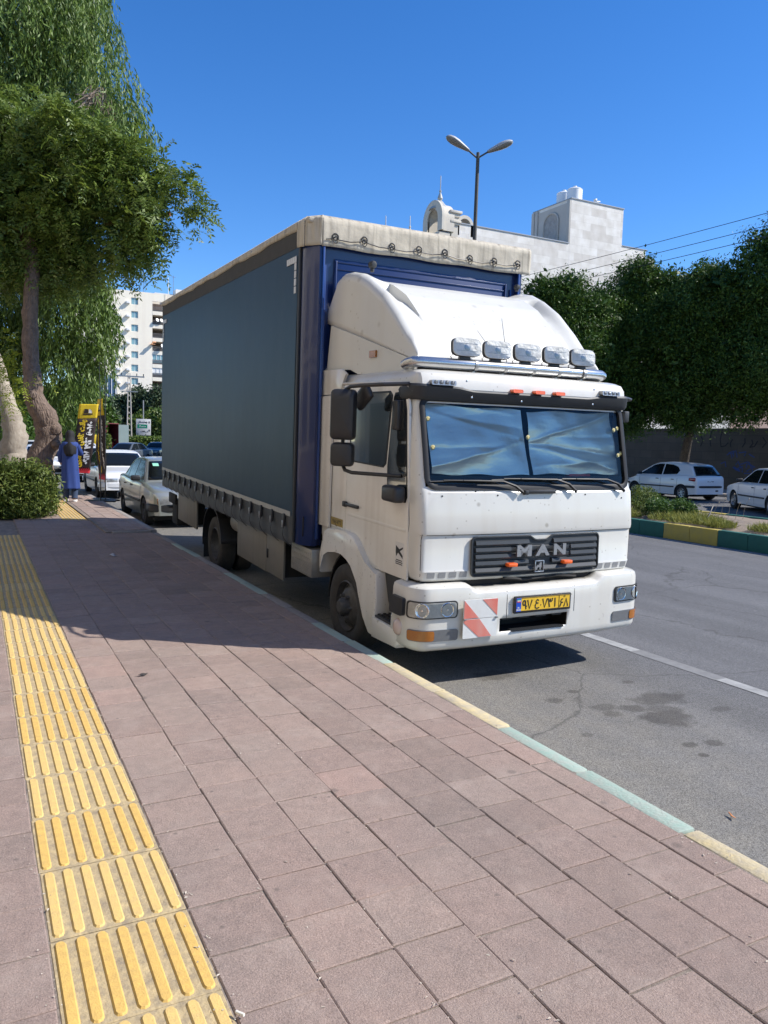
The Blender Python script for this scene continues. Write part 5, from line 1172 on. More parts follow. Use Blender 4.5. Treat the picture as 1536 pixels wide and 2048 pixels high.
# curtains: slightly billowed sheets
def curtain(sg):
    xs = BX0 if sg < 0 else BX1; g = MB(); rows = []
    n, k = 90, 40
    for i in range(n + 1):
        y = lerp(1.215, BR - .02, i / n); row = []
        for j in range(k + 1):
            v = j / k; z = lerp(.80, 3.80, v)
            o = .012 * math.sin(math.pi * v) * (1 + .3 * math.sin(y * 2.3)) + .0016 * math.sin(y * 5 + 1.3 * math.sin(z * 2)) * math.sin(math.pi * min(1, v * 1.2)) + .0004 * math.sin(y * 19 + z)
            if z < 1.08: o = -.004 + .006 * math.sin((z - .80) * 34) + .004 * math.sin(y * 15)
            row.append((xs + sg * (.012 + o), y, z))
        rows.append(row)
    g.grid(rows)
    for f in g.bm.faces: f.material_index = 1 if f.calc_center_median().z < 1.075 else 0
    c = g.build("side_curtain", [m_curt, m_hem], T, ang=60)
    g = MB(); x = xs + sg * .02
    g.box(min(x, x - sg * .03), max(x, x - sg * .03), 1.165, 1.21, .84, 3.78, bev=.006); g.build("curtain_edge_rail", m_grey, c)
    # reflective strip made of dashes
    g = MB(); yy = 1.26
    while yy < BR - .1:
        L_ = .052; g.box(min(x, x + sg * .004), max(x, x + sg * .004), yy, yy + L_, 1.088, 1.138); yy += .060
    g.build("reflective_strip", m_vent if False else M("reflective_tape", (.46, .45, .41), .4, n=(40, .6)), c)
    # L-shaped marks
    for y0, dr in ((1.25, 1), (BR - .10, -1)):
        g = MB()
        for q in range(5): a = y0 + dr * q * .056; g.box(min(x, x + sg * .006), max(x, x + sg * .006), min(a, a + dr * .05), max(a, a + dr * .05), 3.60, 3.66)
        for q in range(4): g.box(min(x, x + sg * .006), max(x, x + sg * .006), min(y0, y0 + dr * .05), max(y0, y0 + dr * .05), 3.54 - q * .075 - .01, 3.595 - q * .075)
        g.build("corner_mark", m_refw, c)
    # buckles and tension straps
    for q in range(17):
        yq = 1.42 + q * .385
        g = MB(); zz = 1.06
        g.box(min(x, x + sg * .022), max(x, x + sg * .022), yq - .025, yq + .025, .97, 1.10, bev=.005); b_ = g.build("strap_buckle", m_blk, c)
        g = MB(); g.box(min(x + sg * .02, x + sg * .032), max(x + sg * .02, x + sg * .032), yq - .014, yq + .014, .955, 1.03, bev=.003); g.build("buckle_lever", m_steel, b_)
        g = MB(); rows = []
        for v in [i / 8 for i in range(9)]:
            z = .98 - .21 * v; yo = -.10 * v ** 2; xo = sg * (.010 + .03 * math.sin(math.pi * v * .9)) - sg * .05 * v ** 3
            rows.append([(x + xo, yq - .020 + yo, z), (x + xo, yq + .012 + yo, z)])
        g.grid(rows); g.build("tension_strap", m_blk, b_, solid=.004)
    return c
curtain(-1); curtain(1)
# roof canvas
g = MB()
g.box(BX0 - .01, BX1 + .01, BF + .02, BR + .03, 3.93, 3.985, bev=.02)
g.build("roof_sheet", m_canv, T)
def crown(g, path, z0f, z1f, off, n, flap=0):
    rows = []
    for i in range(n + 1):
        u = i / n; (x, y), (nx, ny) = path(u); row = []
        for j in range(9):
            v = j / 8; z = lerp(z0f(u), z1f(u), v)
            wv = .004 * math.sin(u * 23 + v * 3) * (1 - v) + .002 * math.sin(u * 91 + 2 * v) * (1 - v) + .008 * math.sin(u * 13) * math.sin(math.pi * v) * .5
            rr_ = off + wv - (.03 * max(0, (v - .85) / .15) ** 2)
            row.append((x + nx * rr_, y + ny * rr_, z))
        rows.append(row)
    g.grid(rows)
# front valance with rounded folds
g = MB()
def fpath(u):
    return ((lerp(BX0 + .10, BX1 + .01, u), BF - .035), (0, -1))
crown(g, fpath, lambda u: 3.712 + .005 * math.sin(u * 21) , lambda u: 4.0, .012, 120)
# chamfered corner flap on the kerb side and the wrap to the side
def cpath(u):
    return ((lerp(BX0 - .012, BX0 + .10, u), lerp(1.05, BF - .047, u)), (-.75, -.66))
crown(g, cpath, lambda u: 3.72, lambda u: 4.0, .008, 10)
def spath(u): return ((BX0 - .018, lerp(1.24, 1.05, u)), (-1, 0))
crown(g, spath, lambda u: lerp(3.735, 3.715, u), lambda u: 4.0, .008, 10)
g.build("front_valance", m_canv, T, solid=.004, ang=60)
for sg, xs in ((-1, BX0), (1, BX1)):
    g = MB(); n = 120; rows = []
    for i in range(n + 1):
        y = lerp(1.235, BR + .03, i / n); sag = .014 * math.sin(y * 4.1) + .007 * math.sin(y * 9.7)
        rows.append([(xs + sg * .022, y, 3.90 + .6 * sag), (xs + sg * (.030 + .004 * math.sin(y * 12)), y, 3.93 + .3 * sag), (xs + sg * .026, y, 3.975), (xs + sg * .0, y, 4.0)])
    g.grid(rows); g.build("side_valance", m_canv, T, solid=.004, ang=60)
    g = MB(); g.box(min(xs + sg * .0, xs + sg * .016), max(xs + sg * .0, xs + sg * .016), 1.23, BR, 3.74, 3.93); g.build("curtain_top_rail", m_canv2, T)
    g = MB()
    for k in range(12):
        y = 1.6 + k * .56; g.lathe([(0, sg * .036), (.008, sg * .034), (.011, sg * .02)], 'x', (xs, y, 3.945), n=8)
    g.build("valance_stud", m_steel, T, split=True)
# lacing eyelets and cord on the front
g = MB(); eye = []
for k in range(8):
    x = lerp(-1.02, 1.10, k / 7); z = 3.795 + .012 * math.sin(k * 2.1); eye.append((x, z))
    g.lathe([(.022, 0), (.030, -.004), (.036, 0)], 'y', (x, BF - .055, z + .015), n=14)
g.build("eyelet", m_grey, T, split=True)
g = MB(); pts = [(-1.12, BF - .06, 3.775)]
for k, (x, z) in enumerate(eye):
    pts += [(x - .04, BF - .062, z - .01), (x - .012, BF - .075, z + .012), (x + .012, BF - .075, z + .012), (x + .03, BF - .062, z - .012)]
    if k < 7: pts.append(((x + eye[k + 1][0]) / 2, BF - .064, (z + eye[k + 1][1]) / 2 - .022))
g.tube(pts, .005, n=5)
for x, z in eye: g.tube([(x + .006 * math.cos(q) * 4 - .005, BF - .068, z - .022 + .026 * math.sin(q)) for q in [2 * math.pi * k / 12 for k in range(12)]], .004, n=4, closed=True)
g.build("lacing_cord", m_blk, T)
# chassis
g = MB()
for x in (-.42, .46): g.box(x - .04, x + .04, -.95, BR - .3, .62, .84)
for y in (-.5, .9, 2.2, 3.8, 5.6, 7.3): g.box(-.42, .46, y, y + .08, .66, .80)
for y in [1.3 + .75 * k for k in range(9)]: g.box(BX0 + .06, BX1 - .06, y, y + .07, .84, .92)
g.lathe([(0, -1.0), (.06, -1.0), (.06, 1.0), (0, 1.0)], 'x', (0, .2, .40), n=10)
g.lathe([(0, -.95), (.08, -.95), (.08, .95), (0, .95)], 'x', (0, 4.72, .25), n=10)
g.lathe([(0, -.2), (.18, -.12), (.2, 0), (.18, .12), (0, .2)], 'x', (0, 4.72, .25), n=12)
g.box(-.4, .45, -.6, .9, .45, .85)
g.box(-.85, -.2, 1.0, 1.5, .45, .85)
g.build("chassis", m_dark, T)
g = MB(); g.lathe([(0, -.38), (.13, -.37), (.15, -.34), (.15, .34), (.13, .37), (0, .38)], 'y', (-.95, 3.75, .66), n=20); g.build("air_tank", M("tank_paint", (.35, .33, .29), .5, n=(6, .8)), T)
for sg in (-1, 1):
    X = lambda x: sx(sg, x)
    def bx(g, a, b, *r, **k): g.box(min(X(a), X(b)), max(X(a), X(b)), *r, **k)
    g = MB(); bx(g, -1.19, -1.165, 1.67, 2.25, .335, .80, bev=.004); bx(g, -1.19, -1.165, 2.262, 3.42, .325, .80, bev=.004); o = g.build("side_guard_panel", m_lock, T, split=True)
    g = MB(); bx(g, -1.16, -.7, 1.70, 3.40, .36, .79); g.build("locker", m_dark, T)
    g = MB(); bx(g, -1.205, -1.185, 2.18, 2.21, .50, .60, bev=.004); g.build("panel_latch", m_blk, o)
    g = MB(); bx(g, -1.19, -1.165, 5.62, 6.92, .335, .82, bev=.004); g.build("rear_side_guard", m_lock, T)
    g = MB(); bx(g, -1.18, -.8, .88, 1.46, .52, .80, bev=.006); o = g.build("step_box", m_steel if False else M("chequer_plate", (.38, .36, .32), .42, metal=.5, n=(10, .7)), T)
    g = MB()
    for i in range(9):
        for j in range(5):
            y = .92 + i * .06 + (.03 if j % 2 else 0); z = .55 + j * .05
            if y < 1.44: g.prism([(y - .014, z - .004), (y + .012, z + .012), (y + .014, z + .004), (y - .012, z - .012)][::1 if (i + j) % 2 else -1], X(-1.18), X(-1.183), 'x')
    g.build("chequer_pattern", M("chequer_relief", (.45, .43, .39), .35, metal=.5), o)
    # rear fender
    g = MB(); n = 22; A = []
    for r in (.53, .50):
        pass
    yc, zc = 4.72, .27
    pa = [(yc + .53 * math.cos(q), zc + .53 * math.sin(q)) for q in [math.pi * (-.06 + 1.02 * k / n) for k in range(n + 1)]]
    pb = [(yc + .505 * math.cos(q), zc + .505 * math.sin(q)) for q in [math.pi * (-.06 + 1.02 * k / n) for k in range(n + 1)]]
    rows = [[(X(-1.19), *pa[k]), (X(-.62), *pa[k])] for k in range(n + 1)]
    g.grid(rows); rows = [[(X(-1.19), *pa[k]), (X(-1.19), *pb[k])] for k in range(n + 1)]; g.grid(rows)
    g.box(min(X(-1.17), X(-.65)), max(X(-1.17), X(-.65)), yc + .515, yc + .53, -.02, .27)
    g.build("rear_mudguard", m_blk, T, solid=.006)
g = MB(); g.box(-1.12, 1.16, 7.55, 7.66, .30, .42, bev=.01); g.box(-.5, -.42, 7.5, 7.6, .4, .75); g.box(.46, .54, 7.5, 7.6, .4, .75); g.build("underrun_bar", m_blk, T)
g = MB(); g.box(-1.18, -.7, 7.05, 7.45, .20, .62, bev=.02); g.box(-1.21, -1.17, 7.08, 7.6, .55, .72, bev=.01); g.box(-1.24, -1.1, 7.4, 7.62, .46, .49, bev=.01); g.build("rear_light_carrier", m_dark, T, split=True)
# wheels
def wheel(x, y, z, sg, dual, turn=0):
    Rr = .392
    W = empty("wheel"); W.parent = T
    W.matrix_parent_inverse = Matrix.Identity(4); W.location = (x, y, z); W.rotation_euler = (0, 0, turn)
    g = MB(); wd = .225
    for k in range(2 if dual else 1):
        o = -sg * .0 - (-sg) * 0 + (0 if k == 0 else -sg * .27)
        pr = [(.235, -.085), (.26, -.10), (.31, -.1125), (.36, -.108), (.383, -.095), (.39, -.07), (.392, 0), (.39, .07), (.383, .095), (.36, .108), (.31, .1125), (.26, .10), (.235, .085)]
        g.lathe([(r, h + o) for r, h in pr], 'x', n=48)
    # tread grooves
    t_ = g.build("tyre", m_tyre, W, ang=50)
    g = MB(); s_ = sg
    if dual: pr = [(.238, .09), (.225, .098), (.222, .07), (.20, .02), (.17, -.06), (.14, -.075), (.12, -.07), (.10, -.03), (.085, .01), (.07, .02), (0, .02)]
    else: pr = [(.238, .09), (.226, .10), (.222, .075), (.205, .045), (.175, .06), (.15, .085), (.12, .095), (.085, .095), (.08, .11), (.075, .15), (.055, .17), (0, .172)]
    g.lathe([(r, h * s_) for r, h in pr], 'x', n=40)
    rm = g.build("rim", m_rim, W, ang=40)
    g = MB()
    for k in range(6):
        q = 2 * math.pi * k / 6; r = .105; h = (.095 if not dual else -.06)
        g.lathe([(0, (h + .038) * s_), (.011, (h + .036) * s_), (.014, (h + .02) * s_), (.018, h * s_), (.022, (h - .005) * s_)], 'x', (0, r * math.cos(q), r * math.sin(q)), n=8)
    g.build("wheel_nut", m_rim, rm, split=True)
    g = MB()
    for k in range(8):
        q = 2 * math.pi * (k + .5) / 8; r = .178; h = (.0595 if not dual else -.05)
        g.lathe([(0, (h + .006) * s_), (.018, (h + .005) * s_), (.02, (h) * s_)], 'x', (0, r * math.cos(q), r * math.sin(q)), n=12)
    g.build("hand_hole", m_dark, rm, split=True)
    return W
wheel(-1.0, .20, .39, -1, False, 0); wheel(1.04, .20, .39, 1, False, 0)
zr_ = .392 - 4.72 * math.sin(_a) + .004
wheel(-1.04, 4.72, zr_, -1, True); wheel(1.08, 4.72, zr_, 1, True)
# ================================================================== BUILDINGS, POLES, WALL
def stone_mat(name, c1, c2, mort, bw, bh, vert='Z', ax='X'):
    mt = bpy.data.materials.new(name); mt.use_nodes = True; t = mt.node_tree; b = t.nodes["Principled BSDF"]; N = t.nodes.new; Lk = t.links.new
    tc = N("ShaderNodeTexCoord"); sp = N("ShaderNodeSeparateXYZ"); Lk(tc.outputs["Object"], sp.inputs[0]); ad = N("ShaderNodeMath"); ad.operation = 'ADD'; Lk(sp.outputs["X"], ad.inputs[0]); Lk(sp.outputs["Y"], ad.inputs[1]); cb = N("ShaderNodeCombineXYZ"); Lk(ad.outputs[0], cb.inputs["X"]); Lk(sp.outputs["Z"], cb.inputs["Y"])
    br = N("ShaderNodeTexBrick"); br.inputs["Scale"].default_value = 1; br.inputs["Brick Width"].default_value = bw; br.inputs["Row Height"].default_value = bh; br.inputs["Mortar Size"].default_value = .008; br.inputs["Color1"].default_value = (*c1, 1); br.inputs["Color2"].default_value = (*c2, 1); br.inputs["Mortar"].default_value = (*mort, 1); br.inputs["Bias"].default_value = -.2
    Lk(cb.outputs[0], br.inputs["Vector"]); nz = N("ShaderNodeTexNoise"); nz.inputs["Scale"].default_value = 1.4; nz.inputs["Detail"].default_value = 8; Lk(tc.outputs["Object"], nz.inputs[0])
    r = N("ShaderNodeValToRGB"); r.color_ramp.elements[0].position = .3; r.color_ramp.elements[1].position = .7; r.color_ramp.elements[0].color = (.86, .84, .8, 1); r.color_ramp.elements[1].color = (1.08, 1.08, 1.08, 1); Lk(nz.outputs["Fac"], r.inputs[0])
    mx = N("ShaderNodeMix"); mx.data_type = 'RGBA'; mx.blend_type = 'MULTIPLY'; mx.inputs["Factor"].default_value = 1; Lk(br.outputs["Color"], mx.inputs["A"]); Lk(r.outputs[0], mx.inputs["B"]); Lk(mx.outputs["Result"], b.inputs["Base Color"]); b.inputs["Roughness"].default_value = .8; return mt
m_st = stone_mat("pale_stone_cladding", (.72, .69, .64), (.58, .54, .49), (.55, .52, .48), 1.6, .62)
m_stp = M("stone_plain", (.50, .47, .42), .8, n=(1.2, .5)); m_trim = M("cream_stucco", (.60, .55, .46), .75, n=(2, .4)); m_relief = M("carved_panel", (.40, .38, .35), .85, n=(3.2, 1.0), c2=(.24, .225, .21), bump=(3.5, .12))
m_wtank = M("white_water_tank", (.76, .77, .77), .45); m_far = M("far_brown_wall", (.36, .25, .20), .85, n=(.5, .4)); m_farw = M("far_cream_wall", (.58, .55, .49), .8, n=(.5, .4))
# banquet-hall-like stone building: long parapet and a stair tower
B1 = empty("stone_building", (33, 50, RZ), label="pale stone building with a square stair tower rising behind the trees", cat="building")
def loc_(g, o=(33, 50, RZ)): g.xf = Matrix.Translation(-Vector(o)); return g
TX0, TX1 = 42.1, 47.6
g = MB(); g.box(31.6, TX0, 50, 72, RZ, 17.72); g.box(TX1, 50.3, 50, 72, RZ, 18.28); loc_(g); g.build("wall", m_st, B1, smooth=False)
g = MB(); g.box(TX0, TX1, 49.995, 54.75, RZ, 21.2); loc_(g); tw = g.build("stair_tower", m_st, B1, smooth=False)
g = MB(); g.box(TX0 - .06, TX0 - .002, 50.35, 54.0, 17.8, 20.95); loc_(g); g.build("tower_render_panel", m_stp, tw, smooth=False)
g = MB()
for y0, y1 in ((50.0, 50.35), (54.0, 54.35)): g.box(TX0 - .16, TX0 - .001, y0, y1, 17.8, 21.1, bev=.02)
g.box(TX0 - .2, TX0 - .0, 54.4, 54.75, 17.8, 21.1, bev=.02)
loc_(g); g.build("pilaster", m_stp, tw, split=True)
g = MB(); arch = [(51.35, 18.15), (53.2, 18.15), (53.2, 19.75)] + [(52.275 + .925 * math.cos(q), 19.75 + .80 * math.sin(q)) for q in [math.pi * k / 14 for k in range(1, 14)]] + [(51.35, 19.75)]
g.prism(arch, TX0 - .10, TX0 - .06, 'x'); loc_(g); g.build("carved_arch_panel", m_relief, tw)
g = MB(); loop = arch; g.tube([(TX0 - .12, a, b) for a, b in loop], .08, n=6, closed=True); loc_(g); g.build("arch_moulding", m_stp, tw)
g = MB(); g.box(TX0 - .22, TX0 - .02, 51.5, 51.75, 17.95, 18.08, bev=.02); g.tube([(TX0 - .1, 51.6, 18.0), (TX0 - .45, 51.5, 17.9)], .05, n=6); loc_(g); g.build("wall_lamp", m_blk, tw)
g = MB(); g.box(TX0 - .05, TX1 + .05, 49.93, 54.8, 21.2, 21.27); g.box(31.5, TX0 - .07, 49.94, 50.2, 17.72, 17.79); g.box(TX1 + .05, 50.4, 49.94, 50.2, 18.28, 18.34); loc_(g); g.build("coping", M("metal_coping", (.33, .33, .33), .4, metal=.5), B1, split=True)
g = MB(); g.box(49.6, 50.25, 48.9, 49.99, 12, 17.4); loc_(g); g.build("corner_pier", m_stp, B1)
def water_tank(x, y, z, r, h, label, group):
    g = MB(); pr = [(0, h * 1.12), (r * .25, h * 1.11), (r * .26, h * 1.04), (r * .8, h * .97), (r, h * .9)]
    for k in range(8): zz = h * (.86 - .1 * k); pr += [(r * .97, zz), (r, zz - h * .03)]
    pr += [(r, 0), (0, 0)]; g.lathe(pr, 'z', n=24); o = g.build("water_tank", m_wtank); o.location = (x, y, z); tag(o, label, "water tank", group)
water_tank(43.75, 51.6, 21.27, .62, 1.40, "ribbed white water tank on the stair tower roof, nearer of the pair", "white water tanks on the rooftops"); water_tank(43.9, 53.1, 21.27, .62, 1.5, "white water tank on the stair tower roof, half hidden behind its twin", "white water tanks on the rooftops")
g = MB(); g.box(-.25, .25, -.2, .2, 0, .16); g.box(-.1, .1, -.1, .1, .16, .42, bev=.02); g.tube([(.1, 0, .25), (.5, 0, .3)], .05, n=6); o = g.build("roof_camera", m_steel); o.location = (44.9, 50.4, 21.27); tag(o, "small grey floodlight on the edge of the stair tower roof", "lamp")
# ornamental arches on the roof: an open belfry-like pair
def arch_ring(g, c, w, h, r_out, r_in, depth, axis):
    n = 18; out = [(w / 2 + r_out, 0)] + [((w / 2 + r_out) * math.cos(q), h + (w / 2 + r_out) * math.sin(q)) for q in [math.pi * k / n for k in range(n + 1)]] + [(-w / 2 - r_out, 0)]
    inn = [(-w / 2, 0)] + [(w / 2 * math.cos(q), h + w / 2 * math.sin(q)) for q in [math.pi * (n - k) / n for k in range(n + 1)]] + [(w / 2, 0)]
    pts = out + inn
    if axis == 'x': g.prism([(c[1] + a, c[2] + b) for a, b in pts], c[0], c[0] + depth, 'x')
    else: g.prism([(c[0] + a, c[2] + b) for a, b in pts], c[1], c[1] + depth, 'y')
BO = empty("roof_arches", (31.5, 50.5, 17.7), label="cream ornamental arches with a tall finial on the left corner of the stone building's roof", cat="roof ornament")
g = MB(); arch_ring(g, (30.1, 50.95, 17.0), 1.5, .95, .38, 0, 1.1, 'x'); arch_ring(g, (30.0, 50.95, 17.0), 1.5, .95, .62, 0, .2, 'x'); loc_(g, (31.5, 50.5, 17.7)); g.build("arch", m_trim, BO, ang=40)
g = MB(); arch_ring(g, (32.25, 50.0, 16.9), 1.0, .75, .24, 0, .9, 'y'); loc_(g, (31.5, 50.5, 17.7)); g.build("side_arch", m_trim, BO, ang=40)
g = MB()
for z, e in ((15.2, 0), (17.75, .12), (17.87, .2), (18.35, .12), (18.5, .22)): pass
g.box(31.05, 31.6, 49.95, 50.35, 14.5, 18.1); g.box(30.95, 31.7, 49.85, 50.4, 17.55, 17.68, bev=.02); g.box(30.88, 31.78, 49.78, 50.45, 17.68, 17.85, bev=.02); g.box(30.98, 31.72, 49.88, 50.4, 18.1, 18.35, bev=.02); g.box(30.85, 31.85, 49.78, 50.5, 18.35, 18.55, bev=.03)
g.box(29.9, 31.2, 51.8, 53.4, 14.5, 17.0, bev=.03); g.box(29.8, 31.2, 51.75, 53.5, 17.0, 17.25, bev=.03); g.box(29.9, 30.9, 49.9, 52, 14.5, 16.9)
loc_(g, (31.5, 50.5, 17.7)); g.build("pier", m_trim, BO)
g = MB(); g.lathe([(.0, 2.0), (.03, 1.95), (.035, .95), (.10, .9), (.06, .75), (.14, .55), (.20, .35), (.12, .2), (.24, .1), (.42, -.12), (.72, -.35), (.80, -.5)], 'z', (30.6, 50.95, 19.2), n=12); loc_(g, (31.5, 50.5, 17.7)); g.build("finial", M("finial_grey", (.38, .38, .36), .5), BO)
for x, y, z, lb in ((27.95, 50.6, 16.35, "small finial on a rooftop dome just left of the big arch"), (26.2, 51, 16.2, "thin far finial above the canvas roof, left of its neighbour")):
    g = MB(); g.lathe([(0, 1.5), (.025, 1.45), (.03, .8), (.09, .72), (.05, .6), (.13, .4), (.08, .2), (.25, .08), (.9, -.1), (1.0, -.3), (1.0, -1.6), (0, -1.6)], 'z', n=14); o = g.build("dome_finial", m_trim); o.location = (x, y, z); tag(o, lb, "finial", "finials on the stone building's roof")
# low wing that carries them, hidden behind the truck
g = MB(); g.box(24, 31.59, 50.3, 70, RZ, 14.9); o = g.build("stone_wing", m_st, smooth=False); tag(o, "lower wing of the stone building under the ornamental arches", "building")
# long low cream house and brown house further right
g = MB(); g.box(0, 14, 0, 12, 0, 15.9); g.box(-.1, 14.1, -.1, .2, 15.9, 16.05); o = g.build("cream_house", m_farw, smooth=False); o.location = (50.5, 52, RZ); tag(o, "cream flat-roofed building seen between the stone building and the brown one", "building")
g = MB(); g.box(0, 30, 0, 16, 0, 19.2); g.box(3, 20, 2, 12, 19.2, 21.0); o = g.build("brown_house", m_far, smooth=False); o.location = (66, 58, RZ); tag(o, "reddish-brown flat-roofed building behind the rightmost tree", "building")
for k, (x, y) in enumerate(((58.6, 53.5), (59.9, 53.5))): water_tank(x, y, 15.62, .55, 1.1, ("left" if k == 0 else "right") + " one of two small white water tanks above the middle trees", "white water tanks on the rooftops")
# perimeter wall with painted scrawls
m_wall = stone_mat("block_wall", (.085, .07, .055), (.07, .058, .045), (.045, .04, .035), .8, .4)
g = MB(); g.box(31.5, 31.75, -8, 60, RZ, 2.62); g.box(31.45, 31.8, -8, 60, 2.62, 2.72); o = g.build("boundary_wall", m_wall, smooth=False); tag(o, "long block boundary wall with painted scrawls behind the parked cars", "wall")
m_scr = M("scrawl_black", (.012, .012, .014), .8); m_scb = M("scrawl_blue", (.03, .06, .22), .8)
g = MB(); rs = random.Random(5); y = 27.0
while y > 19.5:
    h = rs.uniform(.35, .75); z0 = 1.85; g.tube([(31.494, y, z0), (31.494, y - rs.uniform(-.1, .2), z0 + h * .5), (31.494, y + rs.uniform(-.15, .15), z0 + h)], .03, n=4); 
    if rs.random() < .5: g.tube([(31.494, y, z0), (31.494, y - .25, z0 + .05), (31.494, y - .4, z0 + rs.uniform(.1, .3))], .028, n=4)
    y -= rs.uniform(.35, .7)
for v in g.bm.verts: v.co.x = 31.497 + (v.co.x - 31.494) * .08
g.build("wall_lettering", m_scr, o)
g = MB()
for k in range(16):
    y = rs.uniform(24.2, 25.8); z = rs.uniform(.6, 1.6); g.tube([(31.494, y, z), (31.494, y - rs.uniform(.1, .4), z + rs.uniform(-.2, .2)), (31.494, y - .3, z - .15)], .026, n=4)
for v in g.bm.verts: v.co.x = 31.497 + (v.co.x - 31.494) * .08
g.build("wall_scribble", m_scb, o)
g = MB(); g.box(21.2, 31.5, -8, 60, RZ - .1, -.16); o = g.build("far_pavement", M("far_pavement_concrete", (.33, .29, .25), .9, n=(1.5, .6)), smooth=False); tag(o, kind='structure')
for v in o.data.vertices: v.co.x = 28.0 if v.co.x < 25 else v.co.x
g = MB(); g.prism([(0, 0), (1.3, 0), (1.0, 2.3), (.2, 2.4)], 0, .5, 'y', bev=.05); o = g.build("concrete_stub", M("whitewashed_concrete", (.5, .48, .44), .85, n=(4, .8), c2=(.3, .27, .23))); o.location = (27.2, 29.6, -.2); tag(o, "pale concrete block between the leaning trunk and the hatchback roof", "block")
# street lamp on the median
SL = empty("street_lamp", (14.5, 21.9, 0), label="tall dark double-armed street lamp standing on the median behind the truck", cat="street lamp")
m_pole = M("pole_weathered", (.095, .09, .075), .7, n=(3, .8), c2=(.05, .05, .045)); m_lum = M("luminaire_grey", (.48, .48, .47), .5, n=(5, .5)); m_diff = M("luminaire_bowl", (.20, .195, .18), .25, coat=.4)
g = MB(); g.tube([(0, 0, 0), (-.02, 0, 5), (.02, 0, 10.98)], [.085, .075, .055], n=14); g.tube([(0, 0, 0), (0, 0, .5)], [.12, .11], n=14); g.build("pole", m_pole, SL)
for sg, az, tilt in ((-1, 0, 22), (1, 0, 22)):
    dr = Vector((sg * math.cos(R(33)), -sg * math.sin(R(33)) * (1 if sg > 0 else .2), 0)).normalized()
    g = MB(); e = Vector((0, 0, 10.85)) + dr * .32 + Vector((0, 0, .14)); g.tube([Vector((0, 0, 10.8)), e], .028, n=8); g.build("arm", m_pole, SL)
    xf = Matrix.Translation(e) @ (dr + Vector((0, 0, .40))).to_track_quat('X', 'Z').to_matrix().to_4x4()
    def hull(zs, flat):
        g = MB(); rings = []
        for x, w_, h in ((0, .06, .05), (.08, .075, .07), (.25, .11, .10), (.45, .155, .13), (.62, .17, .13), (.76, .14, .10), (.84, .07, .05), (.86, .01, .01)):
            rings.append(g._new([(x, w_ * math.cos(q), zs * h * math.sin(q) * flat) for q in [math.pi * k / 10 for k in range(11)]]))
        for i in range(len(rings) - 1):
            for k in range(10): g.face([rings[i][k], rings[i][k + 1], rings[i + 1][k + 1], rings[i + 1][k]])
        g.xf = xf; return g
    h_ = hull(1, 1).build("luminaire", m_lum, SL, solid=.01); hull(-1, .75).build("bowl", m_diff, h_)
# overhead cables and the post that carries them
m_cab = M("cable_black", (.03, .03, .03), .6)
for z0, lb in ((9.95, "highest of the three overhead cables on the right"), (9.53, "middle of the three overhead cables on the right"), (9.17, "lowest of the three overhead cables on the right")):
    g = MB(); n = 24; g.tube([(24, -10 + 50 * k / n, z0 - .45 * (1 - (2 * k / n - 1) ** 2) + (.35 if k == 0 else 0) + .22) for k in range(n + 1)], .012, n=5); tag(g.build("overhead_cable", m_cab), lb, "cable", "overhead cables across the road")
for y, lb in ((40.0, "concrete cable pole rising behind the trees in front of the stone building"), (-10.0, "concrete cable pole carrying the cables outside the right edge")):
    if y > 0:
        g = MB(); g.tube([(0, 0, 0), (0, 0, 10.6)], [.16, .10], n=8); g.box(-.05, .05, -.05, .05, 9.3, 10.6); g.box(-.4, .4, -.03, .03, 10.2, 10.28); o = g.build("cable_pole", m_stp); o.location = (24, y, RZ); tag(o, lb, "pole")
# ---------------------------------------------------------------- apartment block
AB = empty("apartment_block", (24, 160, RZ), label="cream eight-storey apartment block with recessed balconies in the distance", cat="building")
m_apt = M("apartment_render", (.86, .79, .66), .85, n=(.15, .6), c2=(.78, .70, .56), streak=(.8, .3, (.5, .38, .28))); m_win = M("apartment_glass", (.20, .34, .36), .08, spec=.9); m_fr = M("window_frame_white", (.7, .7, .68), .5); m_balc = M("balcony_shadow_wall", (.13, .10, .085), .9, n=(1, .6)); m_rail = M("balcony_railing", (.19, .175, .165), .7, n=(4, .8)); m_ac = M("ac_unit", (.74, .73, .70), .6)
ao = (24, 160, RZ)
def aL(g): g.xf = Matrix.Translation(-Vector(ao)); return g
zt_a, st = 28.1, 2.56
g = MB()
# front wall with window and balcony openings left out by strips
xw0, xw1 = 27.35, 28.65; xb0, xb1 = 31.35, 33.75; xc0 = 34.05; xr = 41.0
g.box(17, xw0, 160, 160.35, 7.8, 29.5); g.box(xw1, xb0, 160, 160.35, 7.8, 29.5); g.box(xb1, xc0, 159.95, 160.35, 3.5, 29.5)
g.box(17, xr, 163, 174, 3.5, 29.3); g.box(17, 17.35, 160, 163, 7.8, 29.5); g.box(xw0, xw1, 160, 160.35, 28.25, 29.5); g.box(xb0, xr, 160, 160.35, 27.95, 29.5)
for k in range(8):
    zt_ = 28.25 - st * k; g.box(xw0, xw1, 160, 160.3, zt_ - st, zt_ - 1.32) if k < 8 else None
    zb_t = 27.9 - st * k; g.box(xb0, xr, 159.97, 163, zb_t - st, zb_t - 1.85)
g.box(17, 34, 160, 163, 7.6, 7.9)
aL(g); g.build("wall", m_apt, AB, smooth=False)
g = MB(); g.box(17, 34, 161, 162, RZ, 7.6); aL(g); g.build("ground_floor", M("apt_ground_floor", (.25, .24, .23), .7, n=(.4, .8)), AB, smooth=False)
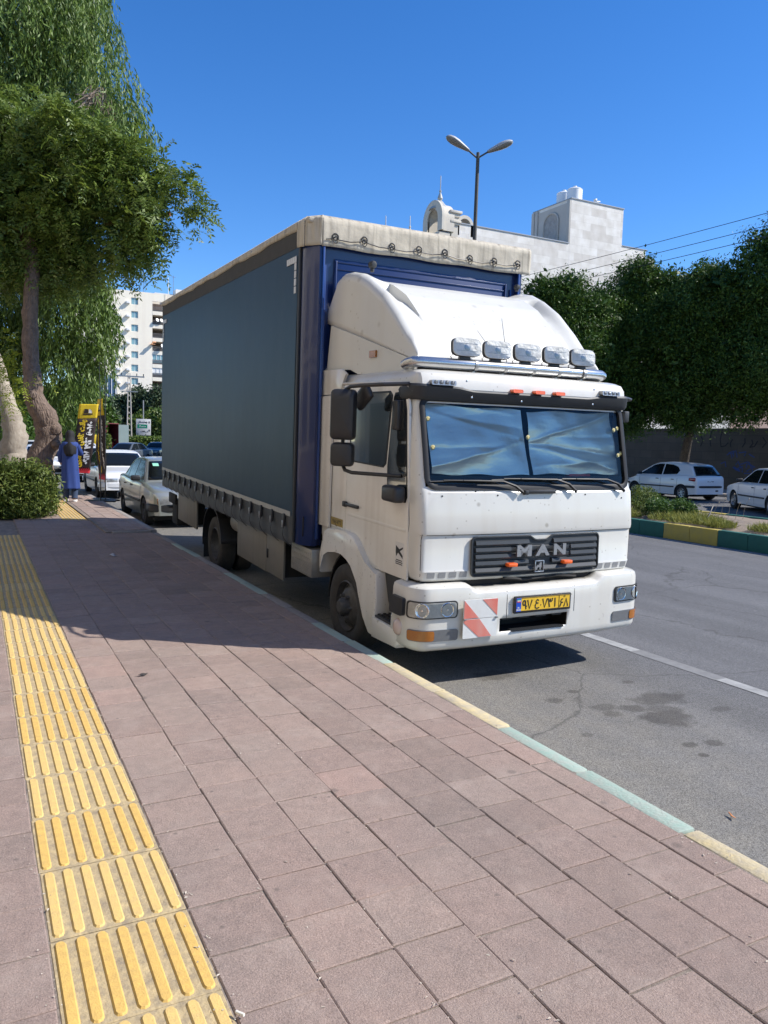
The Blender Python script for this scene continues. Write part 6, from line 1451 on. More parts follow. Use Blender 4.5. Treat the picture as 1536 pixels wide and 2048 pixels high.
for k in range(8):
    z1 = 28.25 - st * k; z0 = z1 - 1.32
    if z0 < 8: continue
    g = MB(); g.box(xw0, xw1, 160.22, 160.27, z0, z1); aL(g); w_ = g.build("window", m_fr, AB, smooth=False)
    for a, b, cc in ((xw0 + .08, xw0 + .62, 0), (xw0 + .70, xw1 - .08, 0)):
        g = MB(); g.box(a, b, 160.20, 160.22, z0 + .10, z1 - .08); aL(g); g.build("pane", m_win, w_, smooth=False)
for k in range(8):
    z1 = 27.9 - st * k; z0 = z1 - 1.85
    for a, b in ((xb0, xb1), (xc0, xr)):
        g = MB(); g.box(a, b, 162.7, 162.9, z0, z1); aL(g); bl_ = g.build("balcony", m_balc, AB, smooth=False)
        g = MB(); n = 16
        for q in range(n + 1): x = lerp(a, b, q / n); g.box(x - .02, x + .02, 160.02, 160.06, z0, z0 + .80)
        g.box(a, b, 160.0, 160.08, z0 + .80, z0 + .86); g.box(a, b, 160.09, 160.11, z0, z0 + .55 if k % 2 else z0 + .3)
        aL(g); g.build("railing", m_rail, bl_, smooth=False)
        if k in (4, 5) and a < 32:
            g = MB(); g.box(a, b, 160.12, 160.2, z0, z1); aL(g); c_ = g.build("balcony_glazing", m_win if k == 4 else m_ac, bl_, smooth=False)
            g = MB()
            for q in (0, .33, .66, 1): x = lerp(a + .04, b - .04, q); g.box(x - .05, x + .05, 160.05, 160.14, z0 + .7, z1)
            g.box(a, b, 160.05, 160.14, z0 + .66, z0 + .76); aL(g); g.build("glazing_frame", m_fr, c_, smooth=False)
for k in range(8):
    for cidx, x in enumerate((24.6, 26.35)):
        z = 26.9 - st * k + .1
        if z < 8.5 or (k == 0 and cidx == 0): continue
        g = MB(); g.box(x, x + .66, 159.35, 160.0, z, z + .42, bev=.02); g.box(x - .05, x + .7, 159.5, 160.0, z - .06, z - .02); g.box(x + .06, x + .45, 159.34, 159.352, z + .05, z + .36)
        aL(g); g.build("air_conditioner", m_ac, AB)
g = MB()
for x, y, z, r in ((32.2, 159.7, 24.4 - .1, .38), (33.0, 159.8, 24.3, .38), (33.2, 159.5, 19.3, .45), (34.2, 159.4, 9.3 + 2.2, .42)):
    g.lathe([(0, .02), (r * .5, .05), (r, .16)], 'z', n=14, mat=Matrix.Translation((x, y, z)) @ Matrix.Rotation(R(62), 4, 'X') @ Matrix.Rotation(R(25), 4, 'Y')); g.tube([(x, y + .05, z), (x, y + .3, z - .4)], .03, n=5)
aL(g); g.build("satellite_dish", m_ac, AB, solid=.02)
g = MB(); g.box(30.9, 31.7, 158.9, 160, 19.5, 19.6); g.tube([(31.1, 159.2, 19.5), (31.3, 159.2, 20.0), (31.9, 159.4, 20.0)], .15, n=6); aL(g); g.build("awning", M("awning_orange", (.6, .3, .15), .7), AB)
g = MB(); g.box(32.4, 39, 163, 170, 29.3, 30.2); g.box(36.2, 38.2, 161.5, 164, 29.4, 31.0); g.box(34.6, 34.7, 161, 161.1, 29.4, 33); aL(g); g.build("roof_house", m_ac, AB, smooth=False)
g = MB(); 
for x in (35.6, 29.8): g.tube([(x, 161, 29.4), (x, 161, 33.5)], .04, n=4); g.box(x - .5, x + .5, 160.98, 161.02, 33.2, 33.26)
aL(g); g.build("roof_aerial", m_rail, AB)
# blue glass building peeping between the foliage and the apartment block
g = MB(); g.box(0, 4.2, 0, 10, 0, 12.0); o = g.build("blue_glass_building", M("blue_glass_facade", (.05, .10, .17), .2, spec=.9), smooth=False); o.location = (17.3, 140, RZ); tag(o, "narrow blue glass building left of the apartment block", "building")
g = MB(); 
for k in range(7): g.box(.1 + k * .65, .2 + k * .65, -.12, 0, 0, 12)
g.build("facade_fin", m_ac, o, smooth=False)
# buildings along the kerb-side pavement (outside the frame; they bounce warm light on the truck)
OS = empty("shop_building", (-6.5, 6, 0), label="beige ornate building along the pavement mirrored in the truck's door window", cat="building")
m_shop = M("beige_facade", (.66, .58, .44), .8, n=(.6, .4)); m_shopd = M("shop_opening", (.05, .055, .06), .3)
g = MB(); g.box(-5, 0, -22, 22, 0, 13.5); g.box(0, .25, -22, 22, 3.6, 4.0); g.box(0, .35, -22, 22, 8.6, 9.1); g.box(0, .5, -22, 22, 9.1, 9.5)
for k in range(11):
    y = -22 + 4.3 * k; g.box(0, .22, y, y + .5, 0, 8.6)
g.build("wall", m_shop, OS, smooth=False)
for k in range(10):
    y = -21.2 + 4.3 * k
    g = MB(); g.box(.0, .06, y, y + 3.0, .3, 3.0); g.build("shop_window", m_shopd, OS, smooth=False)
    g = MB(); g.box(.0, .06, y + .6, y + 2.4, 4.8, 7.2); f_ = g.build("window", m_shopd, OS, smooth=False)
    g = MB()
    for q in range(7): yy = y + .3 + q * .4; g.tube([(.25, yy, 5.2), (.55, yy, 5.4), (.55, yy, 5.75), (.3, yy, 6.0)], .03, n=5)
    g.box(0, .65, y + .1, y + 2.9, 4.55, 4.75, bev=.04); g.box(0, .3, y + .3, y + 2.7, 7.3, 7.6, bev=.05); g.build("window_surround", m_trim, f_)
# ================================================================== CARS
m_tint = M("car_glass_dark", (.008, .010, .011), .08, spec=.25); m_trimk = M("car_black_trim", (.02, .02, .021), .5); m_under = M("car_underbody", (.01, .01, .01), .9)
m_alloy = M("wheel_silver", (.42, .42, .42), .35, metal=.7); m_ctyre = M("car_tyre", (.02, .02, .02), .85); m_red = M("tail_lamp_red", (.30, .012, .015), .2, coat=.8); m_hl = M("car_headlamp", (.50, .52, .53), .12, metal=.35, coat=1, n=(16, .9), c2=(.2, .2, .2)); m_cplate = M("plate_white", (.62, .62, .60), .5)
def paint(name, c, metal=0.0): return M(name, c, .28, metal=metal, coat=.7, n=(2, .5), c2=tuple(q * .88 for q in c))
def car(name, label, loc, yaw, P, mat, group=None, wheelstyle=0, detail=True):
    """x = length axis, nose at +x; y to its left; z up. P: dict of stations"""
    L = P['L']; W = P['W']; A = empty(name, loc, (0, 0, yaw), label, "car", group)
    top = P['top']; wid = P['wid']; r = P.get('r', .30); wr = P.get('wr', .345); axf, axr = P['axf'], P['axr']; sill = P.get('sill', .20)
    xs = sorted(set([round(x, 3) for x in list(np.linspace(-L / 2, L / 2, 46))] + [round(a + wr * math.cos(q), 3) for a in (axf, axr) for q in np.linspace(0, math.pi, 15)] + [round(-L / 2 + d, 3) for d in (.02, .05, .1)] + [round(L / 2 - d, 3) for d in (.02, .05, .1)] + [round(a + s * (wr - .001), 3) for a in (axf, axr) for s in (-1, 1)]))
    def zb(x):
        z = sill + .06 * sm(L / 2 - .6, L / 2, abs(x))
        for a in (axf, axr):
            d = abs(x - a)
            if d < wr: z = max(z, r + math.sqrt(wr * wr - d * d) * 1.0)
        return z
    g = MB(); rows = []
    for x in xs:
        zt, = interp(top, x); w, = interp(wid, x); w *= .5; b = min(zb(x), zt - .05); row = []
        belt = min(zt, P.get('belt', .86)); 
        for t in (0, .12, .3, .5, .7, .88, 1.0):
            z = lerp(b, zt - .05, t); ww = w * (1 - .045 * (abs(z - .55) / .4) ** 2) ; row.append((x, ww, z))
        row += [(x, w * .955 * (1 - .01), zt - .025), (x, w * .89, zt - .006), (x, w * .72, zt + .004), (x, w * .4, zt + .014), (x, 0, zt + .018)]
        full = row + [(p[0], -p[1], p[2]) for p in row[-2::-1]]; rows.append(full)
    V = g.grid(rows); g.face(V[0]); g.face(V[-1][::-1]); body = g.build("body", mat, A, ang=40)
    g = MB(); g.box(-L / 2 + .25, L / 2 - .25, -W / 2 + .12, W / 2 - .12, .16, .62); g.build("underbody", m_under, A)
    # greenhouse
    gh = P['gh']; g = MB(); rows = []           # (x, z, half belt width, half roof width, z belt)
    N_ = 26; x0, x1 = gh[0][0], gh[-1][0]
    def G(x): return interp(gh, x)
    wb_, wr_ = P['wbelt'], P['wroof']; zroof = max(q[1] for q in gh)
    def yat(z): return lerp(wb_, wr_, max(0, (z - P['belt'] + .04)) / (zroof - P['belt'] + .04))
    gxs = sorted(set([q[0] for q in gh] + list(np.linspace(x0, x1, 30))))
    for x in gxs:
        z, = G(x); zbelt = P['belt'] - .04; row = [(x, yat(lerp(zbelt, z - .05, t)), lerp(zbelt, max(z - .05, zbelt + .001), t)) for t in (0, .5, 1)]
        y = yat(max(z - .05, zbelt)); row += [(x, y * .965, z - .02), (x, y * .90, z - .002), (x, y * .5, z + .012), (x, 0, z + .016)]
        rows.append(row + [(p[0], -p[1], p[2]) for p in row[-2::-1]])
    V = g.grid(rows); g.face(V[0]); g.face(V[-1][::-1]); cb = g.build("cabin", mat, A, ang=40)
    # side windows
    for sgn in (1, -1):
        for wp in P['wins']:
            g = MB(); a = g._new([(x, sgn * (yat(z) + .006), z) for x, z in wp]); g.face(a); b = g._new([(x, sgn * (yat(z) - .02), z) for x, z in wp]); g.face(b[::-1]); n = len(wp)
            for k in range(n): g.face([a[k], a[(k + 1) % n], b[(k + 1) % n], b[k]])
            g.build("side_window", m_tint, cb, smooth=False)
    def screen(pa, pb, nm):
        (xa, za), (xb, zb_) = pa, pb; dx, dz = xb - xa, zb_ - za; l = math.hypot(dx, dz); nx, nz = dz / l, -dx / l
        if nz < 0: nx, nz = -nx, -nz
        g = MB(); rows = []
        for i in range(9):
            u = -1 + 2 * i / 8; row = []
            for j in range(7):
                v = j / 6; x, z = lerp(xa, xb, v), lerp(za, zb_, v); hw = (yat(z) * .93 - .01); hmp = .016 * (1 - u * u); row.append((x + nx * (.010 + hmp), u * hw, z + nz * (.010 + hmp)))
            rows.append(row)
        g.grid(rows); return g.build(nm, m_tint, cb, solid=.006)
    screen(*P['wscreen'], "windscreen"); screen(*P['rscreen'], "rear_window")
    if P.get('sticker'):
        pass
    # wheels
    for a in (axf, axr):
        for sgn in (1, -1):
            w_ = empty("wheel"); w_.parent = A; w_.location = (a, sgn * (W / 2 - .11), r)
            g = MB(); g.lathe([(r * .62, -.085), (r * .8, -.10), (r * .95, -.09), (r, -.05), (r, .05), (r * .95, .09), (r * .8, .10), (r * .62, .085)], 'y', n=30); g.build("tyre", m_ctyre, w_)
            g = MB(); s_ = sgn; g.lathe([(r * .64, .08 * s_), (r * .60, .09 * s_), (r * .56, .05 * s_), (r * .2, .045 * s_), (r * .18, .075 * s_), (0, .08 * s_)], 'y', n=30); rim = g.build("rim", m_alloy if wheelstyle else m_rim, w_)
            g = MB(); n = {0: 8, 1: 7, 2: 5}[wheelstyle]
            for k in range(n):
                q = 2 * math.pi * (k + .5) / n; hw = r * .11 if wheelstyle else r * .06
                c = Vector((r * .40 * math.cos(q), .0535 * s_, r * .40 * math.sin(q)))
                g.lathe([(0, .0), (hw, 0), (hw * 1.0, -.004 * s_)], 'y', c, n=10)
            g.build("rim_hole", m_under, rim)
    # lamps, bumpers, plates
    def patch(x, y0, y1, z0, z1, m_, nm, d=.012, xo=0, par=body, bev=.008):
        s_ = 1 if x > 0 else -1; g = MB(); g.box(min(x, x + s_ * d) - (.05 if s_ > 0 else 0), max(x, x + s_ * d) + (.05 if s_ < 0 else 0), y0, y1, z0, z1, bev=bev); return g.build(nm, m_, par)
    for q in P['patches']:
        nm, m_, x, y0, y1, z0, z1, both_ = q
        patch(x, y0, y1, z0, z1, m_, nm)
        if both_: patch(x, -y1, -y0, z0, z1, m_, nm)
    if P.get('bumper'):
        z0, z1 = P['bumper']
        for xe, s_ in ((L / 2, 1), (-L / 2, -1)):
            g = MB(); rows = []
            for k in range(17):
                q = -math.pi / 2 + math.pi * k / 16; e = 2 / 5; cx_, cy_ = abs(math.cos(q)) ** e, math.copysign(abs(math.sin(q)) ** e, math.sin(q)); rows.append([(xe - s_ * .45 + s_ * .475 * cx_, cy_ * (W / 2 + .012), z) for z in (z0, z0 + .02, (z0 + z1) / 2, z1 - .02, z1)])
            for row in rows:
                for j in (0, 4): row[j] = (row[j][0] - s_ * .015, row[j][1] * .985, row[j][2])
            g.grid(rows); g.build("bumper_strip", P.get('bmat', m_trimk), A, solid=.02)
    for sgn in (1, -1):
        if P.get('strip'): z = P['strip']; g = MB(); g.box(axr + wr + .02, axf - wr - .02, min(sgn * (W / 2 - .01), sgn * (W / 2 + .012)), max(sgn * (W / 2 - .01), sgn * (W / 2 + .012)), z - .025, z + .025, bev=.008); g.build("side_strip", m_trimk, A)
        for x in P['handles']: g = MB(); yy = sgn * (P['W'] / 2 - .01); g.box(x - .07, x + .07, min(yy, yy + sgn * .02), max(yy, yy + sgn * .02), P['belt'] - .13, P['belt'] - .10, bev=.006); g.build("door_handle", m_trimk, A)
        mx, mz = P['mirror']; g = MB(); g.box(-.05, .06, -.10, .10, -.06, .06, bev=.03, seg=3); g.xf = Matrix.Translation((mx, sgn * (wb_ + .13), mz)); g.build("door_mirror", P.get('mmat', m_trimk), A)
        g = MB()
        for x in P['gaps']:
            rows_ = [[(x - .005 + .0, sgn * (W / 2 * (1 - .045 * (abs(z - .55) / .4) ** 2) * interp(wid, x)[0] / W + .0015), z), (x + .005, sgn * (W / 2 * (1 - .045 * (abs(z - .55) / .4) ** 2) * interp(wid, x)[0] / W + .0015), z)] for z in np.linspace(sill + .06, P['belt'] - .06, 8)]
            g.grid(rows_)
        g.build("door_gap", m_gap, A, smooth=False)
    return A
def ptext(A, s_, loc, rot, size=.075, wx=.34):
    return text_obj("plate_digits", s_, size, m_ink, A, loc=loc, rot=rot, ext=.001, wx=wx, bold=.002)
c_white = paint("car_white", (.74, .75, .75)); c_silver = paint("car_silver", (.42, .44, .41), .55); c_grey = paint("car_graphite", (.13, .15, .17), .4); c_warm = paint("car_offwhite", (.70, .71, .70))
sedan = dict(L=4.40, W=1.70, axf=1.36, axr=-1.30, belt=.90, wbelt=.77, wroof=.56, sill=.21,
    top=[(-2.2, .80), (-2.17, .90), (-2.1, .955), (-1.6, .975), (-1.2, .965), (0, .93), (.9, .93), (1.2, .90), (1.9, .80), (2.1, .74), (2.17, .68), (2.2, .60)],
    wid=[(-2.2, 1.40), (-2.15, 1.52), (-2.0, 1.62), (-1.5, 1.69), (0, 1.70), (1.4, 1.69), (1.9, 1.62), (2.1, 1.52), (2.2, 1.36)],
    gh=[(-1.72, .90), (-1.62, .96), (-1.10, 1.34), (-.75, 1.40), (-.2, 1.42), (.25, 1.39), (.42, 1.35), (1.05, .95), (1.15, .89)],
    wins=[[(.93, .93), (.36, 1.30), (.22, 1.34), (-.20, 1.36), (-.20, .94)], [(-.26, .94), (-.26, 1.36), (-.80, 1.34), (-.98, 1.27), (-.98, .95)], [(-1.03, .96), (-1.03, 1.24), (-1.10, 1.22), (-1.30, .98)]],
    wscreen=((1.06, .945), (.46, 1.33)), rscreen=((-1.62, .965), (-1.12, 1.32)), handles=(-.08, -.92), mirror=(.80, .98), gaps=(1.0, -.22, -1.08), strip=.50, bumper=(.34, .50),
    patches=[("headlamp", m_hl, 2.19, .34, .66, .50, .62, True), ("corner_lamp", m_amb, 2.165, .62, .71, .50, .62, True), ("grille", m_trimk, 2.192, -.31, .31, .50, .60, False), ("plate", m_cplate, 2.225, -.24, .24, .38, .48, False), ("tail_lamp", m_red, -2.19, .42, .68, .60, .76, True), ("plate", m_cplate, -2.165, -.24, .24, .70, .80, False)])
def var(base, **k): d = dict(base); d.update(k); return d
YB = R(-90)                                              # nose towards the camera (-Y)
p405 = var(sedan, mmat=m_trimk)
A = car("parked_sedan", "silver sedan with a green windscreen sticker parked nose-in behind the truck", (3.17 + .85, 16.35 + 2.2, RZ), YB, p405, c_silver, None, 0)
ptext(A, "۵۴۶ ۲۱", (2.240, 0, .43), (R(90), 0, R(90)))
g = MB(); g.box(-.065, .065, -.001, .001, -.055, .055); g.xf = Matrix.Translation((.60, -.43, 1.268)) @ Matrix.Rotation(R(90), 4, 'Z') @ Matrix.Rotation(R(-57), 4, 'X'); o = g.build("windscreen_sticker", M("sticker_green", (.25, .58, .42), .5), A)
g = MB(); g.tube([(.99, -.55, .985), (1.0, .10, .99)], .010, n=5); g.tube([(1.03, .05, .97), (1.04, .6, .98)], .010, n=5); g.build("wiper", m_trimk, A)
car("parked_sedan", "white car parked behind the silver sedan, only its roof and windscreen showing", (3.25 + .85, 24.3 + 2.2, RZ), YB, var(sedan, bumper=(.34, .5), bmat=c_white), c_white, None, 0)
A = car("waiting_sedan", "white sedan facing the photographer behind the yellow and black banner", (4.28, 33.0 + 2.1, RZ), R(-97), var(sedan, bmat=c_white, strip=None, patches=[("headlamp", m_hl, 2.185, .36, .68, .52, .64, True), ("grille", m_trimk, 2.192, -.30, .30, .52, .62, False), ("plate", m_cplate, 2.215, -.24, .24, .42, .52, False), ("lower_grille", m_trimk, 2.19, -.6, .6, .27, .36, False), ("tail_lamp", m_red, -2.15, .45, .74, .66, .84, True)]), c_white, None, 1)
ptext(A, "۲۹۷ ۵۶", (2.232, 0, .47), (R(90), 0, R(90)))
car("grey_sedan", "dark grey sedan crossing the junction beyond the banner", (9.6, 57.5, RZ), R(-128), var(sedan, patches=sedan['patches'] + []), c_grey, None, 1)
car("distant_car", "white car at the left edge of the road behind the robed figure", (2.55, 36.5, RZ), R(-92), sedan, c_white, "cars far down the road", 0)
car("distant_car", "pale car roof just above the banner's waiting sedan", (5.6, 48, RZ), R(-95), sedan, c_warm, "cars far down the road", 0)
car("distant_car", "small white car seen between the trunk and the robed figure's head", (3.6, 58, RZ), R(-90), sedan, c_white, "cars far down the road", 0)
car("distant_car", "small dark car to the right of the grey sedan by the hedge", (14.2, 70, RZ), R(-120), sedan, c_grey, "cars far down the road", 0)
hatch = dict(L=3.84, W=1.66, axf=1.20, axr=-1.24, belt=.90, wbelt=.76, wroof=.55, sill=.20, r=.29, wr=.335,
    top=[(-1.92, .62), (-1.90, .86), (-1.86, .95), (-1.5, .975), (-1.0, .97), (0, .93), (.8, .92), (1.1, .87), (1.6, .72), (1.85, .58), (1.92, .45)],
    wid=[(-1.92, 1.42), (-1.86, 1.54), (-1.7, 1.60), (-1.2, 1.655), (0, 1.65), (1.2, 1.64), (1.6, 1.55), (1.85, 1.32), (1.92, 1.1)],
    gh=[(-1.83, .90), (-1.76, 1.0), (-1.50, 1.33), (-1.35, 1.385), (-.9, 1.425), (-.3, 1.44), (.15, 1.41), (.45, 1.32), (1.15, .92), (1.22, .88)],
    wins=[[(.98, .93), (.35, 1.30), (.10, 1.355), (-.16, 1.365), (-.16, .94)], [(-.22, .945), (-.22, 1.365), (-.60, 1.345), (-.88, 1.27), (-1.02, 1.13), (-.92, .99)]],
    wscreen=((1.12, .93), (.42, 1.32)), rscreen=((-1.80, .955), (-1.53, 1.31)), handles=(-.02, -.80), mirror=(.86, .97), gaps=(.93, -.19, -1.02), strip=.50, bumper=(.50, .585),
    patches=[("plate", m_cplate, -1.895, -.24, .24, .68, .79, False), ("headlamp", m_hl, 1.72, .40, .72, .60, .72, True), ("rear_badge", m_trimk, -1.87, -.03, .03, .865, .90, False), ("rear_bumper_vent", m_trimk, -1.92, -.42, -.28, .36, .42, False)])
yaw206 = R(90 - 1)
A = car("hatchback", "white five-door hatchback parked across the road, seen from behind its left rear wheel", (24.0 + .83 + .03, 20.7 + 1.92, RZ), yaw206, hatch, c_white, None, 1)
ptext(A, "۲۵ م ۳۷۴", (-1.912, 0, .735), (R(90), 0, R(-90)))
for q in (1, -1):
    g = MB(); g.box(-1.86, -1.55, min(q * .60, q * .80), max(q * .60, q * .80), .745, .885, bev=.035, seg=3); g.build("rear_lamp_cluster", m_red, A)
g = MB(); g.box(-1.50, -1.40, -.25, .25, 1.375, 1.40, bev=.01); g.build("roof_spoiler", m_lum if 'm_lum' in globals() else m_trimk, A)
car("white_sedan", "white sedan with five-spoke wheels at the right edge, angled towards the wall", (21.95 + .75, 16.75 - .42, RZ), R(90 - 29), var(sedan, bumper=None, bmat=c_white), c_white, None, 2)

# ================================================================== PERSON
m_robe = M("blue_robe_cloth", (.022, .055, .22), .85, n=(5, .6), streak=(30, .4, (.05, .09, .30))); m_scarf = M("black_scarf_cloth", (.008, .008, .010), .8); m_jean = M("blue_jeans", (.035, .06, .12), .85, n=(30, .6)); m_shoe = M("white_sneaker", (.62, .60, .58), .6); m_skin = M("skin", (.42, .25, .17), .55)
PW = empty("person", (1.99, 19.80, .005), (0, 0, R(-12)), "figure in a long blue robe and black headscarf walking away on the pavement", "person")
bm = bmesh.new(); pts = {}; 
def jt(k, x, y, z): pts[k] = bm.verts.new((x, y, z))
for k, v in dict(pel=(0, 0, .93), spine=(0, .0, 1.15), chest=(0, .0, 1.33), neck=(0, .02, 1.45), head=(0, .05, 1.56), crown=(0, .05, 1.66), lh=(-.09, 0, .90), lk=(-.10, -.02, .50), la=(-.10, .03, .09), lt=(-.11, .17, .035), rh=(.09, 0, .90), rk=(.10, .06, .50), ra=(.10, -.06, .10), rt=(.11, .08, .035), ls=(-.155, 0, 1.33), le=(-.24, .03, 1.14), lw=(-.22, .16, .95), lf=(-.215, .2, .88), rs=(.155, 0, 1.33), re=(.25, .06, 1.16), rw=(.17, .26, 1.18), rf=(.14, .34, 1.2)).items(): jt(k, *v)
for a, b in (("pel", "spine"), ("spine", "chest"), ("chest", "neck"), ("neck", "head"), ("head", "crown"), ("pel", "lh"), ("lh", "lk"), ("lk", "la"), ("la", "lt"), ("pel", "rh"), ("rh", "rk"), ("rk", "ra"), ("ra", "rt"), ("chest", "ls"), ("ls", "le"), ("le", "lw"), ("lw", "lf"), ("chest", "rs"), ("rs", "re"), ("re", "rw"), ("rw", "rf")): bm.edges.new((pts[a], pts[b]))
bm.verts.index_update(); idx = {k: v.index for k, v in pts.items()}
me = bpy.data.meshes.new("body"); bm.to_mesh(me); bm.free(); me.materials.append(m_skin); bo = bpy.data.objects.new("body", me); COL.objects.link(bo); bo.parent = PW
md = bo.modifiers.new("skin", 'SKIN'); sv = me.skin_vertices[0].data
for k, r_ in dict(pel=.14, spine=.12, chest=.13, neck=.055, head=.085, crown=.06, lh=.09, lk=.06, la=.042, lt=.03, rh=.09, rk=.06, ra=.042, rt=.03, ls=.045, le=.045, lw=.03, lf=.03, rs=.045, re=.045, rw=.03, rf=.03).items(): sv[idx[k]].radius = (r_, r_)
sv[idx["pel"]].use_root = True
bo.modifiers.new("sub", 'SUBSURF').levels = 2; bo.modifiers["sub"].render_levels = 2
def ring(cx, cy, z, a, b, n=28, fold=0, ph=0): return [(cx + a * (1 + fold * math.sin(7 * q + ph)) * math.cos(q), cy + b * (1 + fold * math.sin(7 * q + ph)) * math.sin(q), z) for q in [2 * math.pi * k / n for k in range(n)]]
def loft(rings, close=True):
    g = MB(); V = [g._new(r_) for r_ in rings]; n = len(V[0])
    for i in range(len(V) - 1):
        for k in range(n): g.face([V[i][k], V[i][(k + 1) % n], V[i + 1][(k + 1) % n], V[i + 1][k]])
    return g
g = loft([ring(.0, .0, z, a, b, 40, f, z * 3) for z, a, b, f in ((.33, .215, .165, .07), (.36, .21, .16, .07), (.60, .195, .15, .06), (.85, .185, .145, .05), (1.05, .172, .13, .03), (1.22, .182, .135, .02), (1.36, .195, .13, .01), (1.42, .17, .12, 0), (1.45, .08, .08, 0))])
robe = g.build("robe", m_robe, PW, ang=80, solid=.006)
for ps in ([(-.15, 0, 1.34, .075), (-.215, .03, 1.14, .07), (-.22, .16, .97, .062)], [(.15, 0, 1.34, .075), (.225, .06, 1.16, .07), (.18, .24, 1.18, .06)]):
    g = MB(); g.tube([p[:3] for p in ps], [p[3] for p in ps], n=12); g.build("sleeve", m_robe, robe, ang=80)
g = loft([ring(x, y, z, a, b, 28, f, z * 9) for x, y, z, a, b, f in ((0, -.045, 1.10, .11, .115, .10), (0, -.03, 1.17, .15, .13, .08), (0, -.02, 1.29, .165, .145, .05), (0, 0, 1.38, .155, .135, .03), (0, .01, 1.45, .125, .12, .03), (0, .03, 1.51, .102, .115, .02), (0, .045, 1.57, .098, .115, 0), (0, .045, 1.63, .10, .115, 0), (0, .04, 1.68, .075, .085, 0), (0, .035, 1.705, .03, .035, 0))]); g.face(g.bm.verts[-28:]) if False else None
g.build("headscarf", m_scarf, PW, ang=80, solid=.004)
for sg, ky, ay in ((-1, -.02, .03), (1, .06, -.06)):
    g = MB(); g.tube([(sg * .09, 0, .80), (sg * .10, ky, .50), (sg * .10, ay, .10)], [.105, .085, .068], n=12); g.build("trouser_leg", m_jean, PW, ang=80)
    g = MB(); g.box(-.045, .045, -.11, .16, 0, .075, bev=.03, seg=3); g.xf = Matrix.Translation((sg * .105, ay + .03, .003)); g.build("shoe", m_shoe, PW)

# ================================================================== BANNERS AND STREET THINGS
m_byl = M("banner_yellow", (.78, .55, .02), .7, n=(6, .4)); m_bbk = M("banner_brown_black", (.030, .018, .016), .7, n=(6, .5)); m_bred = M("banner_red", (.55, .02, .03), .7); m_tw = M("banner_white", (.78, .76, .72), .7)
def banner(name, label, loc, yaw, lean, w_, h, zb_, full, cat="banner"):
    B = empty(name, loc, (0, 0, yaw), label, cat, "advertising banners on the pavement edge")
    g = MB(); g.tube([(0, 0, 0), (.0, 0, zb_ + h + .1), (-.02, 0, zb_ + h + 1.0)], [.013, .011, .006], n=8); g.build("pole", m_blk, B)
    g = MB(); g.box(-.36, .36, -.20, .20, 0, .035, bev=.01); g.build("base_plate", m_blk, B)
    def C(u, v):   # u across 0 (pole) .. 1, v up
        y = .035 * math.sin(5 * v + 2 * u) + .02 * math.sin(11 * v + u); x = -.03 - w_ * u - lean * (1 - v) * (1 if full else .3); return Vector((x, y, zb_ + h * v + (.0 if full else 0) - .04 * u * math.sin(3 * v)))
    def strip(v0, v1, mt, nm):
        g = MB(); g.grid([[C(i / 8, lerp(v0, v1, j / 14)) for j in range(15)] for i in range(9)]); return g.build(nm, mt, B, solid=.003, ang=80)
    strip(0, .045, m_bred, "hem"); cl = strip(.045, .80, m_bbk, "cloth"); strip(.80, 1, m_byl, "head")
    g = MB()
    for k in range(10):
        a = C(k / 10, .045); b = C((k + .9) / 10, .045); c_ = C((k + 1.2) / 10, .085); g.poly([a + Vector((0, -.006, 0)), b + Vector((0, -.006, 0)), c_ + Vector((0, -.006, 0))])
    g.build("red_fringe", m_bred, cl, smooth=False)
    d = (C(.5, .8) - C(.5, .05)).normalized(); ang = math.atan2(d.z, d.x)
    def lay(o, off=-.012):
        for v in o.data.vertices:
            pass
    def txt(s_, u, v0, v1, size, mt):
        o = text_obj("banner_lettering", s_, size, mt, B, ext=.0, wx=(v1 - v0) * h, bold=.012 if full else .008)
        xs = [v.co.x for v in o.data.vertices]; xm = (min(xs) + max(xs)) / 2
        for v in o.data.vertices:
            vv = (v0 + v1) / 2 + (v.co.x - xm) / h; uu = u + v.co.y / w_; p = C(uu, vv); v.co = (p.x, p.y - .009, p.z)
        o.rotation_euler = (0, 0, 0); return o
    fa = "\ufbff\ufeae\ufeec\ufeb8\ufee4\ufeeb \ufbfd\ufee8\ufed4\ufee0\ufe97 \ufe96\ufee7\ufe8d\ufeed" if False else "\ufbfd\ufeae\ufeec\ufeb8\ufee4\ufeeb \ufbfd\ufee8\ufed4\ufee0\ufe97 \ufe96\ufee7\ufe8d\ufeed"
    txt(fa, .70, .09, .79, .17 if full else .06, m_byl)
    txt("۰۹۱۷ ۱۹۳ ۵۰۷۰", .28, .13, .76, .17 if full else .06, m_tw)
    # small lorry drawing on the yellow head
    def flat(pts_, mt, nm):
        g = MB(); a = [C(u, v) + Vector((0, -.007, 0)) for u, v in pts_]; g.poly(a); return g.build(nm, mt, B, smooth=False)
    flat([(.75, .85), (.25, .85), (.25, .87), (.75, .87)], m_bbk, "printed_line"); flat([(.72, .875), (.48, .875), (.50, .93), (.70, .935)], m_bbk, "lorry_print"); flat([(.46, .875), (.28, .875), (.30, .905), (.40, .93), (.46, .93)], m_tw, "cab_print")
    return B
banner("feather_banner", "yellow-headed black banner with yellow and white lettering, leaning left in front of the white sedan", (2.70, 20.02, .005), R(-14), .22, .44, 1.66, .68, True)
banner("feather_banner", "narrow black banner seen almost edge-on beside the wide yellow-headed one", (2.86, 20.35, .005), R(-72), .05, .40, 2.0, .50, False)
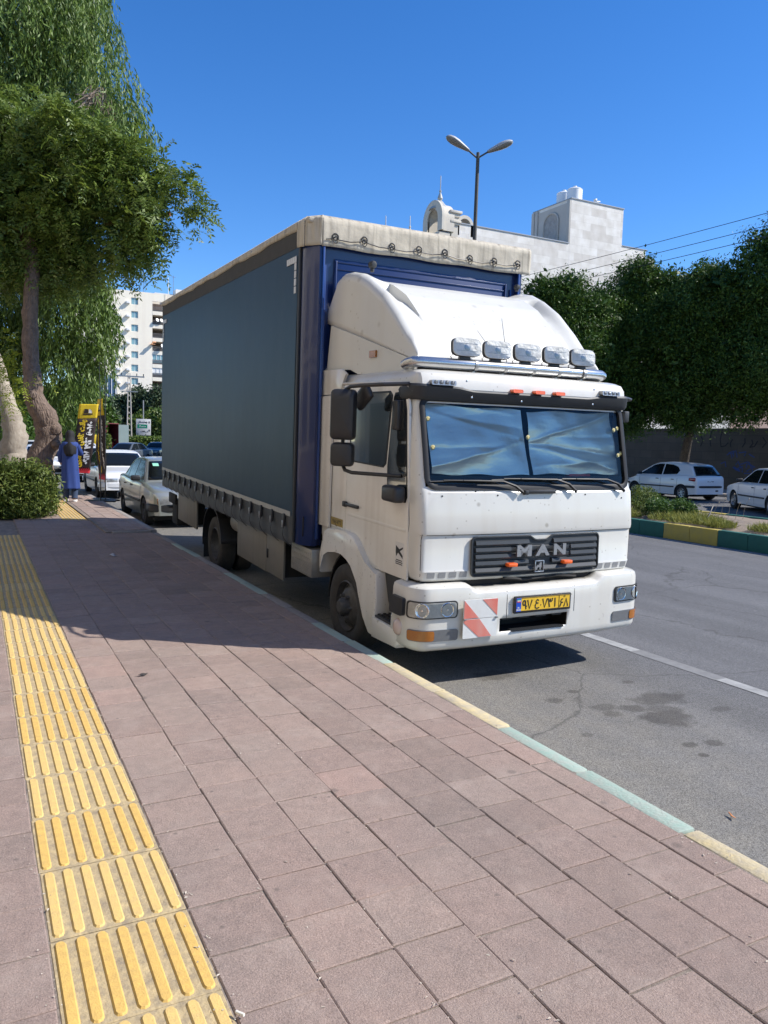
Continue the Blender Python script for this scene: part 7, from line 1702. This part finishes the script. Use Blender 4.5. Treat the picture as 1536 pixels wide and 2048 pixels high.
# green lamp post thin in the distance, sign, container, lattice pole
g = MB(); g.tube([(0, 0, 0), (0, 0, 7.5)], [.06, .045], n=8); o = g.build("green_post", M("post_green", (.10, .20, .12), .6)); o.location = (7.2, 62, RZ); tag(o, "thin green lamp post rising behind the robed figure's head", "post")
g = MB(); g.tube([(0, 0, 0), (0, 0, 9)], [.07, .05], n=8); o = g.build("green_post", o.data.materials[0]); o.location = (5.55, 41.5, RZ); tag(o, "thin green lamp post rising just right of the banner", "post")
RS = empty("road_sign", (18.2, 98.2, RZ), (0, 0, R(-10)), "white and green direction sign board beyond the junction", "road sign")
g = MB(); g.box(-.85, .85, -.04, .04, 2.0, 3.95, bev=.01); bd = g.build("board", m_cplate, RS); g = MB(); g.box(-.06, .06, -.02, .1, 0, 6.2); g.build("post", m_lum, RS)
g = MB(); g.box(-.70, .45, -.05, -.04, 2.85, 3.3); g.build("green_panel", M("sign_green", (.0, .23, .13), .5), bd)
text_obj("sign_lettering", "\ufee5\ufe8e\ufe98\ufeb3\ufeae\ufe8e\ufee4\ufbfe\ufe91", .34, m_ink, bd, ext=.004, wx=1.1, bold=.01, mtx=Matrix.Translation((-.1, -.046, 3.6)) @ TX); text_obj("sign_lettering", "\ufefc\ufebc\ufee3", .26, m_cplate, bd, ext=.004, wx=.8, bold=.01, mtx=Matrix.Translation((-.12, -.056, 3.08)) @ TX); text_obj("sign_lettering", "\ufe95\ufe8e\ufed3\ufe8e\ufe90\ufedb", .26, m_ink, bd, ext=.004, wx=.9, bold=.01, mtx=Matrix.Translation((.1, -.046, 2.45)) @ TX)
g = MB()
for z in (3.4, 2.42): g.prism([(.62, z), (.70, z), (.70, z + .16), (.78, z + .16), (.66, z + .32), (.54, z + .16), (.62, z + .16)], -.05, -.042, 'y')
g.build("sign_arrow", m_ink, bd)
CN = empty("container_kiosk", (11.2, 80.5, RZ), (0, 0, R(18)), "dark red metal container with its pale door swung open", "container")
m_cred = M("container_red", (.22, .045, .055), .6, n=(2, .6)); g = MB(); g.box(-1.1, -1.06, 0, 4.5, .1, 3.0); g.box(-1.1, 1.5, 4.46, 4.5, .1, 3.0); g.box(-1.1, 1.5, 0, 4.5, 3.0, 3.08); g.box(-1.1, 1.5, 0, 4.5, .1, .2); g.box(1.46, 1.5, 0, 4.5, .1, 3.0); g.box(-1.1, .30, -.02, .02, .1, 3.0)
for k in range(14): x = -1.08 + k * .1; g.box(x, x + .04, -.05, -.02, .15, 2.95)
g.build("shell", m_cred, CN, smooth=False); g = MB(); g.box(0, .95, -.03, .03, .15, 2.95); g.xf = Matrix.Translation((1.5, 0, 0)) @ Matrix.Rotation(R(-20), 4, 'Z'); g.build("door", M("door_pale_green", (.38, .48, .45), .6, n=(2, .5)), CN, smooth=False)
g = MB(); g.box(.4, 1.3, .6, 1.8, .2, 1.2, bev=.05); g.build("stored_goods", M("goods_red", (.4, .02, .02), .5), CN)
LP = empty("lattice_pole", (14.9, 88.5, RZ), label="lattice power pole with a crossarm standing before the dark conifers", cat="pole"); g = MB(); m_con = M("pole_concrete", (.46, .43, .38), .8)
for x in (-.28, .28): g.tube([(x, 0, 0), (x * .35, 0, 8.6)], [.075, .05], n=6)
for k in range(13): z = .5 + k * .62; w_ = lerp(.28, .1, z / 8.6); g.tube([(-w_, 0, z), (w_, 0, z + .3)], .03, n=4); g.tube([(w_, 0, z), (-w_, 0, z + .3)], .03, n=4)
g.build("mast", m_con, LP); g = MB(); g.box(-1.6, 1.6, -.06, .06, 8.2, 8.34); g.box(-.9, .9, -.06, .06, 6.6, 6.7); g.build("crossarm", m_steel, LP)
g = MB()
for x in (-1.5, -.8, .8, 1.5): g.tube([(x, 0, 8.34), (x, 0, 8.6)], .05, n=6)
g.build("insulator", m_blk, LP, split=True)
g = MB(); g.box(-.8, .8, -.5, .5, 0, 1.1, bev=.1); g.box(-.7, .7, -.45, .45, 1.1, 1.9, bev=.12); o = g.build("yellow_kiosk", m_byl); o.location = (9.9, 78, RZ); tag(o, "small bright yellow booth left of the dark red container", "booth")
g = MB(); g.tube([(0, 0, 0), (0, 0, 1.25)], .11, n=10); o = g.build("white_bollard", m_cplate); o.location = (13.9, 72, RZ); tag(o, "white bollard in front of the hedge right of the sign", "bollard")
# litter on the pavement and road
def litter(name, label, loc, rot, fn, mt):
    g = MB(); fn(g); o = g.build(name, mt, solid=.001); o.location = loc; o.rotation_euler = rot; tag(o, label, name.replace("_", " ")); return o
litter("crumpled_leaf", "small dark curled leaf lying on the sunlit pavers", (.985, 5.33, .008), (0, 0, .4), lambda g: g.grid([[(-.035, 0, .012), (-.03, .012, .004)], [(0, -.016, .0), (0, .016, .010)], [(.035, -.004, .012), (.04, .006, .003)]]), M("dry_leaf_dark", (.035, .03, .028), .8))
litter("paper_scrap", "crumpled pale paper scrap on the shaded pavers", (1.62, 10.85, .01), (0, 0, .2), lambda g: g.grid([[(-.06, -.02, .03), (-.05, .04, .0)], [(0, -.03, .0), (.01, .03, .04)], [(.07, -.01, .015), (.05, .04, .0)]]), M("paper_scrap_white", (.55, .52, .5), .8))
litter("cigarette_end", "white cigarette end lying beside the tactile strip", (.634, 2.0, .012), (0, 0, 2.2), lambda g: g.tube([(-.014, 0, 0), (.014, 0, 0)], .0045, n=8), M("cigarette_paper", (.7, .68, .6), .7))
litter("dry_leaf", "orange-brown dry leaf on the asphalt beyond the kerb", (3.46, 2.62, RZ + .012), (0, 0, 1.2), lambda g: g.grid([[(-.032, -.003, .006), (-.032, .003, .006)], [(0, -.008, .0), (0, .008, .003)], [(.032, -.003, .008), (.032, .003, .008)]]), M("dry_leaf_orange", (.42, .17, .06), .8))
g = MB(); rs = random.Random(3)
for k in range(1500):
    x = rs.choice([rs.uniform(-1.2, 2.7), .625 + rs.gauss(0, .02), .9 + rs.gauss(0, .02), 1.17 + rs.gauss(0, .02), 1.44 + rs.gauss(0, .02), 2.23 + rs.gauss(0, .02), 2.62 + rs.gauss(0, .03), .175 + rs.gauss(0, .02)]); y = 1.2 + 9 * rs.random() ** 1.6; r_ = rs.uniform(.0010, .0034)
    q = rs.random() * 6.28; L_ = rs.choice((1, 1, 1, 3)); g.poly([(x + r_ * L_ * math.cos(q), y + r_ * L_ * math.sin(q), .003), (x - r_ * math.sin(q), y + r_ * math.cos(q), .003 + r_), (x - r_ * L_ * math.cos(q), y - r_ * L_ * math.sin(q), .0035), (x + r_ * math.sin(q), y - r_ * math.cos(q), .004)])
o = g.build("debris", M("grit_pale", (.50, .44, .36), .9), smooth=False, weld=False); tag(o, "tiny pale grit and dry seed husks scattered on the pavers", "grit", kind='stuff')
